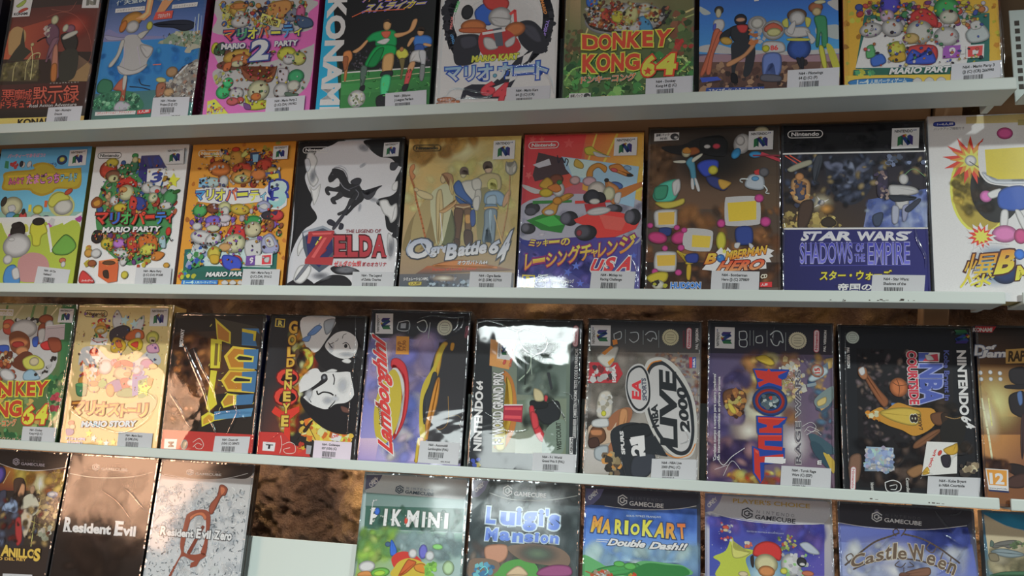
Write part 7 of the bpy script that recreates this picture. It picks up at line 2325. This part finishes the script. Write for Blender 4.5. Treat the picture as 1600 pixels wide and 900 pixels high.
s 44,34,34 199,390 259,427 381,400 375,311 313,296 223,347
s 80,55,49 230,280 376,333 368,200 214,190
B 114,75,55/75,49,44/154,105,70 30 17.4 56.6 4 10,425 217,413 213,346 28,381
part maker_badge
p 208,55,65 -27,1815 203,1815 156,1747 -31,1748
t 241,241,241 -26,1752 157,1756 -20,1796 0.045 0 0 KONAMI
part title_lettering
t 241,241,241/114,124,154 -22,1505 79,1508 -8,1614 0.045 0.05 0 D
t 241,241,241/114,124,154 84,1569 178,1572 95,1617 0.045 0.04 0 ef
t 241,241,241/114,124,154 15,1477 88,1484 37,1558 0.045 0.04 0 J
t 241,241,241/114,124,154 88,1484 269,1494 100,1541 0.045 0.04 0 am
part cover_overprint
p 217,173,95 274,1576 475,1593 466,1441 266,1428
t 75,55,28 288,1448 446,1457 301,1561 0.045 0 0 RAP
part rating_badge
p 241,241,241 17,362 226,360 218,151 37,157
p 241,168,75 27,353 213,351 204,199 44,202
t 241,241,241 52,212 184,211 50,323 0.045 0 0 12
t 75,80,90 45,162 206,159 44,180 0.02 0 0 www.pegi.info
p 55,65,105 37,157 222,151 221,133 40,140
@4|-0.5105|0.1358|0.19|0|0|case|slim plastic case with gold serif wording under a sunlit battle, lower left corner|game case|plastic game cases on the lowest shelf|32,32,35/54,51,49|game_case
q 38,34,32 38,34,32 57,46,41 57,46,41 0,1900 1358,1900 1358,0 0,0
q 179,108,41 224,174,72 138,67,51 118,57,41 294,1671 1084,1693 1128,1393 376,1347
E 241,241,214 214,169,67 987,1492 283,192 -0
E 241,241,241 241,234,123 998,1482 113,149 -0
B 138,67,46/179,98,46/98,46,41/241,199,88 50 28.4 80.4 4 1058,1692 1371,1688 1367,1365 1128,1393
B 214,164,72/241,214,103/159,108,41 30 28.8 81.5 5 566,1653 879,1671 892,1508 585,1468
l 241,241,241 7.1 972,1556 1022,1236
l 224,204,153 9.6 474,1615 405,1447
q 77,62,51 98,82,62 57,51,41 46,39,35 415,1197 1376,1323 1314,709 559,632
b 118,103,72/159,138,93/62,54,46/214,194,133/88,77,57 120 18.7 56.2 6 984,1341 1371,1344 1324,772 997,748
b 214,205,187/159,164,143/214,214,203 16 27.6 55.1 3 1119,883 1286,936 1274,768 1119,778
s 46,32,27 601,1404 627,1514 718,1520 773,1436 789,1286 727,1217 644,1234
s 214,159,118 632,1439 747,1456 773,1328 711,1281 656,1342
s 77,57,46 567,1489 648,1538 732,1516 677,1474 659,1386 664,1256 623,1297
s 138,159,194 478,1158 612,1253 706,1195 719,1088 613,1038 486,1073
s 160,183,214 498,1181 620,1221 665,1149 546,1098
s 51,49,57 452,1049 686,1065 824,925 911,679 559,632
s 179,57,57 719,982 804,1009 883,740 809,671
s 214,212,190 768,1263 907,1336 1045,1195 1019,1087 881,1014 789,1072
s 214,199,174 783,1093 902,1143 983,1021 936,786 875,823
s 179,143,113 848,1419 907,1444 941,1360 881,1335
l 241,241,143 9.3 1016,1044 1042,668
l 241,224,113 6.9 965,988 1117,946
s 62,67,88 382,1325 481,1353 498,1181 425,1155
e 159,177,214 1221,1349 87,42 -0
e 214,214,214 1210,1351 56,30 -0
e 57,57,133 324,1552 95,119 -0
e 98,82,174 314,1551 79,104 -0
part brand_banner
p 35,32,32 414,1833 1396,1874 1385,1714 1094,1650 569,1643 231,1708
c 234,229,224 9.7 286,1704 568,1647 860,1641 1116,1669 1376,1720
gc 199,194,209 98,93,93 484,1792 1009,1790 502,1696
B 30,24,21/214,179,118/108,88,57/57,51,46/118,46,41/98,108,133 80 19.1 47.6 4 387,1304 1362,1386 1314,709 559,632
part title_lettering
t 241,204,93/57,41,24 603,509 743,520 592,655 0.045 0.05 0 A
t 241,204,93/57,41,24 733,509 1142,520 711,626 0.045 0.05 0 NILLO
t 241,204,93/57,41,24 1125,483 1224,495 1104,648 0.045 0.05 0 S
t 241,194,98 576,461 1024,480 566,498 0.03 0 0 O DEL REY
price 695,299 1151,321 708,207 216,218,222 GC - El Senor de|los Anillos|00388122|
@4|-0.3702|0.1345|0.19|-0.005|0.004|case|slim case with a plain copper-brown front and white serif wording|game case|plastic game cases on the lowest shelf|24,24,27/35,32,32|game_case
q 35,27,22 35,27,22 27,21,18 27,19,16 0,1900 1345,1900 1345,0 0,0
q 57,41,31 57,41,31 38,28,22 38,28,22 72,1627 1302,1671 1317,1194 80,1116
B 54,38,30/46,32,25/62,45,34 40 69.9 163.2 5 51,1604 1270,1649 1321,466 117,374
c 241,234,214 7.0 31,1635 382,1605 732,1615 1048,1653 1282,1717
gc 241,241,234 138,113,98 358,1781 911,1786 368,1696
part title_lettering
t 241,241,241 91,891 210,890 89,1075 0.045 0 0 R
p 241,241,241 87,886 160,889 159,906 91,903
p 241,241,241 80,1070 131,1071 131,1056 81,1055
p 241,241,241 175,888 230,890 227,906 174,905
t 241,241,241 231,888 814,894 218,1016 0.045 0 0 esident
t 241,241,241 863,893 985,894 859,1074 0.045 0 0 E
p 241,241,241 857,889 925,889 924,906 858,905
p 241,241,241 849,1074 894,1074 894,1058 850,1057
t 241,241,241 985,898 1180,895 976,1028 0.045 0 0 vil
fold 20 879,1501 1017,1425 1134,1327 1275,1222
fold 12 567,1441 842,1310 1080,1097
@4|-0.232|0.1355|0.19|0.0|0.002|case|slim pale-grey case with a rust-red zero emblem across its white wording|game case|plastic game cases on the lowest shelf|21,21,24/32,32,35|game_case
q 204,204,206 209,206,204 224,229,234 224,229,232 0,1900 1355,1900 1355,0 0,0
s 57,49,46 33,1875 682,1888 1327,1897 1280,1730 1018,1709 741,1675 432,1672 28,1705
B 214,220,227/241,241,241/229,234,239 90 22.3 75.9 6 22,1538 1289,1612 1339,545 38,441
b 179,186,194/143,151,159 90 6.7 17.9 7 22,1538 1289,1612 1339,545 38,441
c 241,241,241 6.7 64,1708 432,1676 741,1679 1017,1715 1267,1785
gc 241,241,241 179,148,133 387,1792 898,1799 396,1716
h 123,133,141/77,85,93 260 44.7 6.7 4 31,1559 1289,1612 1339,545 38,441
h 241,241,241/241,241,241 200 53.6 8.9 5 31,1559 1289,1612 1339,545 38,441
part title_emblem
s 159,82,62 893,1609 950,1623 1016,1576 994,1493 940,1469 857,1261 796,1277 802,1379 879,1486
s 159,82,62 508,1238 595,1284 710,1302 796,1277 836,1179 841,939 836,760 764,774 795,935 773,1175 709,1235 617,1225 549,1139 520,836 546,758 687,749 799,777 840,740 701,671 529,717 471,653 398,470 363,467 447,651 488,754 455,871 476,1155
p 138,67,51 569,760 730,1111 768,1098 618,744
s 204,118,82 539,1200 623,1256 715,1268 776,1215 755,1173 699,1226 619,1215 557,1160
s 204,118,82 908,1590 966,1593 986,1543 936,1489
p 159,82,62 701,671 802,757 734,614 645,588 647,647
part title_lettering
t 241,241,241/46,46,54 144,950 240,948 147,1064 0.045 0.05 0 R
t 241,241,241/46,46,54 248,945 630,948 244,1042 0.045 0.05 0 esident
t 241,241,241/46,46,54 665,946 735,947 661,1066 0.045 0.05 0 E
t 241,241,241/46,46,54 742,948 874,949 737,1055 0.045 0.05 0 vil
t 241,241,241/46,46,54 920,952 1001,950 918,1064 0.045 0.05 0 Z
t 241,241,241/46,46,54 1006,946 1167,950 1006,1030 0.045 0.05 0 ero
@4|0.0518|0.1348|0.19|0.0155|-0.0026|case|slim case with a dark green banner of speckled white letters|game case|plastic game cases on the lowest shelf|62,57,57/93,85,77|game_case
q 189,209,214 194,214,219 148,169,148 148,169,138 0,1900 1348,1900 1348,0 0,0
q 214,234,241 229,241,241 241,241,241 219,234,241 27,1871 1314,1904 1306,1660 34,1648
s 208,214,214 12,1825 454,1879 1297,1877 1305,1674 1048,1635 578,1621 249,1635 28,1668
p 103,108,138 20,1858 232,1871 201,1801 142,1726 26,1679
t 241,241,241 95,1708 202,1792 60,1756 0.03 0 0 ONLY
t 241,241,241 109,1759 170,1817 85,1790 0.03 0 0 FOR
q 118,148,143 138,169,164 159,184,184 128,153,148 44,1648 1308,1643 1300,1522 51,1472
p 67,111,98 57,1490 1307,1540 1312,1268 67,1219
B 77,123,102/57,95,82/98,138,118 30 18.4 55.2 4 58,1481 1307,1540 1312,1268 67,1219
q 138,179,143 159,194,184 179,204,204 159,189,98 64,1210 1313,1259 1337,777 19,666
B 179,224,98/138,189,82/214,241,133/118,169,103/153,214,123 110 29.1 90.9 5 51,1191 489,1207 476,983 58,813
B 169,194,196/184,209,211/148,176,179 50 35.9 89.6 6 491,1189 1306,1233 1313,949 551,989
l 241,241,241 7.3 138,1425 151,1566
c 241,241,241 11.0 142,1527 162,1557 195,1566
s 62,113,214 420,1064 442,1117 510,1020 508,952 443,938
e 72,103,138 395,1062 38,31 -0
e 113,113,204 847,1012 55,84 -0
e 146,214,127 1022,1080 66,34 -0
s 214,66,57 459,880 515,969 644,996 799,941 826,859 576,755
s 214,190,68 513,817 580,890 707,925 879,880 924,800 930,743 488,705
s 214,141,55 752,853 861,879 922,817 909,766 777,788
s 204,103,51 654,896 709,908 777,880 686,772 599,715 562,712
e 214,214,214 720,982 56,57 -0
e 208,212,214 935,972 59,60 -0
e 214,214,214 157,788 106,67 10
s 214,146,83 71,713 182,739 245,685 57,669
e 118,189,82 334,734 120,57 10
e 172,214,77 326,725 75,33 10
b 152,214,94/118,179,77 30 21.0 45.4 8 897,882 1027,875 1021,750 911,741
e 182,214,168 1175,854 72,82 -0
gc 62,82,98 123,143,164 428,1761 934,1749 420,1664
part title_lettering
t 241,241,241/93,113,98 133,1276 223,1277 137,1474 0.045 0.03 0 P
t 241,241,241/93,113,98 310,1271 349,1272 311,1472 0.045 0.03 0 I
t 241,241,241/93,113,98 415,1279 538,1279 414,1475 0.045 0.03 0 K
t 241,241,241/93,113,98 604,1280 755,1284 605,1474 0.045 0.03 0 M
t 241,241,241/93,113,98 801,1290 838,1291 798,1470 0.045 0.03 0 I
t 241,241,241/93,113,98 875,1293 1024,1297 873,1469 0.045 0.03 0 N
t 241,241,241/93,113,98 1080,1293 1126,1295 1078,1473 0.045 0.03 0 I
e 62,113,214 215,1434 38,45 -0
e 214,75,57 597,1352 23,41 -0
b 179,189,184/209,214,205 30 7.3 14.7 4 115,1458 1102,1457 1096,1320 136,1285
@4|0.1931|0.1313|0.19|-0.0123|0.006|case|slim dark case with wobbly blue two-line lettering, on the lowest shelf|game case|plastic game cases on the lowest shelf|57,49,46/98,88,82|game_case
q 98,108,111 108,118,121 77,88,90 77,88,90 0,1900 1313,1900 1313,0 0,0
q 103,116,118 111,122,123 88,100,105 82,95,100 -15,1891 1291,1908 1290,1387 5,1304
B 98,111,113/118,131,133/82,95,98 60 38.5 115.6 4 -14,1876 1292,1890 1308,880 30,783
p 138,133,169 0,1880 205,1876 162,1764 88,1686 2,1671
t 241,239,241 56,1730 158,1825 28,1766 0.03 0 0 ONLY
t 241,239,241 79,1769 134,1827 54,1793 0.03 0 0 FOR
c 224,234,229 7.6 223,1739 460,1683 769,1682 1034,1712 1274,1766
gc 241,241,241 138,138,138 389,1841 919,1837 389,1712
part title_lettering
t 118,153,241/209,229,241 195,1389 312,1387 203,1581 0.045 0.055 0 L
t 118,153,241/209,229,241 371,1385 544,1382 376,1531 0.045 0.055 0 u
t 118,153,241/209,229,241 563,1394 621,1394 566,1590 0.045 0.055 0 i
t 118,153,241/209,229,241 643,1331 804,1337 645,1544 0.045 0.055 0 g
t 118,153,241/209,229,241 830,1402 887,1400 831,1584 0.045 0.055 0 i
t 118,153,241/209,229,241 910,1515 948,1512 910,1596 0.045 0.055 0 '
t 118,153,241/209,229,241 945,1361 1077,1362 951,1535 0.045 0.055 0 s
t 118,153,241/209,229,241 198,1193 343,1196 208,1339 0.045 0.055 0 M
t 118,153,241/209,229,241 371,1205 496,1206 375,1309 0.045 0.055 0 a
t 118,153,241/209,229,241 526,1197 659,1199 529,1305 0.045 0.055 0 n
t 118,153,241/209,229,241 668,1207 773,1207 673,1300 0.045 0.055 0 s
t 118,153,241/209,229,241 791,1215 839,1215 796,1323 0.045 0.055 0 i
t 118,153,241/209,229,241 858,1207 952,1208 863,1302 0.045 0.055 0 o
t 118,153,241/209,229,241 970,1215 1073,1213 976,1304 0.045 0.055 0 n
part cover_figures
B 118,108,103/138,128,118/98,118,103/148,138,143 30 37.4 82.3 6 48,1107 1205,1187 1216,882 49,794
s 199,148,123 203,1118 335,1163 471,1154 477,1030 386,952 231,976
s 138,118,103 38,962 230,994 386,952 356,808 30,783
b 98,159,189/77,128,169/126,205,214 18 18.5 48.2 4 118,932 349,931 280,802 88,788
c 138,241,241 9.2 161,864 216,904 258,854 222,812
s 98,169,88 372,862 443,956 612,1013 802,982 863,881 865,846 360,808
s 214,190,155 505,872 615,942 713,888 715,835 489,818
s 138,118,103 472,1136 736,1190 1056,1176 1209,1082 1176,974 915,973 650,1006
E 118,138,113 93,103,113 835,1090 282,123 -0
s 159,88,133 862,916 1027,981 1213,977 1216,873 865,846
@4|0.329|0.1312|0.19|-0.0009|0.006|case|slim red-edged case with orange block letters on a blue sky over green hills, lowest shelf|game case|plastic game cases on the lowest shelf|214,77,46/234,88,57|game_case
q 67,67,77 67,67,77 93,133,204 93,133,204 0,1900 1312,1900 1312,0 0,0
q 57,57,67 62,62,75 77,88,103 67,67,95 6,1866 1299,1887 1281,1711 9,1671
q 77,118,209 88,128,219 118,164,239 113,159,234 8,1689 1273,1710 1273,1296 -10,1242
q 113,159,234 123,174,241 194,229,241 184,219,241 -10,1260 1273,1313 1273,1125 -4,1068
B 174,214,241/143,184,241/209,239,241 60 35.9 107.8 4 1,1208 1273,1261 1264,1091 7,1034
B 103,153,239/88,133,224 30 54.8 109.6 5 14,1635 1246,1674 1246,1500 20,1457
s 62,62,77 10,1859 671,1870 1292,1883 1267,1745 1069,1702 801,1675 529,1666 235,1684 12,1703
p 113,113,159 6,1866 221,1868 177,1770 105,1694 9,1667
t 234,239,241 58,1727 166,1824 32,1769 0.03 0 0 ONLY
t 234,239,241 88,1769 138,1829 65,1796 0.03 0 0 FOR
c 241,241,241 7.3 235,1680 529,1662 801,1671 1069,1698 1267,1741
s 108,184,118 -5,1120 180,1063 290,1020 541,1055 684,1108 949,1102 1142,1082 1143,981 2,894
s 77,159,88 146,974 362,1042 613,1078 632,993 365,922 112,903
s 57,138,72 543,987 720,1085 932,1084 1142,1074 1143,981 508,933
e 98,184,93 416,1055 65,34 -0
e 98,184,93 538,1038 72,41 -0
s 190,214,214 112,903 183,960 291,968 275,915
b 214,214,214/214,94,64/159,138,118 20 14.2 39.0 6 111,937 291,977 329,919 112,903
b 214,181,73/214,83,55 8 14.0 24.5 7 526,951 597,974 633,942 526,934
c 179,118,77 14.2 37,949 111,929 184,908
gc 241,241,241 98,98,108 387,1822 918,1809 382,1696
part title_lettering
t 241,153,72/57,77,123/241,204,93 78,1381 189,1379 109,1560 0.045 0.055 0 M
t 241,174,72/57,77,123/241,204,93 198,1380 308,1378 221,1537 0.045 0.055 0 A
t 241,224,82/57,77,123/241,241,113 353,1381 444,1378 360,1540 0.045 0.055 0 R
t 241,241,82/57,77,123/241,241,113 466,1380 508,1379 470,1535 0.045 0.055 0 I
t 241,241,82/57,77,123/241,241,113 531,1380 634,1380 540,1507 0.045 0.055 0 O
t 241,234,82/57,77,123/241,241,113 665,1375 787,1373 673,1554 0.045 0.055 0 K
t 241,194,72/57,77,123/241,224,93 796,1370 912,1371 824,1534 0.045 0.055 0 A
t 241,153,72/57,77,123/241,194,93 929,1367 1044,1366 942,1536 0.045 0.055 0 R
t 241,128,72/57,77,123/241,174,93 1071,1371 1159,1374 1056,1536 0.045 0.055 0 T
t 241,241,241/35,41,57 275,1248 699,1247 291,1326 0.045 0.055 0.25 Double
t 241,241,241/35,41,57 744,1242 1159,1250 761,1321 0.045 0.055 0.25 Dash!!
t 234,241,241 486,1571 874,1581 487,1596 0 0 0 SOUS-TITRES FRANÇAIS
l 241,241,241 9.0 154,1306 291,1307
l 241,241,241 7.2 146,1285 274,1283
fold 11 15,1617 6,1420 1,1243
@4|0.4652|0.1353|0.19|0.004|0.006|case|slim case with a silver banner and big yellow star under a starry sky|game case|plastic game cases on the lowest shelf|159,148,138/179,169,159|game_case
q 224,224,229 214,209,199 98,98,174 98,108,189 0,1900 1353,1900 1353,0 0,0
q 199,199,209 179,169,153 214,214,214 224,229,234 -13,1899 1311,1889 1269,1644 50,1635
q 82,93,199 98,93,184 103,93,189 77,93,184 50,1646 1269,1633 1250,1100 48,1010
E 159,224,241 93,93,199 650,1124 480,411 -0
E 214,241,241 138,199,241 627,1057 305,194 -0
B 77,77,179/98,98,199/118,98,184 50 31.7 90.5 4 55,1612 1269,1622 1257,1297 914,1316 590,1469 122,1393
b 214,214,214/190,199,214 50 2.3 6.8 5 66,1613 1269,1622 1229,1124 64,1037
p 224,224,234 -13,1899 60,1899 60,1658 -4,1688
s 209,209,214 60,1885 754,1897 1299,1879 1270,1653 923,1622 593,1622 304,1648 60,1696
p 148,148,199 1,1893 197,1897 158,1799 89,1705 -9,1685
t 241,241,241 42,1734 142,1826 19,1773 0.03 0 0 ONLY
t 241,241,241 65,1771 115,1829 42,1797 0.03 0 0 FOR
t 204,174,93 305,1808 1124,1794 306,1858 0.02 0 0 PLAYER'S CHOICE
c 241,241,241 6.8 60,1692 303,1639 593,1613 922,1614 1269,1644
gc 62,62,72 123,123,133 408,1769 991,1737 393,1645
t 214,224,241 447,1503 843,1503 449,1517 0 0 0 TEXTOS DE PANTALLA EN CASTELLANO
part cover_figures
s 201,214,83 290,1438 341,1342 533,1307 436,1217 478,1068 451,1040 120,1015 165,1154 89,1214 222,1289
s 214,214,118 290,1404 327,1319 488,1295 410,1232 299,1229
s 190,199,214 1003,1409 1090,1437 1195,1357 1198,1314 1087,1328
b 214,214,214/159,168,214/214,85,85 24 9.0 22.5 6 145,1596 337,1585 323,1385 167,1374
e 214,90,75 224,1538 36,22 -0
e 214,199,163 224,1507 29,18 -0
b 179,199,108/118,143,82/214,199,127/214,94,75 24 11.0 26.3 7 788,1482 963,1493 948,1340 806,1330
b 214,205,187/214,113,93 12 13.3 26.5 8 434,1392 523,1387 500,1331 434,1337
s 214,61,57 510,1277 545,1367 644,1417 754,1403 817,1331 793,1221 674,1266 564,1248
e 214,208,163 651,1178 122,108 -0
e 214,145,90 654,1103 87,60 -0
s 57,46,41 487,1242 521,1256 519,1136 493,1156
e 214,214,214 911,1186 108,121 -0
b 159,214,140/208,208,214/214,214,214 24 17.4 43.4 9 827,1288 1086,1306 1080,1092 843,1074
e 51,51,57 1020,1226 52,52 -0
e 214,214,214 1027,1203 30,17 -0
e 214,214,91 834,1120 39,34 -0
e 214,199,163 408,1058 53,30 -0
e 199,118,88 1080,1113 64,30 -0
@4|0.606|0.136|0.19|0.008|0.004|case|slim case with curling brown ironwork lettering under a blue night sky|game case|plastic game cases on the lowest shelf|67,62,57/98,90,82|game_case
q 57,57,62 57,57,62 174,184,224 179,184,214 0,1900 1360,1900 1360,0 0,0
q 62,61,67 57,55,62 67,72,98 72,72,98 -27,1857 1315,1886 1292,1704 -13,1661
q 118,133,209 77,93,194 67,77,164 118,128,194 -12,1672 1292,1704 1313,1454 -2,1380
q 148,164,224 98,113,204 118,133,209 179,189,229 -20,1465 1319,1538 1355,1226 -8,1120
E 241,241,241 143,153,219 519,1375 538,212 -0
E 241,241,241 204,209,234 593,1212 390,126 -0
B 199,209,241/148,164,219/229,234,241 50 30.0 94.2 4 21,1446 1221,1552 1276,1224 9,1125
B 62,77,164/82,98,184 30 42.1 105.2 5 805,1693 1291,1693 1279,1535 856,1526
s 62,61,70 -16,1847 629,1865 1309,1879 1284,1733 946,1672 617,1650 304,1651 -1,1681
c 241,241,241 6.5 -2,1673 304,1643 616,1642 946,1664 1283,1724
e 118,118,138 400,1807 29,35 -0
gc 241,241,241 93,93,98 354,1815 862,1793 341,1706
part title_emblem
c 98,82,72 17.0 55,1235 186,1351 360,1492 530,1567 614,1605
c 98,82,72 16.8 655,1597 817,1566 975,1492 1110,1397 1186,1340
c 98,82,72 10.5 582,1571 553,1612 586,1646 615,1616
c 98,82,72 10.5 633,1575 678,1642 654,1657
c 118,98,82 10.4 917,1530 872,1464 931,1426 975,1492
c 118,98,82 10.3 1032,1433 1006,1348 1085,1333 1110,1397
c 118,98,82 10.6 98,1259 69,1321 123,1357 152,1306
c 98,82,72 14.8 137,1199 287,1273 517,1333 763,1340 962,1293 1118,1232
c 98,82,72 8.3 598,1318 555,1272 615,1256 659,1301
c 98,82,72 8.3 700,1315 739,1276 677,1261
s 138,98,77 674,1219 881,1276 875,1188 651,1171
s 118,82,67 612,1203 694,1199 672,1173 590,1166
l 98,82,72 6.2 640,1258 636,1195
part title_lettering
t 118,98,82/224,214,194 100,1206 233,1248 133,1343 0.03 0.03 0 C
t 118,98,82/224,214,194 255,1254 350,1289 265,1335 0.02 0.03 0 a
t 118,98,82/224,214,194 366,1290 444,1317 375,1386 0.02 0.03 0 s
t 118,98,82/224,214,194 454,1311 517,1329 474,1457 0.02 0.03 0 t
t 118,98,82/224,214,194 533,1330 569,1337 551,1494 0.02 0.03 0 l
t 118,98,82/224,214,194 583,1333 671,1336 592,1427 0.02 0.03 0 e
t 118,98,82/224,214,194 702,1336 864,1327 691,1504 0.03 0.03 0 W
t 118,98,82/224,214,194 853,1311 932,1290 889,1413 0.02 0.03 0 e
t 118,98,82/224,214,194 957,1282 1030,1256 998,1372 0.02 0.03 0 e
t 118,98,82/224,214,194 1049,1237 1117,1211 1096,1344 0.02 0.03 0 n
fold 16 979,1854 1062,1731 1146,1631
fold 18 1259,1523 1190,1403 1082,1291 957,1209
fold 12 386,1397 463,1477 528,1546 580,1550
fold 10 1045,1624 1142,1567 1218,1520
fold 10 1119,1820 1201,1836 1244,1871
@4|0.7485|0.1355|0.19|0|0|case|slim teal-topped case with hazy sand-coloured artwork, at the lower right corner|game case|plastic game cases on the lowest shelf|77,108,128/118,138,148|game_case
q 51,133,169 51,133,169 179,169,133 179,169,133 0,1900 1355,1900 1355,0 0,0
q 35,118,159 46,138,179 46,138,184 35,113,153 -3,1877 982,1902 963,1705 17,1868
q 224,209,174 224,209,174 194,184,159 214,199,164 15,1847 971,1788 943,1500 34,1430
p 46,143,184 -3,1877 982,1902 963,1705 389,1715 197,1764 26,1858
c 179,189,194 6.2 16,1858 159,1783 293,1736 581,1698
q 184,174,143 194,184,159 179,169,128 169,159,123 41,1513 949,1561 928,1338 62,1267
B 159,148,123/199,189,153/138,133,103/214,204,174 50 20.3 69.1 4 41,1513 570,1574 547,1307 62,1267
s 118,118,113 63,1546 165,1595 303,1616 378,1580 299,1564 238,1528 180,1540 100,1518
s 143,159,164 58,1483 139,1521 237,1518 352,1495 369,1466 250,1436 134,1448
s 138,128,103 37,1461 116,1467 130,1396 51,1390
s 98,118,108 66,1598 95,1580 86,1537 54,1535
b 118,138,98/98,118,82 14 12.2 28.4 5 242,1590 381,1621 374,1538 257,1529
s 77,118,88 81,1269 200,1299 395,1315 547,1307 545,1282 60,1243
'''
for blk in GAMES.strip().split('\n@'):
    head, _, body = blk.lstrip('@').partition('\n')
    f = head.split('|')
    game(int(f[0]), *[float(q) for q in f[1:6]], f[6], f[7], f[8], f[9], f[10], body, f[11])
